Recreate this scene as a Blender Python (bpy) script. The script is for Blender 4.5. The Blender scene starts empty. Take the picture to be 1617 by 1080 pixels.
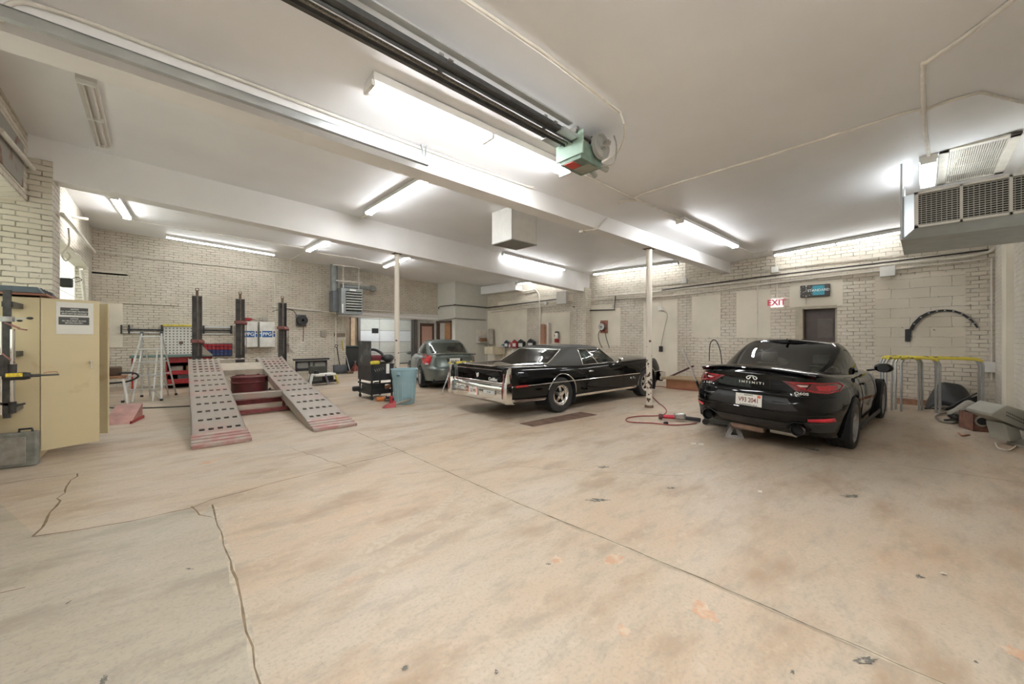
import bpy, bmesh, math, random
from mathutils import Vector, Matrix
random.seed(7)
S = bpy.context.scene
C = S.collection
PI = math.pi
R = math.radians
# ---------------------------------------------------------------- camera
FPX, H, HY, CX = 605.0, 1.52, 532.0, 808.5
A47 = R(47.0)
fw = Vector((math.cos(A47), math.sin(A47), 0)); rt = Vector((math.sin(A47), -math.cos(A47), 0))
cd = bpy.data.cameras.new('camera'); cam = bpy.data.objects.new('camera', cd); C.objects.link(cam)
cam.location = (0, 0, H); cam.rotation_euler = (R(90), 0, A47 - R(90))
cd.sensor_width = 36; cd.lens = FPX / 1617 * 36; cd.shift_y = -(540 - HY) / 1617
cd.clip_start = .05; cd.clip_end = 200
S.camera = cam
# ---------------------------------------------------------------- world, light, exposure
w = bpy.data.worlds.new('daylight'); S.world = w; w.use_nodes = True
bg = w.node_tree.nodes['Background']; bg.inputs[0].default_value = (.84, .91, 1, 1); bg.inputs[1].default_value = 1.0
S.view_settings.view_transform = 'Standard'; S.view_settings.look = 'None'
S.view_settings.exposure = 1.68; S.view_settings.gamma = 1; S.view_settings.use_curve_mapping = False
S.cycles.use_denoising = True
S.cycles.max_bounces = 12; S.cycles.diffuse_bounces = 6; S.cycles.glossy_bounces = 5
S.cycles.transmission_bounces = 6; S.cycles.transparent_max_bounces = 12
S.cycles.sample_clamp_indirect = 6
LIGHT = 23.0          # radiance of the fluorescent tubes
# ---------------------------------------------------------------- pixel to place helpers (a ray met with a real plane)
def ray(px, py): return fw + rt * ((px - CX) / FPX) + Vector((0, 0, (HY - py) / FPX))
def G(px, py, z=0.0):
    r = ray(px, py); return Vector((0, 0, H)) + r * ((z - H) / r.z)
def WX(px, py, X):
    r = ray(px, py); return Vector((0, 0, H)) + r * (X / r.x)
def WY(px, py, Y):
    r = ray(px, py); return Vector((0, 0, H)) + r * (Y / r.y)
# ---------------------------------------------------------------- room numbers
XL, XR, YB, YN = -1.36, 12.5, 16.8, -1.0
B1a, B1b, B2a, B2b = 3.90, 4.16, 8.93, 9.25
def lp(a, b, t): return a + (b - a) * t
def zc(x, y):
    u = (x - XL) / (XR - XL)
    if y < B1b:
        return H + lp(lp(2.40, 2.15, (y - YN) / (B1a - YN)), lp(2.50, 2.20, (y - YN) / (B1a - YN)), u)
    if y < B2a:
        v = (y - B1b) / (B2a - B1b); return H + lp(lp(3.08, 2.97, v), lp(2.38, 2.44, v), u)
    v = (y - B2a) / (YB - B2a); return H + lp(lp(2.97, 3.25, v), lp(2.42, 2.60, v), u)
def CE(px, py, off=.0):       # where the ray meets the ceiling
    z = H + 2.5
    for _ in range(12):
        p = G(px, py, z - off); z = zc(p.x, p.y)
    return G(px, py, z - off)
# ---------------------------------------------------------------- materials
MATS = {}
def newmat(name):
    m = bpy.data.materials.new(name); m.use_nodes = True; return m, m.node_tree, m.node_tree.nodes['Principled BSDF']
def nd(nt, t, **k):
    n = nt.nodes.new(t)
    for a, b in k.items(): setattr(n, a, b)
    return n
def pm(name, col, rough=.5, metal=0, var=.12, scale=6, bump=0, coat=0, col2=None, thr=(.45, .6), em=None, ems=0, bscale=None):
    """plain surface with a little procedural wear; col2 = second paint/rust colour showing in blotches"""
    if name in MATS: return MATS[name]
    m, nt, b = newmat(name); L = nt.links.new
    tc = nd(nt, 'ShaderNodeTexCoord'); no = nd(nt, 'ShaderNodeTexNoise'); no.inputs['Scale'].default_value = scale; no.inputs['Detail'].default_value = 4
    L(tc.outputs['Object'], no.inputs['Vector'])
    cr = nd(nt, 'ShaderNodeValToRGB')
    if col2:
        cr.color_ramp.elements[0].position = thr[0]; cr.color_ramp.elements[1].position = thr[1]
        cr.color_ramp.elements[0].color = (*col, 1); cr.color_ramp.elements[1].color = (*col2, 1)
    else:
        cr.color_ramp.elements[0].position = .3; cr.color_ramp.elements[1].position = .7
        cr.color_ramp.elements[0].color = (*[c * (1 - var) for c in col], 1); cr.color_ramp.elements[1].color = (*[min(1, c * (1 + var)) for c in col], 1)
    L(no.outputs['Fac'], cr.inputs[0]); L(cr.outputs[0], b.inputs['Base Color'])
    b.inputs['Roughness'].default_value = rough; b.inputs['Metallic'].default_value = metal
    if coat: b.inputs['Coat Weight'].default_value = coat; b.inputs['Coat Roughness'].default_value = .03
    if em: b.inputs['Emission Color'].default_value = (*em, 1); b.inputs['Emission Strength'].default_value = ems
    if bump:
        n2 = nd(nt, 'ShaderNodeTexNoise'); n2.inputs['Scale'].default_value = bscale or scale * 5; L(tc.outputs['Object'], n2.inputs['Vector'])
        bu = nd(nt, 'ShaderNodeBump'); bu.inputs['Strength'].default_value = bump; bu.inputs['Distance'].default_value = .01
        L(n2.outputs['Fac'], bu.inputs['Height']); L(bu.outputs[0], b.inputs['Normal'])
    MATS[name] = m; return m
def brickmat(name, axis, paint=(.74, .685, .59), mort=(.22, .19, .145), bw=.24, bh=.080, seed=0., rough=.75, strength=.9, bleed=.47, offs=.5):
    if name in MATS: return MATS[name]
    m, nt, b = newmat(name); L = nt.links.new
    tc = nd(nt, 'ShaderNodeTexCoord'); sp = nd(nt, 'ShaderNodeSeparateXYZ'); L(tc.outputs['Object'], sp.inputs[0])
    co = nd(nt, 'ShaderNodeCombineXYZ'); sm_ = nd(nt, 'ShaderNodeMath', operation='ADD'); L(sp.outputs[0], sm_.inputs[0]); L(sp.outputs[1], sm_.inputs[1]); L(sm_.outputs[0], co.inputs[0]); L(sp.outputs[2], co.inputs[1])
    dn = nd(nt, 'ShaderNodeTexNoise'); dn.inputs['Scale'].default_value = 3.0; L(tc.outputs['Object'], dn.inputs['Vector'])
    ad = nd(nt, 'ShaderNodeVectorMath', operation='MULTIPLY_ADD'); L(dn.outputs['Color'], ad.inputs[0]); ad.inputs[1].default_value = (.05, .045, 0); L(co.outputs[0], ad.inputs[2])
    br = nd(nt, 'ShaderNodeTexBrick'); L(ad.outputs[0], br.inputs['Vector']); br.offset = offs
    br.inputs['Scale'].default_value = 1; br.inputs['Brick Width'].default_value = bw; br.inputs['Row Height'].default_value = bh
    br.inputs['Mortar Size'].default_value = .0085 if bw < .3 else .006; br.inputs['Mortar Smooth'].default_value = .5
    br.inputs['Color1'].default_value = (*paint, 1); br.inputs['Color2'].default_value = (*[c * .93 for c in paint], 1); br.inputs['Mortar'].default_value = (*[c * .87 for c in paint], 1)
    # paint fills the joints except where it has cracked
    n1 = nd(nt, 'ShaderNodeTexNoise'); n1.inputs['Scale'].default_value = 5.5; n1.inputs['Detail'].default_value = 5; n1.inputs['Roughness'].default_value = .7; L(tc.outputs['Object'], n1.inputs['Vector'])
    r1 = nd(nt, 'ShaderNodeMapRange'); r1.inputs[1].default_value = bleed - .07; r1.inputs[2].default_value = bleed + .13; L(n1.outputs['Fac'], r1.inputs[0])
    mu = nd(nt, 'ShaderNodeMath', operation='MULTIPLY'); L(r1.outputs[0], mu.inputs[0]); L(br.outputs['Fac'], mu.inputs[1])
    # broad dirt
    n3 = nd(nt, 'ShaderNodeTexNoise'); n3.inputs['Scale'].default_value = .8; n3.inputs['Detail'].default_value = 6; L(tc.outputs['Object'], n3.inputs['Vector'])
    r3 = nd(nt, 'ShaderNodeValToRGB'); r3.color_ramp.elements[0].position = .3; r3.color_ramp.elements[1].position = .7
    r3.color_ramp.elements[0].color = (.80, .77, .72, 1); r3.color_ramp.elements[1].color = (1, 1, 1, 1); L(n3.outputs['Fac'], r3.inputs[0])
    mx0 = nd(nt, 'ShaderNodeMix', data_type='RGBA', blend_type='MULTIPLY'); mx0.inputs[0].default_value = 1; L(br.outputs['Color'], mx0.inputs[6]); L(r3.outputs[0], mx0.inputs[7])
    mx = nd(nt, 'ShaderNodeMix', data_type='RGBA'); L(mu.outputs[0], mx.inputs[0]); L(mx0.outputs[2], mx.inputs[6]); mx.inputs[7].default_value = (*mort, 1)
    # specks and holes
    n4 = nd(nt, 'ShaderNodeTexNoise'); n4.inputs['Scale'].default_value = 14; n4.inputs['Detail'].default_value = 2; L(tc.outputs['Object'], n4.inputs['Vector'])
    r4 = nd(nt, 'ShaderNodeMapRange'); r4.inputs[1].default_value = .72; r4.inputs[2].default_value = .76; L(n4.outputs['Fac'], r4.inputs[0])
    mx2 = nd(nt, 'ShaderNodeMix', data_type='RGBA'); L(r4.outputs[0], mx2.inputs[0]); L(mx.outputs[2], mx2.inputs[6]); mx2.inputs[7].default_value = (.28, .24, .18, 1)
    L(mx2.outputs[2], b.inputs['Base Color']); b.inputs['Roughness'].default_value = rough
    hs = nd(nt, 'ShaderNodeMath', operation='SUBTRACT'); L(n1.outputs['Fac'], hs.inputs[0]); L(br.outputs['Fac'], hs.inputs[1])
    bu = nd(nt, 'ShaderNodeBump'); bu.inputs['Strength'].default_value = strength; bu.inputs['Distance'].default_value = .012; L(hs.outputs[0], bu.inputs['Height']); L(bu.outputs[0], b.inputs['Normal'])
    MATS[name] = m; return m
def glassmat(name, tint=(.35, .42, .38), dark=.5):
    """car glass: a tinted see-through layer under a clear reflection"""
    if name in MATS: return MATS[name]
    m = bpy.data.materials.new(name); m.use_nodes = True; nt = m.node_tree; L = nt.links.new
    nt.nodes.remove(nt.nodes['Principled BSDF']); out = nt.nodes['Material Output']
    tr = nd(nt, 'ShaderNodeBsdfTransparent'); tr.inputs[0].default_value = (*tint, 1)
    gl = nd(nt, 'ShaderNodeBsdfGlossy'); gl.inputs['Roughness'].default_value = .02; gl.inputs[0].default_value = (1, 1, 1, 1)
    fr = nd(nt, 'ShaderNodeFresnel'); fr.inputs[0].default_value = 1.55
    no = nd(nt, 'ShaderNodeTexNoise'); no.inputs['Scale'].default_value = 3
    ma = nd(nt, 'ShaderNodeMath', operation='MULTIPLY_ADD'); L(no.outputs[0], ma.inputs[0]); ma.inputs[1].default_value = .03; L(fr.outputs[0], ma.inputs[2])
    mx = nd(nt, 'ShaderNodeMixShader'); L(ma.outputs[0], mx.inputs[0]); L(tr.outputs[0], mx.inputs[1]); L(gl.outputs[0], mx.inputs[2]); L(mx.outputs[0], out.inputs[0])
    MATS[name] = m; return m
# common materials
CREAM = (.66, .60, .49)
M_chrome = pm('chrome', (.86, .85, .83), .08, 1, .03)
M_steel = pm('worn steel', (.45, .44, .41), .38, 1, .25, 10, .1)
M_galv = pm('galvanised steel', (.50, .53, .54), .4, .55, .10, 5)
M_alu = pm('aluminium', (.66, .67, .66), .4, .5, .08)
M_let2 = pm('bright letter metal', (.80, .80, .78), .3, .4, .03)
M_black = pm('black plastic', (.022, .022, .024), .45, 0, .2)
M_blackm = pm('black painted metal', (.028, .028, .028), .4, .1, .3, 8, .1)
M_rubber = pm('tyre rubber', (.032, .031, .030), .8, 0, .25, 20)
M_dark = pm('dark cavity', (.012, .012, .012), .9, 0, .1)
M_red = pm('red paint', (.34, .02, .025), .4, 0, .25, 9)
M_white = pm('white enamel', (.76, .75, .71), .35, 0, .05)
M_pipe = pm('painted conduit', (.70, .66, .59), .5, 0, .10, 8)
M_pipeb = pm('black iron pipe', (.035, .032, .03), .5, .3, .2)
M_wood = pm('brown wood', (.30, .15, .08), .6, 0, .3, 7, .1)
M_tan = pm('tan board', (.50, .37, .24), .7, 0, .15)
M_grey = pm('grey painted steel', (.24, .255, .245), .45, .1, .12)
M_yel = pm('yellow paint', (.62, .50, .06), .5, 0, .2, 12)
M_green = pm('grey green machine paint', (.17, .24, .19), .5, .1, .25, 12)
# ---------------------------------------------------------------- mesh builder
class MB:
    def __init__(s): s.v = []; s.f = []; s.mi = []; s.cur = 0
    def mat(s, i): s.cur = i; return s
    def add(s, vs, fs, M=None):
        n = len(s.v)
        for p in vs:
            p = Vector(p)
            if M is not None: p = M @ p
            s.v.append(tuple(p))
        for f in fs: s.f.append(tuple(n + i for i in f)); s.mi.append(s.cur)
        return s
    def box(s, lo, hi, M=None):
        (a, b, c), (d, e, f) = lo, hi
        return s.add([(a, b, c), (d, b, c), (d, e, c), (a, e, c), (a, b, f), (d, b, f), (d, e, f), (a, e, f)],
                     [(0, 3, 2, 1), (4, 5, 6, 7), (0, 1, 5, 4), (1, 2, 6, 5), (2, 3, 7, 6), (3, 0, 4, 7)], M)
    def cbox(s, c, sz, M=None):
        return s.box([c[i] - sz[i] / 2 for i in range(3)], [c[i] + sz[i] / 2 for i in range(3)], M)
    def beam(s, p, q, w, h, up=(0, 0, 1)):
        """rectangular bar from p to q, w across, h along up"""
        p = Vector(p); q = Vector(q); d = q - p; l = d.length; x = d.normalized(); u = Vector(up)
        if abs(x.dot(u)) > .99: u = Vector((0, 1, 0))
        y = u.cross(x).normalized(); z = x.cross(y)
        M = Matrix(((x.x, y.x, z.x, p.x), (x.y, y.y, z.y, p.y), (x.z, y.z, z.z, p.z), (0, 0, 0, 1)))
        return s.box((0, -w / 2, -h / 2), (l, w / 2, h / 2), M)
    def ring(s, c, x, y, r, n): return [c + x * (r * math.cos(2 * PI * k / n)) + y * (r * math.sin(2 * PI * k / n)) for k in range(n)]
    def cyl(s, p, q, r, n=12, r2=None, caps=True):
        p = Vector(p); q = Vector(q); d = (q - p).normalized(); u = Vector((0, 0, 1)) if abs(d.z) < .9 else Vector((1, 0, 0))
        x = d.cross(u).normalized(); y = d.cross(x); r2 = r if r2 is None else r2
        vs = s.ring(p, x, y, r, n) + s.ring(q, x, y, r2, n)
        fs = [(k, (k + 1) % n, n + (k + 1) % n, n + k) for k in range(n)]
        if caps: fs += [tuple(range(n))[::-1], tuple(range(n, 2 * n))]
        return s.add(vs, fs)
    def tube(s, pts, r, n=8, smooth=0, closed=False):
        P = [Vector(p) for p in pts]
        if smooth:
            Q = []
            N = len(P); rng = N if closed else N - 1
            for i in range(rng):
                p0 = P[(i - 1) % N] if closed or i > 0 else P[0]; p1 = P[i]; p2 = P[(i + 1) % N]; p3 = P[(i + 2) % N] if closed or i + 2 < N else P[-1]
                for k in range(smooth):
                    t = k / smooth
                    Q.append(.5 * ((2 * p1) + (p2 - p0) * t + (2 * p0 - 5 * p1 + 4 * p2 - p3) * t * t + (3 * p1 - p0 - 3 * p2 + p3) * t ** 3))
            if not closed: Q.append(P[-1])
            P = Q
        N = len(P); vs = []; u = None
        for i, p in enumerate(P):
            if closed: d = (P[(i + 1) % N] - P[i - 1])
            else: d = P[min(i + 1, N - 1)] - P[max(i - 1, 0)]
            if d.length < 1e-9: d = Vector((0, 0, 1))
            d.normalize()
            if u is None: u = Vector((0, 0, 1)) if abs(d.z) < .9 else Vector((1, 0, 0))
            x = d.cross(u)
            if x.length < 1e-4: x = d.orthogonal()
            x.normalize(); y = d.cross(x); u = -y if False else x.cross(d)
            vs += s.ring(p, x, y, r, n)
        fs = []
        for i in range(N if closed else N - 1):
            a = i * n; b = ((i + 1) % N) * n
            fs += [(a + k, a + (k + 1) % n, b + (k + 1) % n, b + k) for k in range(n)]
        if not closed: fs += [tuple(range(n))[::-1], tuple(range((N - 1) * n, N * n))]
        return s.add(vs, fs)
    def lathe(s, prof, c=(0, 0, 0), axis='z', n=24, M=None):
        """prof: list of (r, h)"""
        vs = []
        for r, h in prof:
            for k in range(n):
                a = 2 * PI * k / n; x, y = r * math.cos(a), r * math.sin(a)
                vs.append({'z': (x, y, h), 'y': (x, h, y), 'x': (h, x, y)}[axis])
        vs = [Vector(v) + Vector(c) for v in vs]; fs = []
        for i in range(len(prof) - 1):
            fs += [(i * n + k, i * n + (k + 1) % n, (i + 1) * n + (k + 1) % n, (i + 1) * n + k) for k in range(n)]
        if axis == 'y': fs = [f[::-1] for f in fs]
        return s.add(vs, fs, M)
    def prism(s, poly, h, M=None):
        """poly in xy, extruded 0..h in z"""
        n = len(poly); vs = [(x, y, 0) for x, y in poly] + [(x, y, h) for x, y in poly]
        fs = [tuple(range(n))[::-1], tuple(range(n, 2 * n))] + [(k, (k + 1) % n, n + (k + 1) % n, n + k) for k in range(n)]
        return s.add(vs, fs, M)
    def quad(s, a, b, c, d): return s.add([a, b, c, d], [(0, 1, 2, 3)])
    def grid(s, P):
        nr = len(P); nc = len(P[0]); vs = [p for r in P for p in r]
        return s.add(vs, [(i * nc + j, i * nc + j + 1, (i + 1) * nc + j + 1, (i + 1) * nc + j) for i in range(nr - 1) for j in range(nc - 1)])
    def sph(s, c, r, n=12, sc=(1, 1, 1)):
        prof = [(max(1e-4, math.sin(PI * i / (n // 2))) * r, -math.cos(PI * i / (n // 2)) * r) for i in range(n // 2 + 1)]
        return s.lathe(prof, n=n, M=Matrix.Translation(c) @ Matrix.Diagonal((*sc, 1)))
    def split(s, name, mat, parent=None, **k):
        """every loose piece becomes an object of its own"""
        par = list(range(len(s.v)))
        def fd(a):
            while par[a] != a: par[a] = par[par[a]]; a = par[a]
            return a
        for f in s.f:
            for i in f[1:]: par[fd(i)] = fd(f[0])
        grp = {}
        for k_, f in enumerate(s.f): grp.setdefault(fd(f[0]), []).append(k_)
        out = []
        for fs in grp.values():
            m = MB(); mp = {}
            for k_ in fs:
                for i in s.f[k_]:
                    if i not in mp: mp[i] = len(m.v); m.v.append(s.v[i])
                m.f.append(tuple(mp[i] for i in s.f[k_])); m.mi.append(s.mi[k_])
            out.append(m.build(name, mat, parent, **k))
        return out
    def build(s, name, mat, parent=None, bevel=0, smooth=True, ang=35, loc=None):
        me = bpy.data.meshes.new(name); me.from_pydata(s.v, [], s.f)
        for m in (mat if isinstance(mat, (list, tuple)) else [mat]): me.materials.append(m)
        if any(s.mi): me.polygons.foreach_set('material_index', s.mi)
        bm = bmesh.new(); bm.from_mesh(me); bmesh.ops.recalc_face_normals(bm, faces=bm.faces) if smooth != 'keep' else None; bm.to_mesh(me); bm.free()
        if smooth:
            me.shade_smooth(); me.set_sharp_from_angle(angle=R(ang))
        o = bpy.data.objects.new(name, me); C.objects.link(o)
        if parent: o.parent = parent
        if loc: o.location = loc
        if bevel:
            b = o.modifiers.new('bevel', 'BEVEL'); b.width = bevel; b.segments = 2; b.limit_method = 'ANGLE'; b.angle_limit = R(40)
        return o
def tag(o, label=None, cat=None, group=None, kind=None):
    for k, v in (('label', label), ('category', cat), ('group', group), ('kind', kind)):
        if v: o[k] = v
    return o
def thing(name, label, cat, loc=(0, 0, 0), rz=0, group=None):
    o = bpy.data.objects.new(name, None); C.objects.link(o); o.empty_display_size = .1
    o.location = loc; o.rotation_euler = (0, 0, rz); return tag(o, label, cat, group)
def struct(name, mb, m, **k): return tag(mb.build(name, m, **k), kind='structure')
def copy_tree(o, parent=None):
    c = o.copy(); C.objects.link(c); c.parent = parent
    for ch in list(o.children): copy_tree(ch, c)
    return c
def text(name, body, size, mat, parent, M, ext=.002, align='CENTER', bold=False, sx=1.0):
    cu = bpy.data.curves.new(name, 'FONT'); cu.body = body; cu.size = size; cu.extrude = ext; cu.align_x = align; cu.align_y = 'CENTER'
    if bold: cu.offset = size * .02
    o0 = bpy.data.objects.new('t', cu); dg = bpy.context.evaluated_depsgraph_get(); C.objects.link(o0); dg.update()
    me = bpy.data.meshes.new_from_object(o0.evaluated_get(dg)); bpy.data.objects.remove(o0); bpy.data.curves.remove(cu)
    me.transform(M @ Matrix.Diagonal((sx, 1, 1, 1))); me.materials.clear(); me.materials.append(mat); me.name = name
    o = bpy.data.objects.new(name, me); C.objects.link(o)
    if parent: o.parent = parent
    return o
def frame(o, x, y):
    """matrix with local x, y axes in the directions given (z = x cross y)"""
    x = Vector(x).normalized(); y = Vector(y).normalized(); z = x.cross(y); o = Vector(o)
    return Matrix(((x.x, y.x, z.x, o.x), (x.y, y.y, z.y, o.y), (x.z, y.z, z.z, o.z), (0, 0, 0, 1)))
# ================================================================ THE SETTING
brY = brickmat('painted brick on the long walls', 0)            # walls whose length runs along X
brX = brickmat('painted brick on the side walls', 1)
brXr = brickmat('painted brick of the exit wall', 1, bw=.23, bh=.088, bleed=.50)
blkX = brickmat('painted concrete block', 1, bw=.62, bh=.22, mort=(.26, .23, .18), strength=.4, bleed=.46)
M_plas = pm('painted plaster infill', (.72, .665, .555), .75, 0, .09, 1.3, .15, bscale=30)
M_ceil = pm('painted board ceiling', (.83, .83, .84), .5, 0, .05, .7, .05, bscale=5)
M_beam = pm('painted beam', (.83, .82, .81), .5, 0, .04, 1.2)
M_tanb = brickmat('tan brick of the alcove', 0, paint=(.36, .29, .21), bleed=.6)
# floor ---------------------------------------------------------
def floormat(name, base, blot, gray):
    m, nt, b = newmat(name); L = nt.links.new
    tc = nd(nt, 'ShaderNodeTexCoord')
    mp = nd(nt, 'ShaderNodeMapping'); L(tc.outputs['Object'], mp.inputs[0]); mp.inputs['Rotation'].default_value = (0, 0, R(35)); mp.inputs['Scale'].default_value = (.6, 1.5, 1)
    def noise(sc, det, src=None, ro=.6):
        n = nd(nt, 'ShaderNodeTexNoise'); n.inputs['Scale'].default_value = sc; n.inputs['Detail'].default_value = det; n.inputs['Roughness'].default_value = ro
        L((src or mp).outputs[0] if src is None else src.outputs['Object'], n.inputs['Vector']); return n
    def layer(prev, n, a, bb, col, fac=1.0):
        r = nd(nt, 'ShaderNodeMapRange'); r.inputs[1].default_value = a; r.inputs[2].default_value = bb; r.inputs[4].default_value = fac; L(n.outputs['Fac'], r.inputs[0])
        x = nd(nt, 'ShaderNodeMix', data_type='RGBA'); L(r.outputs[0], x.inputs[0])
        if isinstance(prev, tuple): x.inputs[6].default_value = (*prev, 1)
        else: L(prev.outputs[2], x.inputs[6])
        x.inputs[7].default_value = (*col, 1); return x
    n1 = noise(.55, 7); n2 = noise(1.7, 8); n3 = noise(.35, 5); n4 = noise(26, 4, tc); n5 = noise(5, 8, ro=.75); n6 = noise(2.6, 3)
    x = layer(base, n1, .40, .66, blot, .85)
    x = layer(x, n3, .50, .70, gray, .75)
    x = layer(x, n2, .50, .66, tuple(c * .72 for c in blot), .8)
    x = layer(x, n5, .50, .66, tuple(c * .66 for c in base), .65)
    x = layer(x, n6, .66, .74, (.50, .27, .17), .35)
    x = layer(x, n4, .60, .75, tuple(c * .75 for c in base), .5)
    n7 = noise(48, 5, tc); x = layer(x, n7, .50, .72, tuple(c * .62 for c in base), .6); n9 = noise(9, 6, tc, .7); x = layer(x, n9, .56, .72, tuple(c * 1.18 for c in base), .5)
    n8 = noise(1.1, 6, ro=.8); x = layer(x, n8, .60, .70, (.40, .27, .17), .30)
    L(x.outputs[2], b.inputs['Base Color'])
    rr = nd(nt, 'ShaderNodeMapRange'); rr.inputs[3].default_value = .32; rr.inputs[4].default_value = .6; L(n2.outputs['Fac'], rr.inputs[0]); L(rr.outputs[0], b.inputs['Roughness'])
    bu = nd(nt, 'ShaderNodeBump'); bu.inputs['Strength'].default_value = .25; bu.inputs['Distance'].default_value = .004; L(n4.outputs['Fac'], bu.inputs['Height']); L(bu.outputs[0], b.inputs['Normal'])
    return m
M_fl = floormat('worn concrete floor', (.49, .42, .335), (.46, .325, .21), (.385, .335, .265))
M_flg = floormat('greyer concrete patch', (.42, .375, .30), (.375, .315, .235), (.40, .365, .30))
mb = MB()
mb.box((-6, -1.6, -.12), (14, 24, 0))
mb.v = [v for v in mb.v]
floor = struct('floor', mb, M_fl, smooth=False)
def gpoly(pts, z): return [G(x, y) + Vector((0, 0, z)) for x, y in pts]
mb = MB(); P = gpoly([(337, 797), (410, 1080), (-900, 1400), (-900, 800), (0, 795), (58, 846), (130, 836), (210, 822), (300, 803), (318, 812)], .0015)
mb.add(P, [tuple(range(len(P)))])
struct('trim_floor_patch', mb, M_flg, smooth=False)
# joints, cracks
M_joint = pm('dirty joint', (.20, .145, .09), .9, 0, .35, 12)
M_jlight = pm('chipped joint edge', (.46, .41, .33), .8, 0, .2, 20)
def crack(mb, pts, w=.012, jit=.01, z=.003, step=.12):
    P = [G(x, y) for x, y in pts]; Q = []
    for a, b in zip(P, P[1:]):
        n = max(1, int((b - a).length / step))
        for k in range(n): Q.append(a.lerp(b, k / n) + Vector((random.uniform(-jit, jit), random.uniform(-jit, jit), 0)))
    Q.append(P[-1]); rows = []
    for i, q in enumerate(Q):
        d = (Q[min(i + 1, len(Q) - 1)] - Q[max(i - 1, 0)]).normalized(); n = Vector((-d.y, d.x, 0)); ww = w * random.uniform(.5, 1.3)
        rows.append([q + n * ww / 2 + Vector((0, 0, z)), q - n * ww / 2 + Vector((0, 0, z))])
    mb.grid(rows)
mb = MB(); J = [(560, 681), (640, 715), (820, 796), (1080, 902), (1420, 1050), (1560, 1110)]
crack(mb, J, .03, .006, .0022)
crack(mb, [(336, 797), (352, 850), (380, 950), (412, 1085)], .03, .012, .0024)
struct('trim_joint_edges', mb, M_jlight, smooth=False)
mb = MB()
crack(mb, J, .010, .005, .0035)
crack(mb, [(336, 797), (352, 850), (380, 950), (412, 1085)], .012, .01, .0035)
crack(mb, [(50, 848), (130, 836), (210, 822), (300, 803), (334, 790), (420, 766), (540, 736), (640, 712)], .014, .012)
crack(mb, [(300, 801), (318, 812), (335, 817)], .012, .02)
crack(mb, [(58, 845), (85, 800), (122, 748)], .016, .02)
crack(mb, [(455, 707), (510, 724), (548, 738)], .007, .02)
crack(mb, [(640, 709), (740, 688), (822, 671)], .007, .004)
crack(mb, [(0, 765), (60, 756), (118, 748)], .010, .01)
crack(mb, [(0, 938), (40, 928)], .008, .01)
crack(mb, [(1180, 694), (1290, 716), (1370, 727), (1480, 743), (1617, 763)], .008, .003)
crack(mb, [(620, 750), (800, 737), (1080, 752)], .005, .03)
crack(mb, [(180, 641), (240, 643), (298, 641)], .03, .004)
struct('trim_joints', mb, M_joint, smooth=False)
# stains with a shape of their own
def blob(mb, px, py, rx, ry, z=.003, n=26, rot=0, rag=.3):
    c = G(px, py); vs = []
    for k in range(n):
        a = 2 * PI * k / n; r = 1 + random.uniform(-rag, rag); x = rx * r * math.cos(a); y = ry * r * math.sin(a)
        vs.append((c.x + x * math.cos(rot) - y * math.sin(rot), c.y + x * math.sin(rot) + y * math.cos(rot), z))
    mb.add(vs, [tuple(range(n))])
M_oil = pm('dark grey cement smear', (.13, .125, .11), .8, 0, .5, 40, .2, col2=(.40, .35, .28), thr=(.52, .6))
mb = MB()
for a in ((300, 899, .028, .008, 2.2), (108, 952, .014, .008, 1), (1365, 1043, .06, .02, -.6), (1453, 911, .02, .028, 1), (945, 790, .03, .09, .9), (1060, 771, .02, .05, .9),
          (952, 738, .03, .07, .9), (1345, 784, .03, .09, .9), (640, 1055, .016, .01, 0), (784, 1062, .012, .01, 1), (1285, 710, .06, .08, 0), (866, 891, .01, .016, 1), (1541, 1046, .01, .006, 0), (165, 1075, .03, .012, 1.5), (1252, 1062, .014, .006, 0)):
    blob(mb, a[0], a[1], a[2], a[3], rot=a[4], rag=.45)
struct('trim_floor_smears', mb, M_oil, smooth=False)
M_rust = pm('rusty stain', (.52, .33, .22), .7, 0, .3, 14, col2=(.56, .46, .35), thr=(.45, .62))
mb = MB()
for a in ((880, 884, .05, .035, 1), (985, 997, .04, .03, 1), (970, 883, .08, .05, 0), (1600, 1030, .05, .04, 0), (1110, 965, .08, .05, 1), (330, 730, .1, .06, 0)):
    blob(mb, a[0], a[1], a[2], a[3], rot=a[4], rag=.4, z=.0026)
struct('trim_floor_rust', mb, M_rust, smooth=False)
M_sh = pm('tyre scuff', (.40, .32, .23), .6, 0, .3, 9, col2=(.53, .44, .33), thr=(.42, .6))
M_shade = pm('painted shade under the cars', (.24, .20, .15), .55, 0, .3, 2.2, col2=(.45, .37, .28), thr=(.45, .7))  # unused floor colour with the shade under the cars painted in
mb = MB()
# small litter belongs to nobody: paper bits
# ceiling -------------------------------------------------------
def ceilpatch(y0, y1, nx=14, ny=5):
    return [[(lp(XL - .5, XR + .2, i / nx), lp(y0, y1, j / ny), zc(lp(XL - .5, XR + .2, i / nx), min(max(lp(y0, y1, j / ny), y0 + .001), y1 - .001))) for i in range(nx + 1)] for j in range(ny + 1)]
mb = MB(); mb.grid(ceilpatch(YN - .3, B1b)); mb.grid(ceilpatch(B1b, B2a)); mb.grid(ceilpatch(B2a, YB + .1))
o = struct('ceiling', mb, M_ceil, smooth=False)
mb = MB()       # near beam, level soffit
x0, x1 = XL - .3, XR + .1
mb.box((x0, B1a, H + 1.90), (x1, B1b, H + 3.2)); struct('trim_beam_1', mb, M_beam, smooth=False)
mb = MB()       # far beam, falls towards the exit wall
def b2(x): return H + lp(2.36, 1.78, (x + 1.1) / 12.6)
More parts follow.
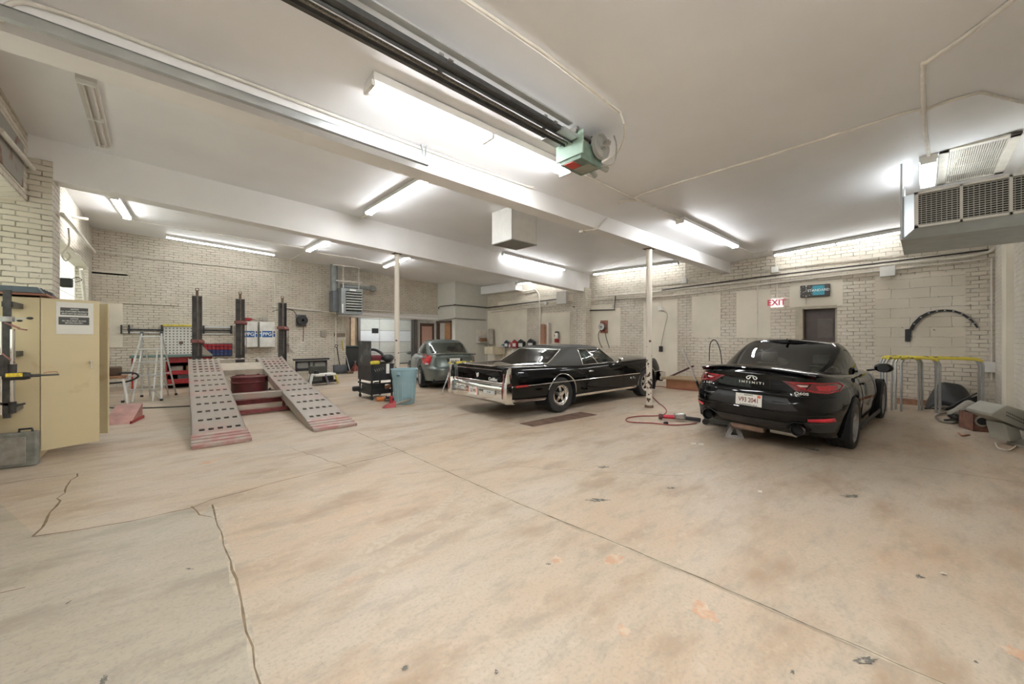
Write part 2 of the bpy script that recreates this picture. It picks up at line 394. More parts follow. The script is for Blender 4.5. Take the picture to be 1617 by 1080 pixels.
mb.add([(x0, B2a, b2(x0)), (x1, B2a, b2(x1)), (x1, B2b, b2(x1)), (x0, B2b, b2(x0)), (x0, B2a, H + 3.2), (x1, B2a, H + 3.2), (x1, B2b, H + 3.2), (x0, B2b, H + 3.2)],
       [(0, 3, 2, 1), (4, 5, 6, 7), (0, 1, 5, 4), (1, 2, 6, 5), (2, 3, 7, 6), (3, 0, 4, 7)])
struct('trim_beam_2', mb, M_beam, smooth=False)
ZT = H + 3.6
# left wall: piers, spandrel above the windows, low wall below
mb = MB()
mb.box((XL - .4, 3.6, 1.35), (XL, 4.3, 3.47)); mb.box((XL - .4, 3.6, 3.47), (XL, YB, ZT)); mb.box((XL - .4, 3.6, 0), (XL, YB, 1.35))
mb.box((XL - .38, B2a - .05, 0), (XL + .24, 9.5, H + 2.62)); mb.box((XL - .4, 15.95, 1.35), (XL, YB, 3.47))
mb.box((XL - .4, YN - .2, 0), (XL, -.6, 3.3)); mb.box((XL - .4, YN - .2, 3.3), (XL, 3.6, ZT))
struct('wall_left', mb, brX, smooth=False)
mb = MB()
for k in range(6): mb.box((XL - .30, -.65, .02 + k * .55), (XL - .25, 3.65, .55 + k * .55))
struct('door_4', mb, pm('overhead door panel', (.55, .55, .52), .5, 0, .05), smooth=False)
M_pane = pm('lit translucent window panel', (.55, .60, .50), .5, 0, .2, 3, em=(.86, .92, .82), ems=.30)
M_frm = pm('window steel', (.45, .43, .37), .6, 0, .2)
for k, (y0, y1) in enumerate(((4.3, B2a - .05), (9.5, 15.95))):
    mb = MB(); mb.box((XL - .30, y0, 1.35), (XL - .27, y1, 3.47)); wn = struct('window_%d' % (k + 1), mb, M_frm, smooth=False)
    mb = MB(); n = max(2, int((y1 - y0) / .30))
    for i in range(n):
        for j in range(5):
            a = y0 + (y1 - y0) * i / n; z = 1.37 + j * .42
            mb.box((XL - .272, a + .012, z + .012), (XL - .255, a + (y1 - y0) / n - .012, z + .408))
    o = mb.build('pane', M_pane, wn, smooth=False)
# back wall with the garage opening
xo = WY(546, 588, YB).x; XB = 10.5; YBx = 15.24
zl = 2.38
mb = MB(); mb.box((XL - .5, YB, 0), (xo, YB + .35, ZT)); mb.box((xo, YB, zl + .22), (XB, YB + .35, ZT))
mb.box((XL, YB - .05, 2.55), (.55, YB, 3.45)); mb.box((6.2, YB - .04, 3.05), (8.6, YB, ZT))
struct('wall_back', mb, brY, smooth=False)
mb = MB(); mb.box((xo - .3, YB - .06, zl), (XB, YB + .35, zl + .24)); struct('trim_lintel', mb, M_beam, smooth=False, bevel=.01)
mb = MB(); mb.box((XL + .002, YB - .03, 1.2), (XL + .02 + .62, YB, 3.42)); mb.box((XL, YB - .05, 3.40), (XL + .75, YB, 3.50)); mb.box((XL + .3, YB - .035, 2.2), (XL + .31, YB - .03, 2.9)); struct('trim_blocked_doorway', mb, M_plas, smooth=False)
# alcove behind the opening
mb = MB(); mb.box((xo - 1.2, 20.05, 0), (7.9, 20.3, 4)); mb.box((xo - 1.4, YB + .3, 0), (xo - 1.2, 20.3, 4)); struct('wall_alcove', mb, M_tanb, smooth=False)
mb = MB(); mb.box((10.75, 20.05, 0), (14, 20.3, 4)); mb.box((12.0, YB + .2, 0), (12.2, 20.3, 4)); struct('wall_alcove_plaster', mb, pm('pale plaster', (.50, .49, .44), .8, 0, .05), smooth=False)
mb = MB(); mb.box((xo - 1.4, YB + .2, 2.95), (12.2, 20.3, 3.1)); struct('ceiling_alcove', mb, M_ceil, smooth=False)
M_gd = pm('garage door panel', (.50, .52, .48), .5, 0, .06)
gd = MB(); gd.box((7.84, 20.02, 0), (10.72, 20.05, 2.9)); gdo = struct('door_1', gd, pm('garage door gap', (.10, .10, .09), .7), smooth=False)
for j in range(5):
    mb = MB()
    for x0_, x1_ in ((7.84, 8.86), (8.88, 10.72)): mb.box((x0_, 20.0, .06 + j * .605), (x1_, 20.02, .06 + j * .605 + .585))
    mb.build('door_panel', M_gd if j != 2 else pm('garage door whiter panel', (.62, .65, .66), .5, 0, .03), gdo, smooth=False)
mb = MB(); mb.box((8.45, 19.97, 1.72), (8.8, 20.0, 1.98)); mb.build('door_window', M_dark, gdo, smooth=False)
mb = MB(); mb.box((10.74, 19.9, 0), (10.82, 20.0, 2.9)); mb.box((10.95, 19.9, 0), (11.1, 20.05, 2.9)); mb.box((7.7, 19.92, 0), (7.82, 20.0, 2.9)); mb.build('door_track', pm('grey brown track', (.14, .125, .11), .5, .3), gdo, smooth=False)
mb = MB(); mb.box((7.35, 19.98, 0), (7.55, 20.04, 2.9)); struct('trim_alcove_pipe_chase', mb, M_tan, smooth=False)
# white boxed room in the corner, with a doorway in its side
M_boxw = pm('pale painted closet', (.62, .62, .56), .6, 0, .03); M_boxw2 = M_boxw
mb = MB(); mb.box((XB, YBx, 0), (XR + .1, YBx + .12, ZT)); mb.box((XB, YBx + .12, 2.32), (XB + .1, YB + .4, ZT)); mb.box((XB, YBx + .12, 0), (XB + .1, YBx + .28, 2.32))
struct('wall_closet', mb, M_boxw, smooth=False)
mb = MB(); mb.box((XB - .03, YBx + .28, 2.22), (XB + .13, YB + .1, 2.32)); mb.box((XB - .03, YBx + .28, 0), (XB + .13, YBx + .38, 2.32)); mb.box((XB - .03, YB - .02, 0), (XB + .13, YB + .1, 2.32)); struct('trim_closet_door_frame', mb, pm('dark brown frame', (.10, .06, .04), .5), smooth=False)
mb = MB(); mb.box((XB + .03, YBx + .38, .02), (XB + .07, YBx + .95, 2.22)); struct('door_5', mb, pm('orange brown door', (.34, .17, .07), .4, 0, .1, 4), smooth=False)
mb = MB(); mb.box((XB + .9, YBx + .15, 0), (XB + 1.0, YB + .3, 2.32)); struct('wall_closet_inside', mb, pm('orange brown panelling', (.36, .19, .08), .5, 0, .2, 4), smooth=False)
dl = thing('open_door', 'brown framed door with a pink pane standing open beside the closet doorway', 'door', (XB - .12, YB - .1 + .25, 0), R(186)); dl['kind'] = 'structure'; dl.name = 'door_2'
mb = MB(); mb.box((0, -.02, .02), (.12, .02, 2.2)); mb.box((.75, -.02, .02), (.85, .02, 2.2)); mb.box((.12, -.02, 2.05), (.75, .02, 2.2)); mb.box((.12, -.02, .02), (.75, .02, .7)); mb.build('door_frame', pm('dark brown frame', (.10, .06, .04), .5), dl, smooth=False)
mb = MB(); mb.box((.12, -.012, .7), (.75, .012, 2.05)); mb.build('pane', pm('pink pane', (.52, .33, .26), .4, 0, .05), dl, smooth=False)
# right wall (exit wall): brick with plastered and block infills
mb = MB(); dy = [WX(1322, 500, XR).y, WX(1256, 500, XR).y]; dz = 2.30; rb = -.35
mb.box((XR, YN, 0), (XR + .35, dy[0], ZT)); mb.box((XR, dy[1], 0), (XR + .35, YB, ZT)); mb.box((XR, dy[0], dz), (XR + .35, dy[1], ZT))
def strip(a, b, z0, z1, out=.012):
    y0 = WX(b, 500, XR).y; y1 = WX(a, 500, XR).y; mb.box((XR - out, y0, z0), (XR, y1, z1))
mb.cur = 1
ztop = 2.95
for a, b, z0, z1 in ((915, 980, 1.2, 2.75), (1016, 1070, 0.05, 2.75), (1093, 1138, 1.52, 2.8), (1163, 1217, 1.5, 2.85), (1247, 1322, dz + .02, 2.95), (1322, 1331, dz, 2.95)):
    strip(a, b, z0, z1)
mb.box((XR - .012, 9.9, .1), (XR, 11.6, 2.55)); mb.box((XR - .012, 12.4, .1), (XR, YBx, 2.85)); mb.box((XR - .012, 9.3, 3.0), (XR, 14.4, 3.25))
mb.cur = 2; strip(1382, 1525, 0.95, 2.92)
mb.cur = 0
mb.box((XR - .38, 8.85, 0), (XR, 9.45, H + 1.9))        # pier under the far beam
mb.box((XR - .02, 9.0 - 2.0, 2.6), (XR, 7.9, 3.35))
struct('wall_right', mb, [brXr, M_plas, blkX], smooth=False)
dr = MB(); dr.box((XR + .22, dy[0] + .02, 0), (XR + .27, dy[1] - .02, dz)); dro = struct('door_3', dr, pm('dark brown exit door', (.085, .062, .055), .5, 0, .1), smooth=False)
mb = MB(); mb.box((XR + .20, dy[0] + .42, 1.5), (XR + .22, dy[1] - .75, 2.0)); mb.build('door_panel', pm('brown plate', (.12, .095, .08), .45), dro, smooth=False)
mb = MB(); mb.box((XR - .02, dy[1] - .16, 0), (XR + .2, dy[1], dz)); mb.box((XR - .01, dy[0], dz - .05), (XR + .2, dy[1], dz + .02)); mb.box((XR + .1, dy[0], 0), (XR + .24, dy[0] + .05, dz)); struct('trim_door_lining', mb, pm('tan door lining', (.42, .37, .28), .6), smooth=False)
# near wall, to the right and behind
mb = MB(); mb.box((XL - .4, YN - .3, 0), (XR + .3, YN, ZT)); struct('wall_near', mb, brickmat('painted brick near wall', 0, paint=(.70, .66, .58), bleed=.6, strength=.5), smooth=False)
mb = MB(); mb.box((10.1, YN - .01, 0), (10.6, YN + .08, ZT)); struct('trim_near_pier', mb, M_plas, smooth=False)
# driveway outside the open door
mb = MB(); mb.box((-14, -6, -.15), (-6, 10, -.03)); struct('ground_driveway', mb, M_fl, smooth=False)
# steel columns
M_col = pm('chipped white column', (.70, .64, .55), .5, 0, .1, 9)
def column(px, y, xx, zt, label):
    t = thing('steel_column', label, 'column', (xx, y, 0)); t['kind'] = 'structure'
    mb = MB(); mb.cyl((0, 0, 0), (0, 0, zt), .062, 20); mb.build('shaft', M_colc, t)
    mb = MB(); mb.cyl((0, 0, 0), (0, 0, .05), .09, 16); mb.box((-.1, -.1, zt - .02), (.1, .1, zt)); mb.build('base_plate', pm('rusty plate', (.16, .10, .06), .7), t)
def colmat():
    m, nt, b = newmat('chipped painted column'); L = nt.links.new
    tc = nd(nt, 'ShaderNodeTexCoord'); sp = nd(nt, 'ShaderNodeSeparateXYZ'); L(tc.outputs['Object'], sp.inputs[0])
    no = nd(nt, 'ShaderNodeTexNoise'); no.inputs['Scale'].default_value = 11; no.inputs['Detail'].default_value = 3; L(tc.outputs['Object'], no.inputs['Vector'])
    r = nd(nt, 'ShaderNodeMapRange'); L(sp.outputs[2], r.inputs[0]); r.inputs[1].default_value = .9; r.inputs[2].default_value = 1.9; r.inputs[3].default_value = .56; r.inputs[4].default_value = .80
    g = nd(nt, 'ShaderNodeMath', operation='GREATER_THAN'); L(no.outputs['Fac'], g.inputs[0]); L(r.outputs[0], g.inputs[1])
    x = nd(nt, 'ShaderNodeMix', data_type='RGBA'); L(g.outputs[0], x.inputs[0]); x.inputs[6].default_value = (.68, .62, .53, 1); x.inputs[7].default_value = (.07, .035, .025, 1)
    L(x.outputs[2], b.inputs['Base Color']); b.inputs['Roughness'].default_value = .5; return m
M_colc = colmat()
column(627, 9.08, WY(627, 500, 9.08).x, b2(WY(627, 500, 9.08).x) + .01, 'white chipped steel column behind the blue bin')
column(1025, 4.03, WY(1025, 500, 4.03).x, H + 1.91, 'white chipped steel column beside the black classic coupe')
# ================================================================ CEILING THINGS
M_tube = pm('lit fluorescent tube', (1, 1, 1), .4, 0, 0, em=(.955, .975, 1), ems=LIGHT)
M_tube1 = pm('lit single tube', (1, 1, 1), .4, 0, 0, em=(.955, .975, 1), ems=LIGHT * .42)
M_tubeoff = pm('unlit tube', (.62, .58, .54), .4, 0, .03)
LG = 'fluorescent strip lights'
def striplight(p, q, label, lit=True, w=.17, tubes=2, segs=2, housing=True, drop=.0):
    p = Vector(p); q = Vector(q); d = q - p; l = d.length; c = (p + q) / 2
    rz = math.atan2(d.y, d.x); pitch = -math.asin(d.z / l)
    t = thing('strip_light', label, 'ceiling light', c, rz); t.rotation_euler = (0, pitch, rz)
    mb = MB(); mb.box((-l / 2, -w / 2, -.075 - drop), (l / 2, w / 2, -.005 - drop)); mb.build('housing', M_white if lit else M_tubeoff, t, bevel=.004, smooth=False)
    n = segs
    for i in range(n):
        a = -l / 2 + l * i / n + .02; b = -l / 2 + l * (i + 1) / n - .02
        for k in range(tubes):
            y = (k - (tubes - 1) / 2) * (w * .40)
            mb = MB(); mb.cyl((a, y, -.098 - drop), (b, y, -.098 - drop), .017, 8); mb.build('tube', (M_tube if tubes > 1 else M_tube1) if lit else M_tubeoff, t)
    mb = MB()
    for i in range(n + 1):
        x = -l / 2 + l * i / n
        mb.box((x - .015, -w / 2 + .01, -.118 - drop), (x + .015, w / 2 - .01, -.07 - drop))
    mb.split('lamp_holder', M_white, t, smooth=False)
    return t
def snap(p, q, L, fix=0):
    return p, q
striplight(CE(583, 120, .0), CE(893, 262, 0), 'long lit strip light beside the door opener rail, nearest the camera', w=.20)
p = CE(136, 118); q = CE(163, 222); striplight(p, q, 'unlit double tube strip light at the top left', lit=False, w=.17)
p = CE(582, 331); q = CE(700, 261); striplight(p, q, 'lit strip light just beyond the near beam, in front of the heater', w=.18)
p = CE(487, 392); q = CE(530, 370); striplight(p, q, 'lit strip light above the painted brick wall, between long back light and column')
p = CE(608, 418); q = CE(652, 400); striplight(p, q, 'lit strip light crossing behind the top of the column at the blue bin')
p = CE(262, 370); q = CE(434, 399); striplight(p, q, 'long lit strip light against the back brick wall', w=.12, tubes=1)
p = CE(180, 306); q = CE(201, 339); striplight(p, q, 'short lit strip light in the far left corner', segs=1)
p = CE(800, 396); q = CE(898, 421); p.y = q.y = B2a - .12; p.z = zc(p.x, p.y); q.z = zc(q.x, q.y); striplight(p, q, 'lit strip light along the far beam beside the white duct box', w=.12, tubes=1)
p = CE(946, 432); q = CE(1062, 408); p.x = q.x = XR - .36; p.z = zc(p.x, p.y); q.z = zc(q.x, q.y); striplight(p, q, 'lit strip light on the exit wall behind the second column', w=.12, tubes=1)
p = CE(1074, 343); q = CE(1161, 384); striplight(p, q, 'lit strip light in the middle of the bay over the modern coupe')
p = CE(1212, 393); q = CE(1440, 361); p.x = q.x = XR - .36; p.z = zc(p.x, p.y); q.z = zc(q.x, q.y); striplight(p, q, 'lit strip light along the exit wall above the door sign', w=.12, tubes=1)
p = CE(1466, 244); q = p + Vector((1.22, 0, 0)); q.z = zc(q.x, q.y); striplight(p, q, 'lit strip light seen end on beside the ceiling grille', segs=1, w=.17)
p = Vector((XR - .36, 10.2, zc(XR, 10.2))); q = Vector((XR - .36, 12.6, zc(XR, 12.6))); striplight(p, q, 'lit strip light beyond the far beam near the closet', w=.12, tubes=1)
# soffit box by the closet
mb = MB(); mb.box((XR - .45, 12.7, H + 2.15), (XR, YBx, zc(XR, 14))); struct('trim_soffit', mb, M_beam, smooth=False)
# conduits -----------------------------------------------------
def conduit(pts, r, label, mat=None, straps=True, cat='pipe', name='conduit', group=None, sm=3):
    mb = MB(); mb.tube(pts, r, 8, sm if len(pts) > 3 else 0); o = tag(mb.build(name, mat or M_pipe), label, cat, group); return o
def cp(*pp, off=.02): return [CE(x, y, off) for x, y in pp]
r0 = .013
b1 = lambda x, y: WY(x, y, B1a - .02)
conduit([b1(3, 34), b1(4, 16), b1(14, 6), b1(32, 3), b1(60, 9), b1(155, 41), b1(400, 134), b1(676, 238), b1(800, 283), b1(830, 293), b1(846, 296)] + cp((862, 290), (888, 277)), .014, 'painted conduit running along the top of the near beam')
conduit(cp((735, 0), (700, -20), off=.02)[::-1] + cp((800, 44), (877, 98), (980, 179)), .016, 'painted conduit ending near the opener cable')
conduit(cp((980, 179), off=.03) + cp((985, 195), (986, 215), (976, 240), (955, 254), (942, 259), off=.2), .009, 'loose grey cable drooping to the door opener')
conduit(cp((905, 268), (940, 285), (1000, 313), (1076, 346)), .012, 'painted conduit from the door opener to the middle light')
conduit(cp((1160, 387), (1190, 401), (1212, 396)), .010, 'thin conduit from the middle light to the exit wall light')
pts = cp((1617, 163), (1560, 149), (1540, 148), (1480, 166), (1455, 177), (1430, 178), (1200, 250), (1015, 306), (1006, 316), (980, 318))
pts += [b1(966, 336), b1(950, 352)] + [Vector((*WY(942, 362, B1a - .02).xy, H + 1.885)), G(922, 364, H + 1.885)]
conduit(pts, .014, 'long painted conduit crossing the ceiling over the modern coupe')
conduit(cp((1610, -8), (1520, 60), (1465, 97), (1458, 104), (1458, 150), (1460, 200), (1467, 248)), .018, 'painted conduit dropping to the end on strip light')
mb = MB(); c = G(920, 364, H + 1.90); mb.cbox((c.x, c.y, c.z - .02), (.09, .09, .04)); tag(mb.build('junction_box', M_pipe, smooth=False), 'small white junction box under the near beam', 'electrical box')
conduit(cp((582, 337), (575, 342), (562, 347)), .02, 'bent conduit stub at the end of the strip light near the far beam')
pts = cp((485, 397), (462, 408)) + [WY(458, 411, YB - .03), WY(457, 430, YB - .03)]
conduit(pts, .02, 'painted conduit bending from ceiling down the back wall')
conduit(cp((200, 345), (260, 357), (400, 379), (480, 392)), .012, 'thin conduit crossing the far bay ceiling')
conduit(cp((500, 399), (560, 408), (608, 418)), .012, 'thin conduit between the two far bay strip lights')
conduit(cp((1022, 402), (990, 412), (960, 419), off=.02), .006, 'thin cable across the ceiling behind the second column')
# door opener, rail and track ----------------------------------
t = thing('door_opener', 'grey green garage door opener with flywheel hanging from the ceiling', 'door opener', (3.45, 2.52, H + 1.86))
mb = MB(); mb.box((-.25, -.13, -.02), (.12, .15, .17)); mb.build('control_box', M_green, t, bevel=.006, smooth=False)
mb = MB(); mb.box((-.245, -.02, -.025), (-.10, .10, -.019)); mb.build('warning_label', pm('red label', (.5, .06, .04), .5), t, smooth=False)
mb = MB(); mb.box((-.08, -.1, -.024), (.08, .10, -.019)); mb.build('rating_label', pm('grey label', (.3, .3, .24), .5), t, smooth=False)
mb = MB(); mb.box((-.27, -.16, .02), (-.25, .19, .26)); mb.build('side_plate', pm('light green plate', (.30, .42, .34), .5, 0, .1), t, smooth=False)
M_og = pm('dusty grey metal', (.36, .36, .33), .55, .2, .2)
mb = MB(); mb.lathe([(.001, .15), (.03, .15), (.03, .175), (.10, .175), (.115, .155), (.135, .155), (.135, .20), (.115, .20), (.1, .185), (.001, .185)], (0.02, -.36, .17), 'y', 28); mb.build('flywheel', M_og, t)
mb = MB(); mb.cyl((.02, -.30, .17), (.02, .1, .17), .016); mb.cyl((.02, -.24, .17), (.02, -.28, .17), .035); mb.build('shaft', M_steel, t)
mb = MB(); mb.lathe([(.001, -.1), (.10, -.1), (.115, -.07), (.115, .06), (.10, .09), (.001, .09)], (.0, .12, .24), 'y', 24); mb.build('motor', pm('rust grey motor', (.36, .29, .25), .6, .1, .2), t)
mb = MB(); mb.tube([(-.03, -.08, .28), (.02, -.08, .31), (.07, -.08, .28), (.07, -.08, .12), (.02, -.08, .08), (-.03, -.08, .12)], .009, 6, closed=True); mb.build('belt', M_rubber, t)
mb = MB(); mb.tube([(.12, -.28, .28), (.2, -.26, .2), (.24, -.2, .05), (.1, -.12, 0)], .009, 6, 4); mb.cyl((.14, -.1, .02), (.26, -.1, .02), .035); mb.cyl((.16, .04, .02), (.27, .06, .0), .03); mb.build('switch', M_og, t)
mb = MB(); mb.box((-.3, .1, .2), (.3, .16, .24)); mb.box((-.3, -.1, .24), (.3, -.06, .27)); mb.box((-.28, -.1, .24), (-.24, .16, .31)); mb.box((.1, -.1, .24), (.14, .16, .35)); mb.build('mounting_bracket', M_steel, t, smooth=False)
t = thing('opener_rail', 'long dark double rail leading to the door opener', 'rail', (3.2, 2.54, H + 2.06))
for y in (-.085, .085):
    mb = MB(); mb.box((-4.5, y - .028, -.02), (-.02, y + .028, .02)); mb.box((-4.5, y - .034 * (1 if y > 0 else -1) - .004, -.045), (-.02, y - .034 * (1 if y > 0 else -1) + .004, .02)); mb.build('rail', pm('dark steel rail', (.10, .10, .095), .4, .6, .2, 14), t, smooth=False)
mb = MB(); mb.cyl((-4.5, .02, -.02), (-.02, .02, -.02), .014, 8); mb.build('drive_chain', pm('greasy chain', (.22, .20, .17), .5, .6, .5, 90), t)
mb = MB(); mb.box((-4.5, -.2, .035), (-.2, -.14, .05)); mb.box((-.28, -.15, -.03), (-.05, -.05, .0)); mb.box((-.28, .05, -.03), (-.05, .15, .0)); mb.build('side_angle', M_galv, t, smooth=False)
mb = MB()
for x in (-.4, -1.6, -3.0): mb.box((x, -.14, .0), (x + .04, .14, .012)); mb.box((x, -.01, .0), (x + .04, .01, .13))
mb.split('hanger', M_steel, t, smooth=False)
yt = B1a - .16; x1 = WY(676, 262, yt).x
t = thing('door_track', 'galvanised overhead door track hung along the near beam', 'rail', (x1, yt, H + 1.93))
mb = MB(); l = x1 - XL - .05
mb.box((-l, -.03, -.03), (0, -.024, .035)); mb.box((-l, -.03, .03), (0, .03, .037)); mb.box((-l, -.03, -.036), (0, .02, -.03)); mb.box((-l, .024, .0), (0, .03, .035)); mb.build('track', M_galv, t, smooth=False)
mb = MB(); mb.box((-l, .03, .0), (0, .04, .06)); mb.build('angle', M_galv, t, smooth=False)
mb = MB(); mb.beam((-.02, .04, 0), (-.02, .12, .27), .035, .006, (1, 0, 0)); mb.beam((-.02, .04, .0), (.05, .12, .27), .035, .006, (1, 0, 0)); mb.box((-.06, .07, .26), (.10, .14, .266)); mb.split('hanger', M_galv, t, smooth=False)
# overhead door rolled up along the left wall is out of view; its curtain edge
# white duct box in middle bay
t = thing('ceiling_duct_box', 'white square duct box with grille under the ceiling between the beams', 'duct', (5.42, 5.82, H + 2.02))
mb = MB(); zt = zc(5.8, 6.1) - H - 2.02 + .05
mb.box((0, 0, 0), (.74, .006, zt)); mb.box((0, 0, 0), (.006, .64, zt)); mb.box((.734, 0, 0), (.74, .64, zt)); mb.box((0, .634, 0), (.74, .64, zt)); mb.build('casing', M_white, t, smooth=False)
mb = MB(); mb.box((.01, .01, .03), (.73, .63, .04)); mb.build('back_plate', M_dark, t, smooth=False)
mb = MB()
for k in range(14): mb.box((.02, .03 + k * .043, .0), (.72, .045 + k * .043, .025))
mb.box((-.01, -.01, 0), (.75, .015, .02)); mb.box((-.01, .625, 0), (.75, .65, .02)); mb.box((-.01, 0, 0), (.015, .64, .02)); mb.box((.725, 0, 0), (.75, .64, .02))
mb.build('grille', pm('grille grey', (.42, .41, .38), .5), t, smooth=False)
# ceiling return grille
a, b_, c_, d_ = CE(1481, 239), CE(1608, 206), CE(1587, 271), CE(1481, 287)
xa, xb = (a.x + b_.x) / 2, (c_.x + d_.x) / 2; ya, yb = (a.y + d_.y) / 2, (b_.y + c_.y) / 2
t = thing('ceiling_grille', 'large slatted return air grille set in the ceiling at right', 'vent', (min(xa, xb), min(ya, yb), zc((xa + xb) / 2, (ya + yb) / 2) - .035))
W, D = abs(xb - xa), abs(yb - ya)
mb = MB(); f = .09
mb.box((0, 0, 0), (W, f, .03)); mb.box((0, D - f, 0), (W, D, .03)); mb.box((0, 0, 0), (f, D, .03)); mb.box((W - f, 0, 0), (W, D, .03)); mb.build('frame', pm('cream grille frame', (.55, .52, .46), .5), t, bevel=.004, smooth=False)
mb = MB(); mb.box((f, f, .025), (W - f, D - f, .033)); mb.build('cavity', M_dark, t, smooth=False)
mb = MB(); n = 24
for k in range(n):
    y = f + (D - 2 * f) * (k + .5) / n; mb.beam((f, y, .010), (W - f, y, .010), .012, .014, (0, .2, 1))
for k in (1, 2, 3): mb.box((f + (W - 2 * f) * k / 4, f, .0), (f + (W - 2 * f) * k / 4 + .006, D - f, .006))
mb.build('slats', pm('cream grille slat', (.50, .47, .41), .5), t, smooth=False)
# hanging galvanised air unit
t = thing('air_handler', 'galvanised sheet metal air unit with wide grille hanging at right', 'air conditioner', (7.35, -.98, 2.86))
yL, X0, X1, hh = 1.19, .24, 1.62, .60
mb = MB(); mb.box((X0, 0, 0), (X1, yL, hh)); mb.build('casing', M_galv, t, smooth=False)
mb = MB(); g0, g1 = .10, yL - .13   # frustum hood
A = [(X0, 0, 0), (X0, yL, 0), (X0, yL, hh), (X0, 0, hh)]; B = [(.05, 0, .10), (.05, g1, .10), (.05, g1, hh - .03), (.05, 0, hh - .03)]
mb.add(A + B, [(0, 1, 5, 4), (1, 2, 6, 5), (2, 3, 7, 6), (3, 0, 4, 7)]); mb.build('hood', pm('bright sheet steel', (.60, .66, .69), .35, .4, .06), t, smooth=False)
mb = MB(); mb.box((.045, 0, .12), (.055, g1, hh - .05)); mb.build('cavity', M_dark, t, smooth=False)
mb = MB(); zz0, zz1 = .10, hh - .03
mb.box((.0, 0, zz0), (.05, g1, zz0 + .03)); mb.box((0, 0, zz1 - .03), (.05, g1, zz1)); 
for y in (g1 - .04, g1 - .42, g1 - .80): mb.box((0, y, zz0), (.05, y + .04 if y > g1 - .1 else y + .025, zz1))
mb.build('grille_frame', M_white, t, smooth=False)
mb = MB(); n = 15
for k in range(n): 
    z = zz0 + .03 + (zz1 - zz0 - .06) * (k + .5) / n; mb.box((.012, 0, z - .005), (.022, g1, z + .005))
for k in range(24):
    y = g1 * (k + .5) / 24; mb.box((.024, y - .003, zz0), (.028, y + .003, zz1))
mb.build('louvres', pm('louvre grey', (.50, .49, .45), .4), t, smooth=False)
mb = MB(); zt = zc(7.5, .2) - 2.86
mb.box((.20, yL - .02, .0), (.24, yL + .005, zt)); mb.box((X1 - .1, yL - .02, hh), (X1 - .07, yL + .0, zt)); mb.split('hanger', M_galv, t, smooth=False)

t = striplight(Vector((7.4, 18.4, 2.93)), Vector((9.9, 18.4, 2.93)), 'strip light on the alcove ceiling behind the lintel')

for y_, x_, lb in ((.45, -1.0, 'added fill strip light, unseen on the ceiling behind the camera, nearer the far bays'), (-.55, .1, 'added fill strip light, unseen by the near wall behind the camera')):
    striplight(Vector((x_, y_, zc(x_, y_))), Vector((x_ + 2.44, y_, zc(x_ + 2.44, y_))), lb)  # unseen lights, added to brighten the bay round the camera
# ================================================================ CARS
from mathutils.bvhtree import BVHTree
def cur(pts):
    """smooth monotone-ish curve through (x, v)"""
    xs = [p[0] for p in pts]; vs = [p[1] for p in pts]; n = len(xs)
    d = [(vs[i + 1] - vs[i]) / (xs[i + 1] - xs[i]) for i in range(n - 1)]
    m = [d[0]] + [0 if d[i - 1] * d[i] <= 0 else 2 * d[i - 1] * d[i] / (d[i - 1] + d[i]) for i in range(1, n - 1)] + [d[-1]]
    def f(x):
        if x <= xs[0]: return vs[0]
        if x >= xs[-1]: return vs[-1]
        i = 0
        while x > xs[i + 1]: i += 1
        h = xs[i + 1] - xs[i]; t = (x - xs[i]) / h
        return (2 * t ** 3 - 3 * t * t + 1) * vs[i] + (t ** 3 - 2 * t * t + t) * h * m[i] + (-2 * t ** 3 + 3 * t * t) * vs[i + 1] + (t ** 3 - t * t) * h * m[i + 1]
    return f
def outline(xr, xf, hw, nr, nf, N):
    """plan outline from rear centre round the right side (y<0) to the front and back; hw is a function of x"""
    D = []; xc = (xr + xf) / 2; L = (xf - xr) / 2
    for k in range(1201):
        a = PI + 2 * PI * k / 1200; c, s = math.cos(a), math.sin(a); n = nr if c < 0 else nf
        x = xc + L * math.copysign(abs(c) ** (2 / n), c); y = math.copysign(abs(s) ** (2 / n), s) * hw(x)
        D.append((x, -y if False else y))
    acc = [0]
    for a, b in zip(D, D[1:]): acc.append(acc[-1] + math.hypot(b[0] - a[0], b[1] - a[1]))
    out = []; j = 0
    for k in range(N):
        t = acc[-1] * k / N
        while acc[j + 1] < t: j += 1
        u = (t - acc[j]) / max(1e-9, acc[j + 1] - acc[j]); out.append((lp(D[j][0], D[j + 1][0], u), lp(D[j][1], D[j + 1][1], u)))
    return out
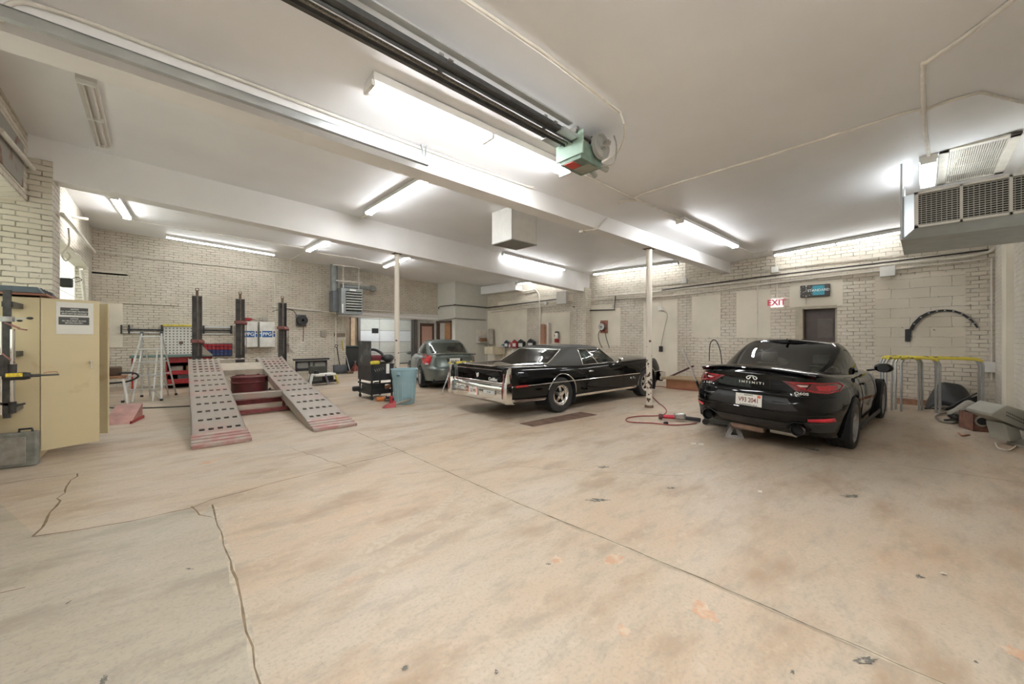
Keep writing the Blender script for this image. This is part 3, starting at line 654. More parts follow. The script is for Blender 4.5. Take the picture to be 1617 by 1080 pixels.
def carshell(sp):
    """returns dict of MeshBuilders by class, and a BVH of the whole shell"""
    N, T = sp.get('N', 300), sp.get('T', 34); cls = {}; allv = []; allf = []
    def emit(P, closed, clsf, skip=None):
        nr = len(P); nc = len(P[0])
        for i in range(nr - 1):
            for j in range(nc if closed else nc - 1):
                j2 = (j + 1) % nc; q = [P[i][j], P[i][j2], P[i + 1][j2], P[i + 1][j]]
                c = sum(q, Vector()) / 4
                if (q[0] - q[2]).length < 1e-6: continue
                k = clsf(c, i, j)
                if k is None: continue
                mb, mp = cls.setdefault(k, (MB(), {})); ids = []
                for p in q:
                    key = (round(p.x, 5), round(p.y, 5), round(p.z, 5))
                    if key not in mp: mp[key] = len(mb.v); mb.v.append(tuple(p))
                    if mp[key] not in ids: ids.append(mp[key])
                if len(ids) >= 3: mb.f.append(tuple(ids)); mb.mi.append(0)
                n = len(allv); allv.extend(q); allf.append((n, n + 1, n + 2, n + 3))
    # lower body
    wheels = sp['wheels']; ra = sp['arch']; P = []; zb, zt = sp['zb'], sp['zt']
    def snapw(p):
        if abs(p.y) > .5:
            for (wx, wz) in wheels:
                dx, dz = p.x - wx, p.z - wz; d = math.hypot(dx, dz)
                if abs(d - ra) < .016 and d > 0: return Vector((wx + dx / d * ra, p.y, wz + dz / d * ra))
        return p
    for j in range(T + 1):
        t = j / T; pr = sp['prof'](t)
        o = outline(sp['xr'](t), sp['xf'](t), lambda x: sp['hw'](x) * pr, sp['nr'], sp['nf'], N)
        row = []
        for x, y in o: row.append(snapw(Vector((x, y, lp(zb(x), zt(x), t)))))
        if sp.get('bend'): row = [sp['bend'](p, t) for p in row]
        P.append(row)
    def inarch(c):
        return abs(c.y) > .5 and any(math.hypot(c.x - wx, c.z - wz) < ra - .001 for wx, wz in wheels)
    emit(P, True, lambda c, i, j: None if inarch(c) else sp['cls'](c, (i + .5) / T, 'side'))
    top = P[-1]; rows = []; m = 24; cr = sp['crown']
    def lid(top, zf, m):
        rows = []
        for i in range(N // 2 + 1):
            a = top[i]; b = top[(N - i) % N]; rows.append([])
            for k in range(m + 1):
                v = k / m; v = .5 - .5 * math.cos(PI * v); p = a.lerp(b, v); s = 1 - (2 * v - 1) ** 2
                p = Vector((p.x, p.y, p.z + zf(p.x, 2 * v - 1, s))); rows[-1].append(p)
        return rows
    emit(lid(top, cr, m), False, lambda c, i, j: sp['cls'](c, 1, 'lid'))
    # greenhouse
    g = sp['gh']; Ng, Tg = sp.get('Ng', 220), sp.get('Tg', 20); P = []
    for j in range(Tg + 1):
        t = j / Tg
        o = outline(g['xr'](t), g['xf'](t), lambda x: g['hw'](x) * g['prof'](t), g['nr'], g['nf'], Ng); row = []
        for x, y in o: row.append(Vector((x, y, lp(zt(x) + g.get('z0', -.01), g['zr'](x), t))))
        P.append(row)
    emit(P, True, lambda c, i, j: g['cls'](c, (i + .5) / Tg))
    N = Ng; emit(lid(P[-1], g['crown'], 16), False, lambda c, i, j: g['cls'](c, 1.01))
    return {k: v[0] for k, v in cls.items()}, BVHTree.FromPolygons(allv, allf)
class Proj:
    def __init__(s, bvh): s.b = bvh
    def hit(s, a, b, side):
        """side: 'rear' (a=y,b=z), 'right'/'left' (a=x,b=z), 'top' (a=x,b=y), 'front'"""
        o, d = {'rear': (Vector((-4, a, b)), Vector((1, 0, 0))), 'front': (Vector((8, a, b)), Vector((-1, 0, 0))), 'right': (Vector((a, -3, b)), Vector((0, 1, 0))),
                'left': (Vector((a, 3, b)), Vector((0, -1, 0))), 'top': (Vector((a, b, 4)), Vector((0, 0, -1)))}[side]
        h, n, _, _ = s.b.ray_cast(o, d)
        if h is None: return None, -d
        if n.dot(d) > 0: n = -n
        return h, n
    def patch(s, poly, side, mat, name, parent, off=.006, step=.03, thick=.0):
        bm = bmesh.new(); vs = [bm.verts.new((a, b, 0)) for a, b in poly]; bm.faces.new(vs)
        for ax in (0, 1):
            lo = min(p[ax] for p in poly); hi = max(p[ax] for p in poly); k = lo + step
            while k < hi:
                co = [0, 0, 0]; no = [0, 0, 0]; co[ax] = k; no[ax] = 1
                bmesh.ops.bisect_plane(bm, geom=bm.verts[:] + bm.edges[:] + bm.faces[:], plane_co=co, plane_no=no); k += step
        mb = MB(); last = None
        bm.verts.ensure_lookup_table()
        for v in bm.verts:
            h, n = s.hit(v.co.x, v.co.y, side); mb.v.append(tuple(h + n * off) if h else None); v.index = len(mb.v) - 1
        for f in bm.faces:
            ids = tuple(v.index for v in f.verts)
            if all(mb.v[i] is not None for i in ids): mb.f.append(ids); mb.mi.append(0)
        used = sorted({i for f in mb.f for i in f}); mp_ = {i: k for k, i in enumerate(used)}; mb.v = [mb.v[i] for i in used]; mb.f = [tuple(mp_[i] for i in f) for f in mb.f]
        bm.free(); o = mb.build(name, mat, parent, smooth=True)
        if thick:
            md = o.modifiers.new('solid', 'SOLIDIFY'); md.thickness = thick; md.offset = 0
        return o
    def line(s, pts, side, r, mat, name, parent, off=0, step=.05, n=6, closed=False):
        Q = []; pts = list(pts) + ([pts[0]] if closed else [])
        for a, b in zip(pts, pts[1:]):
            k = max(1, int(math.hypot(b[0] - a[0], b[1] - a[1]) / step))
            for i in range(k):
                h, nn = s.hit(lp(a[0], b[0], i / k), lp(a[1], b[1], i / k), side)
                if h: Q.append(h + nn * off)
        if not closed:
            h, nn = s.hit(*pts[-1], side)
            if h: Q.append(h + nn * off)
        if len(Q) < 2: return None
        mb = MB(); mb.tube(Q, r, n, closed=closed); return mb.build(name, mat, parent)
def wheel(car, x, y, r, w, style, side, rim_mat, back_mat, z=None, rimr=.62, name='wheel'):
    """side -1 = right (outer face to -y)"""
    z = r if z is None else z
    t = bpy.data.objects.new(name, None); C.objects.link(t); t.parent = car; t.location = (x, y, z); t.rotation_euler = (0, 0, 0 if side < 0 else PI)
    t.empty_display_size = .1; rr = r * rimr; h = w / 2
    mb = MB(); prof = [(rr, h * .9), (rr + .03, h), (r * .90, h * 1.0), (r * .965, h * .93), (r, h * .74)]
    for g in (.5, .18, -.18, -.5): prof += [(r, h * (g + .09)), (r - .010, h * (g + .05)), (r - .010, h * (g - .05)), (r, h * (g - .09))]
    prof += [(r, -h * .74), (r * .965, -h * .93), (r * .90, -h), (rr + .03, -h), (rr, -h * .9)]
    mb.lathe(prof, axis='y', n=40); mb.build('tyre', M_rubber, t, ang=50)
    mb = MB(); mb.lathe([(rr + .004, -h * .86), (rr + .006, -h * .92), (rr - .012, -h * .94), (rr - .03, -h * .8), (rr - .035, h * .6)], axis='y', n=40)
    mb.build('rim', rim_mat, t, ang=50)
    mb = MB(); mb.lathe([(.001, -h * .2), (rr - .03, -h * .2)], axis='y', n=30); mb.build('brake_disc', back_mat, t)
    mb = MB(); yo = -h * .62
    def spoke(a, w0, w1, r0, r1, y0, y1, th=.02):
        ca, sa = math.cos(a), math.sin(a)
        def P(rad, off, yy): return (rad * ca - off * sa, yy, rad * sa + off * ca)
        vs = [P(r0, -w0 / 2, y0), P(r0, w0 / 2, y0), P(r1, w1 / 2, y1), P(r1, -w1 / 2, y1)]
        vs += [(p[0], p[1] + th, p[2]) for p in vs]
        mb.add(vs, [(0, 1, 2, 3), (7, 6, 5, 4), (0, 4, 5, 1), (1, 5, 6, 2), (2, 6, 7, 3), (3, 7, 4, 0)])
    if style == 'five':
        for k in range(5):
            for d in (-.09, .09): spoke(PI / 2 + 2 * PI * k / 5 + d, .035, .028, .05, rr - .02, yo - .0, -h * .78)
        mb.lathe([(.001, yo - .015), (.05, yo - .015), (.062, yo), (.062, yo + .03)], axis='y', n=20)
    elif style == 'twin':
        for k in range(5):
            for d in (-.20, .20): spoke(PI / 2 + 2 * PI * k / 5 + d, .03, .035, .05, rr - .02, yo + .01, -h * .80)
        mb.lathe([(.001, yo - .01), (.045, yo - .01), (.07, yo + .01), (.07, yo + .04)], axis='y', n=20)
    else:   # rally
        for k in range(5): spoke(PI / 2 + 2 * PI * k / 5, .075, .055, .05, rr * .78, yo - .02, yo + .005, .03)
        mb.lathe([(rr * .72, yo + .03), (rr * .74, yo - .0), (rr * .86, yo - .01), (rr - .02, -h * .8)], axis='y', n=36)
        mb.lathe([(.001, yo - .05), (.04, yo - .05), (.055, yo - .02), (.055, yo + .03)], axis='y', n=20)
    mb.build('spokes', rim_mat, t, ang=40)
    return t
def archliner(car, wheels, ra, w, hwf):
    for wx, wz in wheels:
        for s in (-1, 1):
            mb = MB(); n = 18; P = []
            for k in range(n + 1):
                a = -.5 + (PI + 1.0) * k / n; P.append([(wx + ra * math.cos(a), s * (hwf(wx) - .015), wz + ra * math.sin(a)), (wx + ra * math.cos(a), s * (hwf(wx) - .42), wz + ra * math.sin(a))])
            mb.grid(P); vs = [(wx + ra * math.cos(-.5 + (PI + 1) * k / n), s * (hwf(wx) - .42), wz + ra * math.sin(-.5 + (PI + 1) * k / n)) for k in range(n + 1)]
            mb.add(vs, [tuple(range(n + 1))]); mb.build('wheel_well', M_dark, car)
def seats(car, xs, y, z, mat, w=.5, h=.62, rest=True):
    for x in xs:
        for s in (-1, 1):
            mb = MB(); P = []
            mb.box((x, s * y - w / 2, z), (x + .5, s * y + w / 2, z + .16)); mb.build('seat', mat, car, bevel=.04)
            mb = MB(); mb.add([(x - .22, s * y - w / 2 + .05, z + h), (x - .12, s * y - w / 2 + .05, z + h), (x + .12, s * y - w / 2, z), (x - .02, s * y - w / 2, z), (x - .22, s * y + w / 2 - .05, z + h), (x - .12, s * y + w / 2 - .05, z + h), (x + .12, s * y + w / 2, z), (x - .02, s * y + w / 2, z)],
                    [(0, 1, 2, 3), (7, 6, 5, 4), (0, 4, 5, 1), (1, 5, 6, 2), (2, 6, 7, 3), (3, 7, 4, 0)]); mb.build('backrest', mat, car, bevel=.05)
            if rest: mb = MB(); mb.cbox((x - .17, s * y, z + h + .09), (.08, .24, .16)); mb.build('headrest', mat, car, bevel=.035)
def paint(name, col, coat=1, metal=0, rough=.35):
    if name in MATS: return MATS[name]
    m, nt, b = newmat(name); L = nt.links.new
    tc = nd(nt, 'ShaderNodeTexCoord'); no = nd(nt, 'ShaderNodeTexNoise'); no.inputs['Scale'].default_value = 2.5; no.inputs['Detail'].default_value = 6; L(tc.outputs['Object'], no.inputs['Vector'])
    cr = nd(nt, 'ShaderNodeValToRGB'); cr.color_ramp.elements[0].color = (*[c * .85 for c in col], 1); cr.color_ramp.elements[1].color = (*[c * 1.15 for c in col], 1); L(no.outputs['Fac'], cr.inputs[0]); L(cr.outputs[0], b.inputs['Base Color'])
    b.inputs['Metallic'].default_value = metal; b.inputs['Roughness'].default_value = rough; b.inputs['Coat Weight'].default_value = coat; b.inputs['Coat Roughness'].default_value = .02; b.inputs['Coat IOR'].default_value = 1.42; b.inputs['Specular IOR Level'].default_value = .0 if not metal else .5
    MATS[name] = m; return m
def lens(name, col, e=0):
    return pm(name, col, .12, 0, .25, 30, coat=.8)
M_lens = lens('red tail lens', (.42, .008, .018)); M_lensd = lens('dark red tail lens', (.13, .005, .010)); M_clear = pm('clear lens', (.70, .74, .74), .1, .3, .1)
M_plate = pm('number plate white', (.72, .71, .68), .45, 0, .03)
M_ink = pm('dark red ink', (.16, .035, .03), .6, 0, .1); M_inkb = pm('black ink', (.02, .02, .02), .6)
def plate(car, M, rows, w=.305, h=.152, name='number_plate'):
    mb = MB(); mb.box((-w / 2, -h / 2, -.003), (w / 2, h / 2, .003), M); p = mb.build(name, M_plate, car, bevel=.004, smooth=False)
    for body, x, y, s, mat, sx in rows:
        text('plate_text', body, s, mat, p, M @ Matrix.Translation((x, y, .0045)), .0005, sx=sx, bold=True)
    return p
def cargrp(name, label, cat, rear, front, hw, sc, lift=0, roll=0, pitch=0):
    """rear/front: ground points below the right-hand wheels; the thing sits at the middle of the rear axle"""
    d = (front - rear); d.z = 0; a = math.atan2(d.y, d.x); n = Vector((-math.sin(a), math.cos(a), 0))
    t = thing(name, label, cat, rear + n * hw * sc + Vector((0, 0, lift)), a); t.scale = (sc, sc, sc); t.rotation_euler = (roll, pitch, a); return t
Mrear = lambda x, y, z, tilt=0: Matrix.Translation((x, y, z)) @ Matrix(((0, 0, -1, 0), (-1, 0, 0, 0), (0, 1, 0, 0), (0, 0, 0, 1))) @ Matrix.Rotation(tilt, 4, 'X')
# ---------------------------------------------------------------- black modern coupe
M_inf = paint('deep black pearl paint', (.0025, .0027, .0035))
def modern_coupe():
    car = cargrp('coupe', 'black modern sports coupe on a jack stand at right, with red tail lamps', 'car', G(1341, 705), G(1385, 662), .86, 1.055, .0, 0)
    wh = [(0, .345), (2.85, .345)]; ra = .375
    zt = cur([(-1.1, .985), (-.75, 1.0), (-.3, .975), (.4, .955), (1.2, .93), (2.1, .90), (2.9, .82), (3.5, .70), (3.7, .62)])
    zb = cur([(-1.1, .27), (-.8, .24), (-.35, .20), (2.6, .19), (3.3, .19), (3.6, .22)])
    hw = cur([(-1.15, .83), (-.7, .90), (0, .925), (.9, .89), (1.8, .885), (2.85, .905), (3.4, .86), (3.7, .78)])
    prof = cur([(0, .955), (.12, .97), (.3, .985), (.5, 1.0), (.68, .985), (.82, .955), (.92, .91), (.97, .87), (1, .81)])
    xr = cur([(0, -.86), (.15, -1.01), (.3, -1.06), (.5, -1.06), (.66, -1.00), (.8, -.98), (.9, -.975), (.96, -.985), (1, -.96)])
    xf = cur([(0, 3.55), (.3, 3.72), (.6, 3.70), (.85, 3.6), (1, 3.45)])
    def bend(p, t):
        # the sides tuck in between the hips and the lamp wrap
        return p
    def cls(c, t, w):
        return 'body'
    gx0, gx1 = -.62, 2.15
    g = dict(xr=cur([(0, -.66), (.25, -.40), (.5, -.10), (.75, .22), (.92, .46), (1, .62)]), xf=cur([(0, 2.12), (.5, 1.72), (.9, 1.36), (1, 1.22)]),
             hw=cur([(-.7, .60), (-.2, .72), (.5, .775), (1.2, .78), (2.1, .70)]), prof=cur([(0, 1.0), (.3, .955), (.6, .88), (.85, .80), (1, .70)]), nr=3.2, nf=3.2, z0=-.03,
             zr=cur([(-.7, 1.22), (-.1, 1.28), (.4, 1.34), (1.0, 1.365), (1.6, 1.34), (2.1, 1.28)]), crown=lambda x, v, s: .045 * s)
    def gc(c, t):
        if t > 1: return 'roof'
        a = abs(c.y); hwx = g['hw'](c.x) * g['prof'](t)
        xr_, xf_ = g['xr'](t), g['xf'](t)
        if c.x < xr_ + .22 and a < hwx * .86 and t > .10: return 'rear_window' if t < .93 else 'roof'
        if c.x > xf_ - .25 and a < hwx * .88 and t > .1: return 'windscreen'
        if t > .15 and t < .86 and c.x > -.02 + .55 * t * t and c.x < xf_ - .28 and c.x > xr_ + .34: return 'side_window'
        return 'pillar'
    g['cls'] = gc
    sp = dict(N=320, T=36, wheels=wh, arch=ra, zb=zb, zt=zt, hw=hw, prof=prof, xr=xr, xf=xf, nr=5.0, nf=3.0, cls=cls, gh=g, crown=lambda x, v, s: .055 * s ** .7 * (1 if x > -.7 else max(0, 1 - (-.7 - x) / .3) * .8 + .2) )
    parts, bvh = carshell(sp); pj = Proj(bvh)
    gl = glassmat('coupe glass', (.50, .58, .48))
    for k, mb in parts.items():
        (mb.build if k == 'body' else mb.split)(k, {'body': M_inf, 'pillar': M_inf, 'roof': M_inf}.get(k, gl), car, ang=60)
    mb = MB(); mb.box((-.55, -.62, .22), (3.4, .62, .5)); mb.box((-.4, -.60, .22), (2.3, .60, .55)); mb.build('underbody', M_dark, car, smooth=False)
    archliner(car, wh, ra, .3, hw)
    rim = pm('dark alloy', (.30, .30, .30), .3, .8, .1)
    wheel(car, 0, -.79, .345, .265, 'five', -1, rim, M_steel, rimr=.70); wheel(car, 2.85, -.79, .345, .245, 'five', -1, rim, M_steel, rimr=.70); wheel(car, 2.85, .79, .345, .245, 'five', 1, rim, M_steel, rimr=.70)
    # hub of the missing wheel
    mb = MB(); mb.lathe([(.001, .62), (.16, .62), (.16, .64), (.07, .65), (.07, .68), (.001, .68)], (0, 0, .345), 'y', 24); mb.build('brake_disc', M_steel, car)
    # lamps
    for s in (1, -1):
        f = lambda P: [(s * a, b) for a, b in P]
        lp_ = pj.patch(f([(.40, .895), (.56, .905), (.80, .90), (.835, .86), (.82, .80), (.74, .775), (.62, .785), (.50, .83)]), 'rear', M_lensd, 'tail_lamp', car, .008)
        lp2 = pj.patch([(p, z) for p, z in [(-.97, .905), (-.86, .91), (-.72, .885), (-.68, .865), (-.80, .80), (-.96, .79)]], 'left' if s > 0 else 'right', M_lensd, 'lamp_wrap', lp_, .007)
        pj.line(f([(.41, .892), (.60, .898), (.79, .893), (.822, .858), (.808, .808), (.74, .787), (.63, .797), (.52, .835), (.41, .892)]), 'rear', .0085, M_lens, 'light_bar', lp_, .012)
        pj.line(f([(.60, .89), (.56, .815)]), 'rear', .005, M_inf, 'lamp_joint', lp_, .014)
        pj.patch(f([(.635, .868), (.79, .872), (.80, .825), (.74, .806), (.665, .812)]), 'rear', M_lens, 'bright_lens', lp_, .011)
        pj.patch(f([(.47, .867), (.58, .870), (.57, .850), (.505, .847)]), 'rear', pm('pale pink lens', (.62, .40, .40), .15), 'reversing_lens', lp_, .013)
        pj.patch(f([(.60, .475), (.80, .49), (.81, .44), (.60, .445)]), 'rear', pm('red reflector', (.60, .015, .035), .2, coat=.5), 'reflector', car, .01, thick=.006)
        pj.patch(f([(.56, .43), (.84, .43), (.80, .30), (.62, .30)]), 'rear', M_black, 'bumper_vent', car, .004)
        pj.patch(f([(.20, .70), (.40, .70), (.52, .56), (.25, .54)]), 'rear', pm('satin black', (.010, .010, .011), .5), 'plate_recess', car, .002)
        # exhaust
        mb = MB(); mb.lathe([(.055, .1), (.058, 0), (.067, -.012), (.072, .0), (.074, .12)], axis='x', n=24, M=Matrix.Translation((-1.035, s * .52, .335))); mb.build('exhaust_tip', pm('dark chrome', (.25, .25, .26), .12, 1, .1), car)
        mb = MB(); mb.cyl((-.98, s * .52, .335), (-.97, s * .52, .335), .057, 20); mb.build('exhaust_bore', M_dark, car)
        pj.line(f([(.42, .335), (.425, .385), (.47, .42), (.57, .42), (.615, .385), (.62, .335)]), 'rear', .010, M_inf, 'exhaust_trim', car, .008)
    pj.patch([(-.20, .70), (.20, .70), (.25, .54), (-.25, .54)], 'rear', pm('satin black', (.010, .010, .011), .5), 'plate_recess', car, .002)
    pj.patch([(-.44, .40), (.44, .40), (.36, .29), (-.36, .29)], 'rear', M_black, 'diffuser', car, .006)
    pj.line([(-.80, .735), (-.5, .728), (0, .722), (.5, .728), (.80, .735)], 'rear', .005, M_dark, 'boot_shut_line', car, .001)
    pj.line([(-.80, .52), (-.5, .515), (-.28, .525), (.28, .525), (.5, .515), (.80, .52)], 'rear', .007, M_inf, 'bumper_crease', car, .003)
    # lip spoiler
    mb = MB(); P = []
    for k in range(25):
        y = lp(-.66, .66, k / 24); e = abs(y / .66) ** 2.5; x0 = -.975 + .06 * e; z0 = 1.022 - .05 * e
        P.append([(x0 + .18, y, z0 + .0), (x0 + .05, y, z0 + .018), (x0 - .02, y, z0 + .02), (x0 - .025, y, z0 + .008), (x0 + .03, y, z0 - .03)])
    mb.grid(P); mb.build('boot_spoiler', M_inf, car, ang=50)
    # badge and lettering
    h, n = pj.hit(0, .87, 'rear'); X = h.x - .012
    pj2 = Mrear(X, .0, .905)
    mb = MB(); pts = []
    for k in range(30):
        a = -PI * .42 + (2 * PI - PI * .16) * k / 29 - PI * 0; pts.append((.062 * math.sin(a + PI), .026 * -math.cos(a + PI)))
    P = [pj2 @ Vector((.060 * math.sin(t), .026 * math.cos(t) * (1 if math.cos(t) > 0 else 1), 0)) for t in [lp(-PI * .80, PI * .80, k / 28) for k in range(29)]]
    P = [pj2 @ Vector((-.012, .012, 0))] + P + [pj2 @ Vector((.012, .012, 0))]
    mb.tube(P, .0065, 6); mb.build('badge', M_let2, car)
    text('maker_lettering', 'I N F I N I T I', .040, M_let2, car, Mrear(X - .006, 0, .845), .003, bold=True, sx=1.3)
    h, n = pj.hit(-.53, .77, 'rear'); text('model_lettering', 'Q60S', .042, M_let2, car, frame((h.x - .008, -.53, .768), (-n.y * -1, -1, 0) if False else (.22, -1, 0), (0, 0, 1)), .003, bold=True, sx=1.5)
    h, n = pj.hit(.55, .77, 'rear'); text('model_lettering', '3.0T', .034, M_let2, car, frame((h.x - .008, .55, .775), (-.22, -1, 0), (0, 0, 1)), .003, bold=True, sx=1.5)
    h, n = pj.hit(0, .62, 'rear')
    pl = plate(car, Mrear(h.x - .015, .0, .625), [('V93 2041', 0, -.004, .082, M_ink, .74), ('INFINITI', -.0, .060, .024, M_inkb, 1.15), ('CLARENDON HILLS', 0, -.064, .022, M_inkb, 1.05)])
    mb = MB(); mb.box((.10, .035, .004), (.138, .068, .0055), Mrear(h.x - .015, .0, .625)); mb.build('sticker', pm('orange sticker', (.75, .16, .09), .5), pl, smooth=False)
    # fin antenna, mirrors, window trim, door lines
    mb = MB(); mb.add([(.50, -.02, 1.36), (.50, .02, 1.36), (.64, .012, 1.37), (.64, -.012, 1.37), (.515, -.003, 1.42), (.515, .003, 1.42)], [(0, 1, 5, 4), (1, 2, 5), (2, 3, 4, 5), (3, 0, 4), (0, 3, 2, 1)]); mb.build('antenna', M_inf, car)
    for s in (-1, 1):
        mb = MB(); mb.sph((1.72, s * .99, .99), .1, 16, (.85, 1.15, .75)); mb.build('mirror_shell', M_inf, car)
        mb = MB(); mb.beam((1.74, s * .80, .93), (1.72, s * .92, .96), .06, .03); mb.build('mirror_arm', M_black, car)
        mb = MB(); mb.cyl((1.632, s * .99, .99), (1.640, s * .99, .99), .068, 20); mb.build('mirror_glass', M_black, car)
        sd = 'right' if s < 0 else 'left'
        pj.line([(.62, .90), (.60, .60), (.68, .36), (.80, .25)], sd, .004, M_dark, 'door_shut_line', car, .0)
        pj.line([(1.95, .86), (2.02, .55), (1.98, .25)], sd, .004, M_dark, 'door_shut_line', car, .0)
        pj.line([(-.6, .80), (0, .83), (.7, .80), (1.4, .775), (2.2, .78), (2.8, .75)], sd, .004, M_inf, 'side_crease', car, .002)
        mb = MB(); hx, _ = pj.hit(.85, .80, sd); mb.cbox((.85, hx.y + s * .02, .80), (.20, .03, .028)); mb.build('door_handle', M_inf, car, bevel=.008)
        mb = MB(); mb.beam((.45, s * .90, .215), (2.4, s * .90, .215), .03, .06); mb.build('sill', M_black, car, bevel=.01)
        # splash guard of the right rear
    # muffler and tank seen below
    mb = MB(); mb.lathe([(.001, -.2), (.07, -.2), (.09, -.17), (.09, .17), (.07, .2), (.001, .2)], axis='y', n=20, M=Matrix.Translation((-.72, .10, .22)) @ Matrix.Scale(.8, 4, (0, 0, 1))); mb.build('silencer', pm('rusty silencer', (.34, .24, .19), .5, .3, .3, 9), car)
    mb = MB(); mb.lathe([(.001, -.14), (.07, -.14), (.07, .14), (.001, .14)], axis='y', n=20, M=Matrix.Translation((-.74, -.32, .225)) @ Matrix.Scale(.6, 4, (0, 0, 1))); mb.build('silencer', pm('grey silencer', (.42, .40, .37), .45, .4, .2), car)
    seats(car, (1.15,), .36, .42, pm('beige leather', (.42, .37, .28), .6), .48, .58); seats(car, (.35,), .34, .5, pm('beige leather', (.42, .37, .28), .6), .5, .42, False)
    mb = MB(); mb.tube([(1.55, .36 + .17 * math.cos(a), .88 + .17 * math.sin(a)) for a in [2 * PI * k / 24 for k in range(24)]], .012, 6, closed=True); mb.build('steering_wheel', M_black, car)
    return car
coupe = modern_coupe()
coupe.rotation_euler.x = R(2.0)
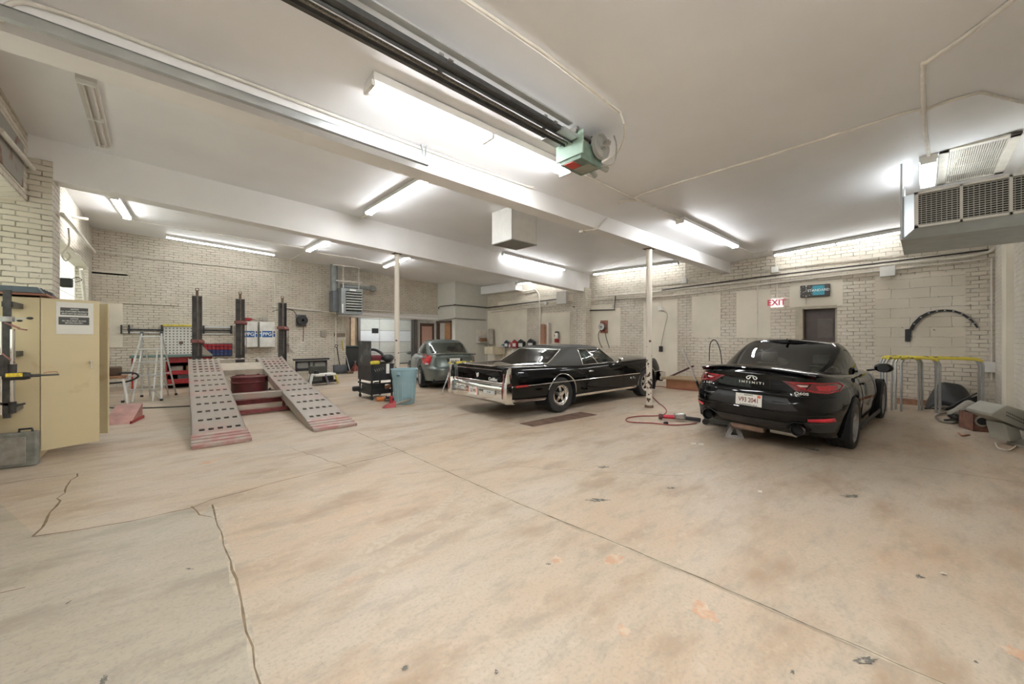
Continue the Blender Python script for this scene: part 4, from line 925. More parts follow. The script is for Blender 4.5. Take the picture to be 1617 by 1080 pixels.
# ---------------------------------------------------------------- black classic coupe
M_cad = paint('classic black paint', (.003, .003, .003))
M_vinyl = pm('grey black vinyl roof', (.062, .060, .055), .6, 0, .12, 30, .25, bscale=120)
def classic_coupe():
    rr_, fr_ = G(885, 651), G(1019, 625.5)
    car = cargrp('classic_coupe', 'long black classic coupe with vinyl roof and chrome tail in the middle', 'car', rr_, fr_, .93, .978)
    wh = [(0, .365), (3.30, .365)]; ra = .425
    zt = cur([(-1.5, .965), (-1.0, .965), (-.2, .95), (.8, .925), (2.2, .945), (3.4, .965), (4.3, .95)])
    zb = cur([(-1.5, .34), (-.6, .31), (.6, .27), (2.8, .26), (3.8, .30), (4.3, .34)])
    hw = cur([(-1.5, .985), (-.6, 1.01), (1.5, 1.0), (3.3, 1.01), (4.3, .97)])
    prof = cur([(0, .935), (.12, .965), (.40, .99), (.52, 1.0), (.66, .992), (.86, .955), (.95, .93), (1, .90)])
    xr = cur([(0, -1.36), (.3, -1.40), (1, -1.42)]); xf = cur([(0, 4.15), (.5, 4.2), (1, 4.12)])
    g = dict(xr=cur([(0, -.42), (.5, -.02), (.9, .30), (1, .42)]), xf=cur([(0, 2.32), (.5, 1.96), (.9, 1.68), (1, 1.58)]),
             hw=cur([(-.6, .90), (.5, .905), (2.3, .90)]), prof=cur([(0, 1.0), (.3, .96), (.6, .90), (.88, .835), (1, .76)]), nr=9, nf=8, z0=-.03,
             zr=cur([(-.6, 1.29), (.3, 1.33), (1.0, 1.345), (1.6, 1.33), (2.3, 1.28)]), crown=lambda x, v, s: .035 * s)
    def gc(c, t):
        if t > 1: return 'vinyl_roof'
        xr_, xf_ = g['xr'](t), g['xf'](t); a = abs(c.y); W = g['hw'](c.x) * g['prof'](t)
        if c.x < xr_ + .10 and a < W * .87: return 'rear_window' if .12 < t < .86 else 'vinyl_roof'
        if c.x > xf_ - .12 and a < W * .90: return 'windscreen' if .1 < t < .9 else 'vinyl_roof'
        if .10 < t < .84 and .78 - .05 * t < c.x < xf_ - .20: return 'side_window'
        if c.x > 1.5 and t < .9: return 'pillar'
        return 'vinyl_roof'
    g['cls'] = gc
    sp = dict(N=380, T=30, wheels=wh, arch=ra, zb=zb, zt=zt, hw=hw, prof=prof, xr=xr, xf=xf, nr=16, nf=12, cls=lambda c, t, w: 'body', gh=g,
              crown=lambda x, v, s: (.05 * s ** .5 - .025 * (1 if abs(v) < .9 else 0) * 0))
    parts, bvh = carshell(sp); pj = Proj(bvh); gl = glassmat('green tinted glass', (.62, .80, .69))
    for k, mb in parts.items(): (mb.build if k in ('body', 'vinyl_roof') else mb.split)(k, {'body': M_cad, 'pillar': M_cad, 'vinyl_roof': M_vinyl}.get(k, gl), car, ang=50)
    mb = MB(); mb.box((-1.2, -.66, .26), (3.9, .66, .5)); mb.build('underbody', M_dark, car, smooth=False)
    archliner(car, wh, ra, .3, hw)
    for x in (0, 3.3):
        for s in (-1, 1): wheel(car, x, s * .84, .365, .24, 'rally', s, M_chrome, M_dark, rimr=.60)
    # rear bumper: chrome loft across
    mb = MB(); sec = [(-1.36, .655), (-1.47, .650), (-1.505, .625), (-1.515, .585), (-1.515, .43), (-1.495, .37), (-1.44, .315), (-1.36, .30)]; P = []
    for k in range(41):
        y = lp(-.99, .99, k / 40); e = max(0, abs(y) - .86) / .13; cx = .10 * e * e + .03 * (y / .99) ** 2
        P.append([(x + cx, y, z + .0 * e) for x, z in sec])
    mb.grid(P); mb.build('rear_bumper', M_chrome, car, ang=40)
    mb = MB(); mb.box((-1.43, -.88, .64), (-1.40, .88, .70)); mb.build('bumper_top_shelf', M_chrome, car, bevel=.01)
    mb = MB(); mb.beam((-1.435, -.80, .925), (-1.435, .80, .925), .012, .012); mb.build('boot_trim', M_chrome, car)
    for s in (-1, 1):
        # chrome blade of the fin with its lamp
        mb = MB(); A = []
        for z, x0, y0, y1 in ((.33, -1.50, .90, .995), (.45, -1.535, .90, 1.0), (.64, -1.535, .905, 1.0), (.80, -1.51, .925, .99), (.95, -1.47, .945, .98), (.985, -1.44, .95, .975)):
            A.append([(-1.38, s * y1, z), (x0 + .03, s * y1, z), (x0, s * (y0 + y1) / 2 + s * .01, z), (x0 + .03, s * y0, z), (-1.38, s * y0, z)])
        mb.grid(A); mb.add(A[-1], [(0, 1, 2, 3, 4)]); mb.build('fin_blade', M_chrome, car, ang=30)
        mb = MB(); mb.add([(-1.525, s * .912, .60), (-1.515, s * .928, .60), (-1.50, s * .935, .87), (-1.475, s * .93, .88), (-1.525, s * .925, .42), (-1.53, s * .915, .45)], [(5, 4, 1, 0), (0, 1, 2, 3)]); mb.v = [(x - .012, y, z) for x, y, z in mb.v]
        o = mb.build('tail_lamp', M_lensd, car); o.modifiers.new('s', 'SOLIDIFY').thickness = .02
        # backing lamps in the bumper
        mb = MB(); mb.box((-1.525, s * .30 if s > 0 else -.68, .465), (-1.512, s * .30 if s < 0 else .68, .565)); fr = mb.build('lamp_bezel', M_chrome, car, bevel=.004, smooth=False)
        mb = MB(); mb.box((-1.530, .325 if s > 0 else -.655, .485), (-1.520, .655 if s > 0 else -.325, .547)); mb.build('reversing_lamp', M_clear, fr, smooth=False)
        mb = MB(); mb.box((-1.532, s * .47 - .012, .505), (-1.529, s * .47 + .012, .525)); mb.box((-1.532, s * .53 - .02, .505), (-1.529, s * .53 + .02, .525)); mb.split('lamp_screw', M_inkb, fr, smooth=False)
        sd = 'right' if s < 0 else 'left'
        pj.line([(-1.32, .635), (-.5, .640), (1, .635), (2.6, .635), (3.98, .63)], sd, .009, M_chrome, 'side_moulding', car, .004, n=6)
        pj.patch([(-1.26, .615), (-.98, .620), (-.98, .655), (-1.26, .655)], sd, M_lens, 'side_marker', car, .012)
        for a, b in ((-1.36, -.44), (.44, 2.86)): pj.patch([(a, zb(a) + .01), (b, zb(b) + .01), (b, zb(b) + .06), (a, zb(a) + .06)], sd, M_chrome, 'sill_moulding', car, .008)
        for wx, wz in wh:
            mb = MB(); Q = []
            for k in range(25):
                a = -.25 + (PI + .5) * k / 24; x, z = wx + (ra + .01) * math.cos(a), wz + (ra + .01) * math.sin(a); h, n = pj.hit(x, max(z, .30), sd)
                if h and z > .29: Q.append((x, h.y + s * .003, z))
            mb.tube(Q, .011, 6); mb.build('arch_moulding', M_chrome, car)
        pj.line([(.76, .90), (.745, .6), (.70, .33)], sd, .0035, M_dark, 'door_shut_line', car); pj.line([(2.15, .93), (2.2, .6), (2.18, .33)], sd, .0035, M_dark, 'door_shut_line', car)
        h, n = pj.hit(.95, .80, sd); mb = MB(); mb.cbox((.95, h.y + s * .012, .80), (.16, .02, .03)); mb.build('door_handle', M_chrome, car, bevel=.006)
        # window surrounds: rear and side
        W = [(.76, .12), (1.2, .10), (1.9, .09), (2.02, .10)]
        def sidept(x, t, s=s):
            z = lp(zt(x) - .03, g['zr'](x), t); h, n = pj.hit(x, z, 'right' if s < 0 else 'left'); return (h + n * .004) if h else None
        path = [(x, .10) for x in [lp(.77, 2.0, k / 12) for k in range(13)]] + [(g['xf'](t) - .19, t) for t in [lp(.12, .82, k / 8) for k in range(9)]] + [(x, .85) for x in [lp(1.48, .75, k / 8) for k in range(9)]] + [(lp(.74, .77, k / 6), lp(.85, .10, k / 6)) for k in range(7)]
        Q = [q for q in (sidept(x, t) for x, t in path) if q]; mb = MB(); mb.tube(Q, .009, 6, closed=True); mb.build('window_trim', M_chrome, car)
        Q = [q for q in (sidept(lp(1.12, 1.22, k / 8) if False else lp(1.32, 1.02, k / 8), lp(.10, .85, k / 8)) for k in range(9)) if q]; mb = MB(); mb.tube(Q, .007, 6); mb.build('window_divider', M_chrome, car)
        mb = MB(); mb.sph((1.98, s * 1.06, 1.03), .07, 14, (.55, .95, .7)); mb.beam((1.98, s * .93, .93), (1.98, s * 1.04, 1.0), .03, .02); mb.build('mirror', M_chrome, car)
    Q = []
    for y, z in [(lp(-.76, .76, k / 14), 1.00) for k in range(15)] + [(lp(.76, .655, k / 6), lp(1.0, 1.275, k / 6)) for k in range(7)] + [(lp(.655, -.655, k / 14), 1.275) for k in range(15)] + [(lp(-.655, -.76, k / 6), lp(1.275, 1.0, k / 6)) for k in range(7)]:
        h, n = pj.hit(y, z, 'rear')
        if h: Q.append(h + n * .006)
    mb = MB(); mb.tube(Q, .013, 6, closed=True); mb.build('rear_window_trim', M_chrome, car)
    mb = MB(); mb.sph((-1.425, 0, .80), .04, 14, (.3, 1, 1)); mb.tube([(-1.435, -.045, .845), (-1.44, 0, .75), (-1.435, .045, .845)], .006, 6); mb.build('crest', M_chrome, car)
    text('script', 'Cadillac', .085, M_let2, car, Mrear(-1.43, -.50, .745), .003, bold=True)
    h, n = pj.hit(2.55, .55, 'right'); text('script', 'de Ville', .07, M_chrome, car, frame((2.6, h.y - .006, .53), (1, 0, 0), (0, 0, 1)), .003)
    pl = plate(car, Mrear(-1.527, 0.02, .50), [('LZ 992', .015, -.008, .082, M_ink, .80), ('Illinois', 0, .062, .022, M_ink, 1)], .32, .17)
    mb = MB(); mb.box((-.15, .086, -.01), (.15, .096, .008), Mrear(-1.527, .02, .50)); mb.build('plate_lamp', M_chrome, car, smooth=False)
    mb = MB(); mb.box((.135, -.08, .0045), (.155, .07, .0055), Mrear(-1.527, .02, .50)); mb.box((-.155, -.06, .0045), (-.142, .07, .0055), Mrear(-1.527, .02, .50)); mb.split('plate_strip', pm('orange sticker', (.75, .16, .09), .5), pl, smooth=False)
    # front bumper
    mb = MB(); sec = [(4.10, .62), (4.28, .60), (4.34, .52), (4.33, .42), (4.22, .36), (4.10, .35)]; P = []
    for k in range(31):
        y = lp(-1.0, 1.0, k / 30); e = max(0, abs(y) - .8) / .2; P.append([(x - .14 * e * e, y, z) for x, z in sec])
    mb.grid(P); mb.build('front_bumper', M_chrome, car, ang=40)
    mb = MB(); mb.box((3.95, -1.005, .38), (4.25, -.97, .60)); mb.box((3.95, .97, .38), (4.25, 1.005, .60)); mb.split('bumper_end', M_chrome, car, bevel=.02)
    for s in (-1, 1):
        mb = MB(); mb.lathe([(.001, 0), (.08, 0), (.09, .02), (.09, -.1)], (4.2, s * .72, .75), 'x', 20); mb.build('headlamp', M_chrome, car)
    seats(car, (1.1,), .40, .36, pm('dark green vinyl', (.13, .17, .14), .5), .7, .52, False); seats(car, (.25,), .40, .36, pm('dark green vinyl', (.13, .17, .14), .5), .7, .50, False)
    mb = MB(); mb.tube([(1.62 + .05 * math.sin(a), .42 + .20 * math.cos(a), .93 + .18 * math.sin(a)) for a in [2 * PI * k / 24 for k in range(24)]], .011, 6, closed=True); mb.build('steering_wheel', M_white, car)
    mb = MB(); mb.box((-1.35, -.3, .30), (-1.0, .3, .40)); mb.build('fuel_tank', M_dark, car, smooth=False)
    return car
classic_coupe()
# ---------------------------------------------------------------- grey sedan
M_ion = paint('grey green metallic', (.135, .165, .155), .8, .55, .35)
def sedan():
    a = R(69); dr_ = Vector((math.cos(a), math.sin(a), 0)); n = Vector((-math.sin(a), math.cos(a), 0)); L_ = G(666.5, 611)
    rr_ = L_ - n * 1.56
    car = cargrp('sedan', 'grey green sedan parked behind the column and blue bin', 'car', rr_, rr_ + dr_ * 2.62, .78, 1.0)
    wh = [(0, .31), (2.62, .31)]; ra = .345
    zt = cur([(-1.1, 1.00), (-.7, 1.02), (0, .985), (1, .955), (2.0, .93), (2.8, .84), (3.3, .72), (3.5, .62)])
    zb = cur([(-1.1, .30), (-.7, .25), (.5, .20), (2.5, .20), (3.4, .24)])
    hw = cur([(-1.1, .80), (-.4, .85), (1, .858), (2.6, .85), (3.3, .78), (3.5, .70)])
    prof = cur([(0, .95), (.2, .98), (.45, 1.0), (.7, .985), (.88, .94), (1, .84)])
    xr = cur([(0, -.90), (.2, -1.02), (.45, -1.05), (.52, -.98), (.8, -.95), (.95, -.97), (1, -.94)]); xf = cur([(0, 3.4), (.4, 3.55), (.8, 3.45), (1, 3.3)])
    g = dict(xr=cur([(0, -.62), (.5, -.25), (.9, .12), (1, .28)]), xf=cur([(0, 2.25), (.5, 1.78), (.9, 1.36), (1, 1.2)]), hw=cur([(-.7, .66), (0, .74), (1, .76), (2.2, .70)]),
             prof=cur([(0, 1), (.4, .93), (.8, .80), (1, .66)]), nr=3.4, nf=3.2, z0=-.03, zr=cur([(-.7, 1.30), (.2, 1.38), (.9, 1.405), (1.5, 1.38), (2.2, 1.3)]), crown=lambda x, v, s: .045 * s)
    def gc(c, t):
        if t > 1: return 'roof'
        xr_, xf_ = g['xr'](t), g['xf'](t); a = abs(c.y); W = g['hw'](c.x) * g['prof'](t)
        if c.x < xr_ + .2 and a < W * .84: return 'rear_window' if .08 < t < .92 else 'roof'
        if c.x > xf_ - .2 and a < W * .86: return 'windscreen' if .08 < t < .92 else 'roof'
        if .13 < t < .82:
            if .80 < c.x < .88: return 'door_pillar'
            if xr_ + .40 < c.x < xf_ - .26: return 'side_window'
        return 'pillar'
    g['cls'] = gc
    sp = dict(N=280, T=30, Ng=190, wheels=wh, arch=ra, zb=zb, zt=zt, hw=hw, prof=prof, xr=xr, xf=xf, nr=4.2, nf=3.2, cls=lambda c, t, w: 'body', gh=g, crown=lambda x, v, s: .045 * s ** .7)
    parts, bvh = carshell(sp); pj = Proj(bvh); gl = glassmat('sedan glass', (.60, .68, .62))
    for k, mb in parts.items(): (mb.build if k == 'body' else mb.split)(k, {'body': M_ion, 'pillar': M_ion, 'roof': M_ion, 'door_pillar': M_black}.get(k, gl), car, ang=60)
    mb = MB(); mb.box((-.8, -.58, .2), (3.2, .58, .5)); mb.build('underbody', M_dark, car, smooth=False); archliner(car, wh, ra, .3, hw)
    rim = pm('silver alloy', (.55, .55, .54), .3, .7, .05)
    for x in (0, 2.62):
        for s in (-1, 1): wheel(car, x, s * .76, .31, .2, 'twin', s, rim, M_dark, rimr=.66)
    for s in (1, -1):
        f = lambda P: [(s * a, b) for a, b in P]
        o = pj.patch(f([(.60, .975), (.72, .985), (.79, .95), (.80, .74), (.74, .70), (.67, .715)]), 'rear', M_lens, 'tail_lamp', car, .008)
        pj.patch(f([(.69, .76), (.76, .76), (.75, .715), (.69, .72)]), 'rear', M_clear, 'reversing_lens', o, .013)
        sd = 'right' if s < 0 else 'left'
        pj.line([(-.10, .90), (-.02, .60), (.35, .30)], sd, .004, M_dark, 'door_shut_line', car); pj.line([(.86, .9), (.86, .3)], sd, .004, M_dark, 'door_shut_line', car)
        pj.line([(-.4, .52), (.8, .50), (2.2, .49)], sd, .010, M_ion, 'side_moulding', car, .004)
        for hx in (.22, 1.15):
            h, n_ = pj.hit(hx, .82, sd); mb = MB(); mb.cbox((hx, h.y + s * .015, .82), (.16, .025, .03)); mb.build('door_handle', M_ion, car, bevel=.008)
        mb = MB(); mb.sph((1.75, s * .95, .98), .085, 14, (.8, 1.1, .75)); mb.build('mirror', M_ion, car)
    pj.line([(-.50, .98), (-.60, .70), (-.4, .62), (.4, .62), (.60, .70), (.50, .98)], 'rear', .004, M_dark, 'boot_shut_line', car)
    pj.patch([(-.24, .90), (.24, .90), (.20, .76), (-.20, .76)], 'rear', M_black, 'plate_recess', car, .003)
    mb = MB(); P = []
    for k in range(21):
        y = lp(-.64, .64, k / 20); e = (y / .64) ** 2; P.append([(-.80, y, 1.045 - .03 * e), (-.95 + .05 * e, y, 1.055 - .03 * e), (-.985 + .06 * e, y, 1.05 - .03 * e), (-.97 + .06 * e, y, 1.02 - .03 * e)])
    mb.grid(P); mb.build('boot_spoiler', M_ion, car)
    h, n_ = pj.hit(0, .83, 'rear'); plate(car, Mrear(h.x - .02, 0, .83), [('BW 8024', 0, -.004, .075, M_inkb, .85)], name='number_plate')
    mb = MB(); mb.sph((.35, 0, 1.435), .02, 8); mb.build('antenna', M_black, car)
    seats(car, (1.2,), .34, .44, pm('grey cloth', (.16, .16, .15), .9), .5, .6); seats(car, (.25,), .34, .46, pm('grey cloth', (.16, .16, .15), .9), .6, .5, False)
sedan()
# ================================================================ LEFT SIDE
M_cab = pm('stained tan cabinet enamel', (.56, .47, .29), .45, 0, .08, 3, col2=(.42, .30, .16), thr=(.60, .74))
t = thing('storage_cabinet', 'tall tan steel cabinet with paper notices on its open door at far left', 'cabinet', (-1.03, 7.38, 0))
mb = MB(); mb.box((-.325, 0, .10), (0, .02, 2.02)); mb.box((-.325, .90, .10), (0, .92, 2.02)); mb.box((-.325, 0, 2.0), (0, .92, 2.02)); mb.box((-.325, 0, .10), (-.31, .92, 2.02)); mb.box((-.325, 0, .0), (-.02, .92, .12))
mb.build('body', M_cab, t, smooth=False)
mb = MB()
for z in (.55, 1.0, 1.5): mb.box((-.31, .02, z), (-.02, .90, z + .02))
mb.split('shelf', M_cab, t, smooth=False)
u = Vector((.48, .18, 0)).normalized(); hx = Matrix.Translation((.006, .0, 0)) @ frame((0, 0, 0), u, (0, 0, 1))
mb = MB(); mb.box((0, .12, -.02), (.513, 2.0, 0), hx); mb.box((.0, .12, -.025), (.02, 2.0, .004), hx); d1 = mb.build('door', M_cab, t, bevel=.004, smooth=False)
mb = MB(); mb.cyl(hx @ Vector((.425, 1.19, 0)), hx @ Vector((.425, 1.19, .03)), .018); mb.beam(hx @ Vector((.425, 1.215, .03)), hx @ Vector((.435, 1.10, .035)), .016, .02); mb.build('door_handle', M_chrome, d1)
mb = MB(); mb.tube([hx @ Vector(p) for p in ((.02, 1.07, .001), (.06, 1.085, .001), (.13, 1.085, .001), (.14, 1.07, .001))], .003, 4); mb.build('paint_mark', pm('red scrawl', (.40, .08, .04), .6), d1)
M_paper = pm('off white paper', (.66, .65, .60), .7, 0, .04); M_sign = pm('dark sign plate', (.07, .07, .065), .5); M_let = pm('pale letters', (.62, .62, .56), .5)
mb = MB(); mb.box((.125, 1.555, .001), (.455, 1.965, .004), hx); pp = mb.build('notice_paper', M_paper, d1, smooth=False)
for (x0, x1, z0, z1, rows) in ((.16, .405, 1.80, 1.895, ('NOTICE', 'ALL CUSTOMER PROPERTY', 'MUST NOT BE HANDLED')), (.145, .415, 1.675, 1.775, ('NOTICE', 'ALL BILLS MUST BE PAID', 'BEFORE DELIVERY'))):
    mb = MB(); mb.box((x0, z0, .004), (x1, z1, .006), hx); sp_ = mb.build('notice_plate', M_sign, pp, smooth=False)
    for k, r_ in enumerate(rows): text('notice_text', r_, .022, M_let, pp, hx @ Matrix.Translation(((x0 + x1) / 2, z1 - .022 - k * .028, .0065)), .0004, bold=True, sx=.9)
for s in (x0,): pass
u2 = (Vector((-.50, 8.12, 0)) - Vector((-1.03, 8.3, 0))).normalized(); hx2 = frame((.0, .92, 0), u2, (0, 0, 1))
mb = MB(); mb.box((0, .12, -.01), (.56, 2.0, .01), hx2); mb.box((.545, .12, -.025), (.565, 2.0, .02), hx2); mb.build('door', M_cab, t, smooth=False)
mb = MB(); mb.box((-1.35, 7.30, 2.025), (-.97, 8.36, 2.05)); tag(mb.build('wooden_board', pm('red brown board', (.30, .13, .08), .6, 0, .2), smooth=False), 'red brown board lying on the tan cabinet', 'board')
t = thing('tray_lid', 'blue grey ribbed lid on top of the tan cabinet', 'lid', (-1.34, 7.27, 2.052))
mb = MB(); A = [(0, 0, 0), (.345, 0, 0), (.345, 1.0, 0), (0, 1.0, 0)]; B = [(.02, .03, .07), (.30, .03, .07), (.30, .98, .07), (.02, .98, .07)]; mb.add(A + B, [(0, 3, 2, 1), (4, 5, 6, 7), (0, 1, 5, 4), (1, 2, 6, 5), (2, 3, 7, 6), (3, 0, 4, 7)]); mb.build('lid', pm('blue grey plastic', (.085, .11, .125), .45, 0, .15), t, smooth=False)
mb = MB()
for y in (.22, .27, .42, .58, .74, .78, .9): mb.beam((.35, y, .0), (.302, y, .075), .02, .008, (1, 0, .6))
mb.split('rib', M_black, t, smooth=False)
# spring compressor
K = lambda x, y: WY(x, y, 6.92)
M_com = pm('worn black tool steel', (.05, .048, .045), .4, .3, .4, 14)
t = thing('spring_compressor', 'upright strut spring compressor with yellow labelled motor beside the tan cabinet', 'workshop tool', (K(15, 600).x, 6.92, 0))
o0 = Vector((K(15, 600).x, 6.92, 0))
def k_(x, y, dy=0): return K(x, y) - o0 + Vector((0, dy, 0))
mb = MB(); mb.beam(k_(11.5, 458), k_(11.5, 660), .055, .05, (0, 1, 0)); mb.build('post', M_com, t, smooth=False)
mb = MB(); mb.cyl(k_(2, 505), k_(2, 655), .022, 12); mb.cyl(k_(20, 520, -.01), k_(20, 642, -.01), .022, 12); mb.split('guide_rod', M_chrome, t)
mb = MB(); mb.cyl(k_(20, 575, -.01), k_(20, 592, -.01), .034, 12); mb.cyl(k_(3, 560), k_(3, 594), .034, 12); mb.cyl(k_(20, 634, -.01), k_(20, 652, -.01), .030, 12); mb.split('collar', M_com, t)
mb = MB(); mb.cyl(k_(11, 500), k_(11, 508), .055, 14); mb.build('top_clamp', M_steel, t)
mb = MB(); mb.beam(k_(14, 503.5), k_(44, 502.5), .012, .02); mb.beam(k_(14, 505), k_(31, 507), .01, .016); mb.split('clamp_arm', M_steel, t); mb = MB(); mb.sph(k_(47, 502.5), .022, 10, (1.3, 1, .7)); mb.sph(k_(31, 506.5), .018, 10, (1.3, 1, .7)); mb.split('knob', M_black, t)
mb = MB(); mb.beam(k_(8, 509), k_(30, 518), .08, .014, (0, 0, 1)); mb.beam(k_(29, 519), k_(42, 521), .08, .014); mb.split('spring_hook', pm('worn red hook', (.28, .13, .11), .5, 0, .2), t, smooth=False)
mb = MB(); mb.beam(k_(4, 558), k_(24, 573), .06, .014); mb.build('lower_hook', pm('worn red hook', (.28, .13, .11), .5, 0, .2), t, smooth=False)
mb = MB(); mb.lathe([(.001, 0), (.03, 0), (.042, .02), (.044, .15), (.036, .19), (.018, .195), (.016, .26), (.010, .27), (.010, .40), (.001, .40)], k_(7, 594.5, -.06), 'x', 16); mt = mb.build('motor', M_com, t)
mb = MB(); a = k_(13, 588, -.107); mb.box((a.x, a.y, a.z - .045), (a.x + .115, a.y + .01, a.z - .005)); mb.build('label', pm('yellow warning label', (.72, .56, .05), .5, 0, .3, 60), mt, smooth=False)
mb = MB(); mb.beam(k_(0, 637), k_(30, 640), .05, .03); mb.beam(k_(20, 641, -.03), k_(41, 636.5, -.03), .02, .02); mb.split('bottom_clamp', M_com, t)
mb = MB()
for yy in (480, 560, 650): a = k_(11.5, yy); mb.box((a.x - .04, .0, a.z - .03), (a.x + .04, .455, a.z + .03))
mb.split('wall_bracket', M_com, t, smooth=False)
a, b = G(-22, 744), G(57, 735)
t = thing('tool_case', 'dirty grey flat tool case standing against the foot of the tan cabinet', 'case', ((a + b) / 2), math.atan2((b - a).y, (b - a).x))
l = (b - a).length; mb = MB(); mb.box((-l / 2, 0, 0), (l / 2, .10, .40)); mb.build('shell', pm('dirty grey plastic', (.20, .20, .175), .6, 0, .3, 9, .15), t, bevel=.015)
mb = MB(); mb.box((-l / 2 + .04, -.006, .04), (l / 2 - .08, .004, .35)); mb.build('panel', pm('dusty panel', (.27, .255, .22), .7, 0, .25, 12), t, bevel=.01)
mb = MB(); mb.tube([(l * .1, .05, .40), (l * .1, .05, .435), (l * .36, .05, .435), (l * .38, .05, .40)], .012, 6); mb.build('handle', M_black, t)
# ---- things between cabinet and ladder
t = thing('red_ramp_wedge', 'low red steel wedge on the floor by the cabinet', 'wheel ramp', G(186, 670), R(75))
mb = MB(); mb.add([(-.05, -.18, .0), (.5, -.18, 0), (.5, .18, 0), (-.05, .18, 0), (.5, -.18, .28), (.5, .18, .28)], [(0, 1, 2, 3), (0, 4, 1), (3, 2, 5), (0, 3, 5, 4), (1, 4, 5, 2)]); mb.build('ramp_body', pm('worn pink red paint', (.36, .17, .14), .5, 0, .25), t, smooth=False)
mb = MB(); mb.box((-.08, -.20, 0), (.52, -.18, .05)); mb.box((-.08, .18, 0), (.52, .20, .05)); mb.split('side_rail', M_red, t, smooth=False)
t = thing('shop_stool', 'white legged stool piled with dark hoses behind the open cabinet door', 'stool', G(180, 640))
mb = MB()
for sx, sy in ((-1, -1), (1, -1), (1, 1), (-1, 1)): mb.cyl((sx * .22, sy * .2, 0), (sx * .14, sy * .12, .62), .018, 8)
mb.split('leg', M_white, t); mb = MB(); mb.box((-.2, -.18, .6), (.2, .18, .66)); mb.build('seat', M_wood, t, bevel=.01)
mb = MB(); mb.tube([(-.15, 0, .70), (.1, -.1, .72), (.32, -.05, .70), (.38, .1, .6), (.2, .15, .5), (-.1, .1, .48)], .02, 8, 5); mb.build('hose', M_black, t)
mb = MB(); mb.cbox((-.02, 0, .76), (.28, .22, .2)); mb.build('tool_bag', pm('brown bag', (.10, .06, .04), .8), t, bevel=.03)
tag(MB().tube([G(155, 643, .012), G(200, 644.5, .012), G(250, 643.5, .012), G(300, 641, .012)], .012, 8, 5).build('floor_cable', M_black), 'black cable lying across the floor behind the ramp rack', 'cable')
# ---- ladder
fl, fr_, rl, rr2 = G(194, 635.5), G(255, 632.6), G(224, 626.7), G(278, 623.7)
tl, tr = WY(224, 527, (fl.y + rl.y) / 2), WY(255, 527, (fr_.y + rr2.y) / 2); c0 = (fl + fr_ + rl + rr2) / 4
t = thing('folding_ladder', 'open aluminium multi position stepladder in front of the brick wall', 'ladder', c0); M_lad = pm('ladder aluminium', (.60, .61, .60), .4, .4, .08)
def rel(p): return Vector(p) - c0
for (a, b, at, bt, nm, nr) in ((fl, fr_, tl, tr, 'front', 5), (rl, rr2, tl, tr, 'rear', 5)):
    dn = (Vector((0, -.03, 0)) if nm == 'front' else Vector((0, .03, 0)))
    for p, q in ((a, at), (b, bt)):
        mb = MB(); mb.beam(rel(p) + Vector((0, 0, .02)), rel(q) + dn, .035, .06, (0, 1, 0)); mb.build('rail', M_lad, t, smooth=False)
        mb = MB(); mb.cbox(rel(p) + Vector((0, 0, .025)), (.06, .09, .05)); mb.build('foot', M_black, t, bevel=.01)
    for k in range(nr):
        f = (k + .9) / (nr + .1); p = rel(a).lerp(rel(at), f) + dn; q = rel(b).lerp(rel(bt), f) + dn
        mb = MB(); mb.beam(p, q, .07, .025); mb.build('rung', M_lad, t, smooth=False)
    ai, bi = a.lerp(b, .24), a.lerp(b, .77); ti, tj = at.lerp(bt, .14), at.lerp(bt, .86)
    for p, q in ((ai, ti), (bi, tj)):
        mb = MB(); mb.beam(rel(p), rel(p.lerp(q, .74)) + dn, .03, .05, (0, 1, 0)); mb.build('inner_rail', M_lad, t, smooth=False)
for p in (tl, tr): mb = MB(); mb.lathe([(.001, -.03), (.06, -.03), (.06, .03), (.001, .03)], rel(p), 'x', 16); mb.build('hinge', M_blackm, t)
for s, (p, q) in enumerate(((fl, fr_), (fr_, fl))): mb = MB(); mb.beam(rel(p.lerp(q, .02)) + Vector((0, 0, .05)), rel(p.lerp(q, .22)) + Vector((0, .03, .27)), .02, .03); mb.build('brace', M_lad, t, smooth=False)
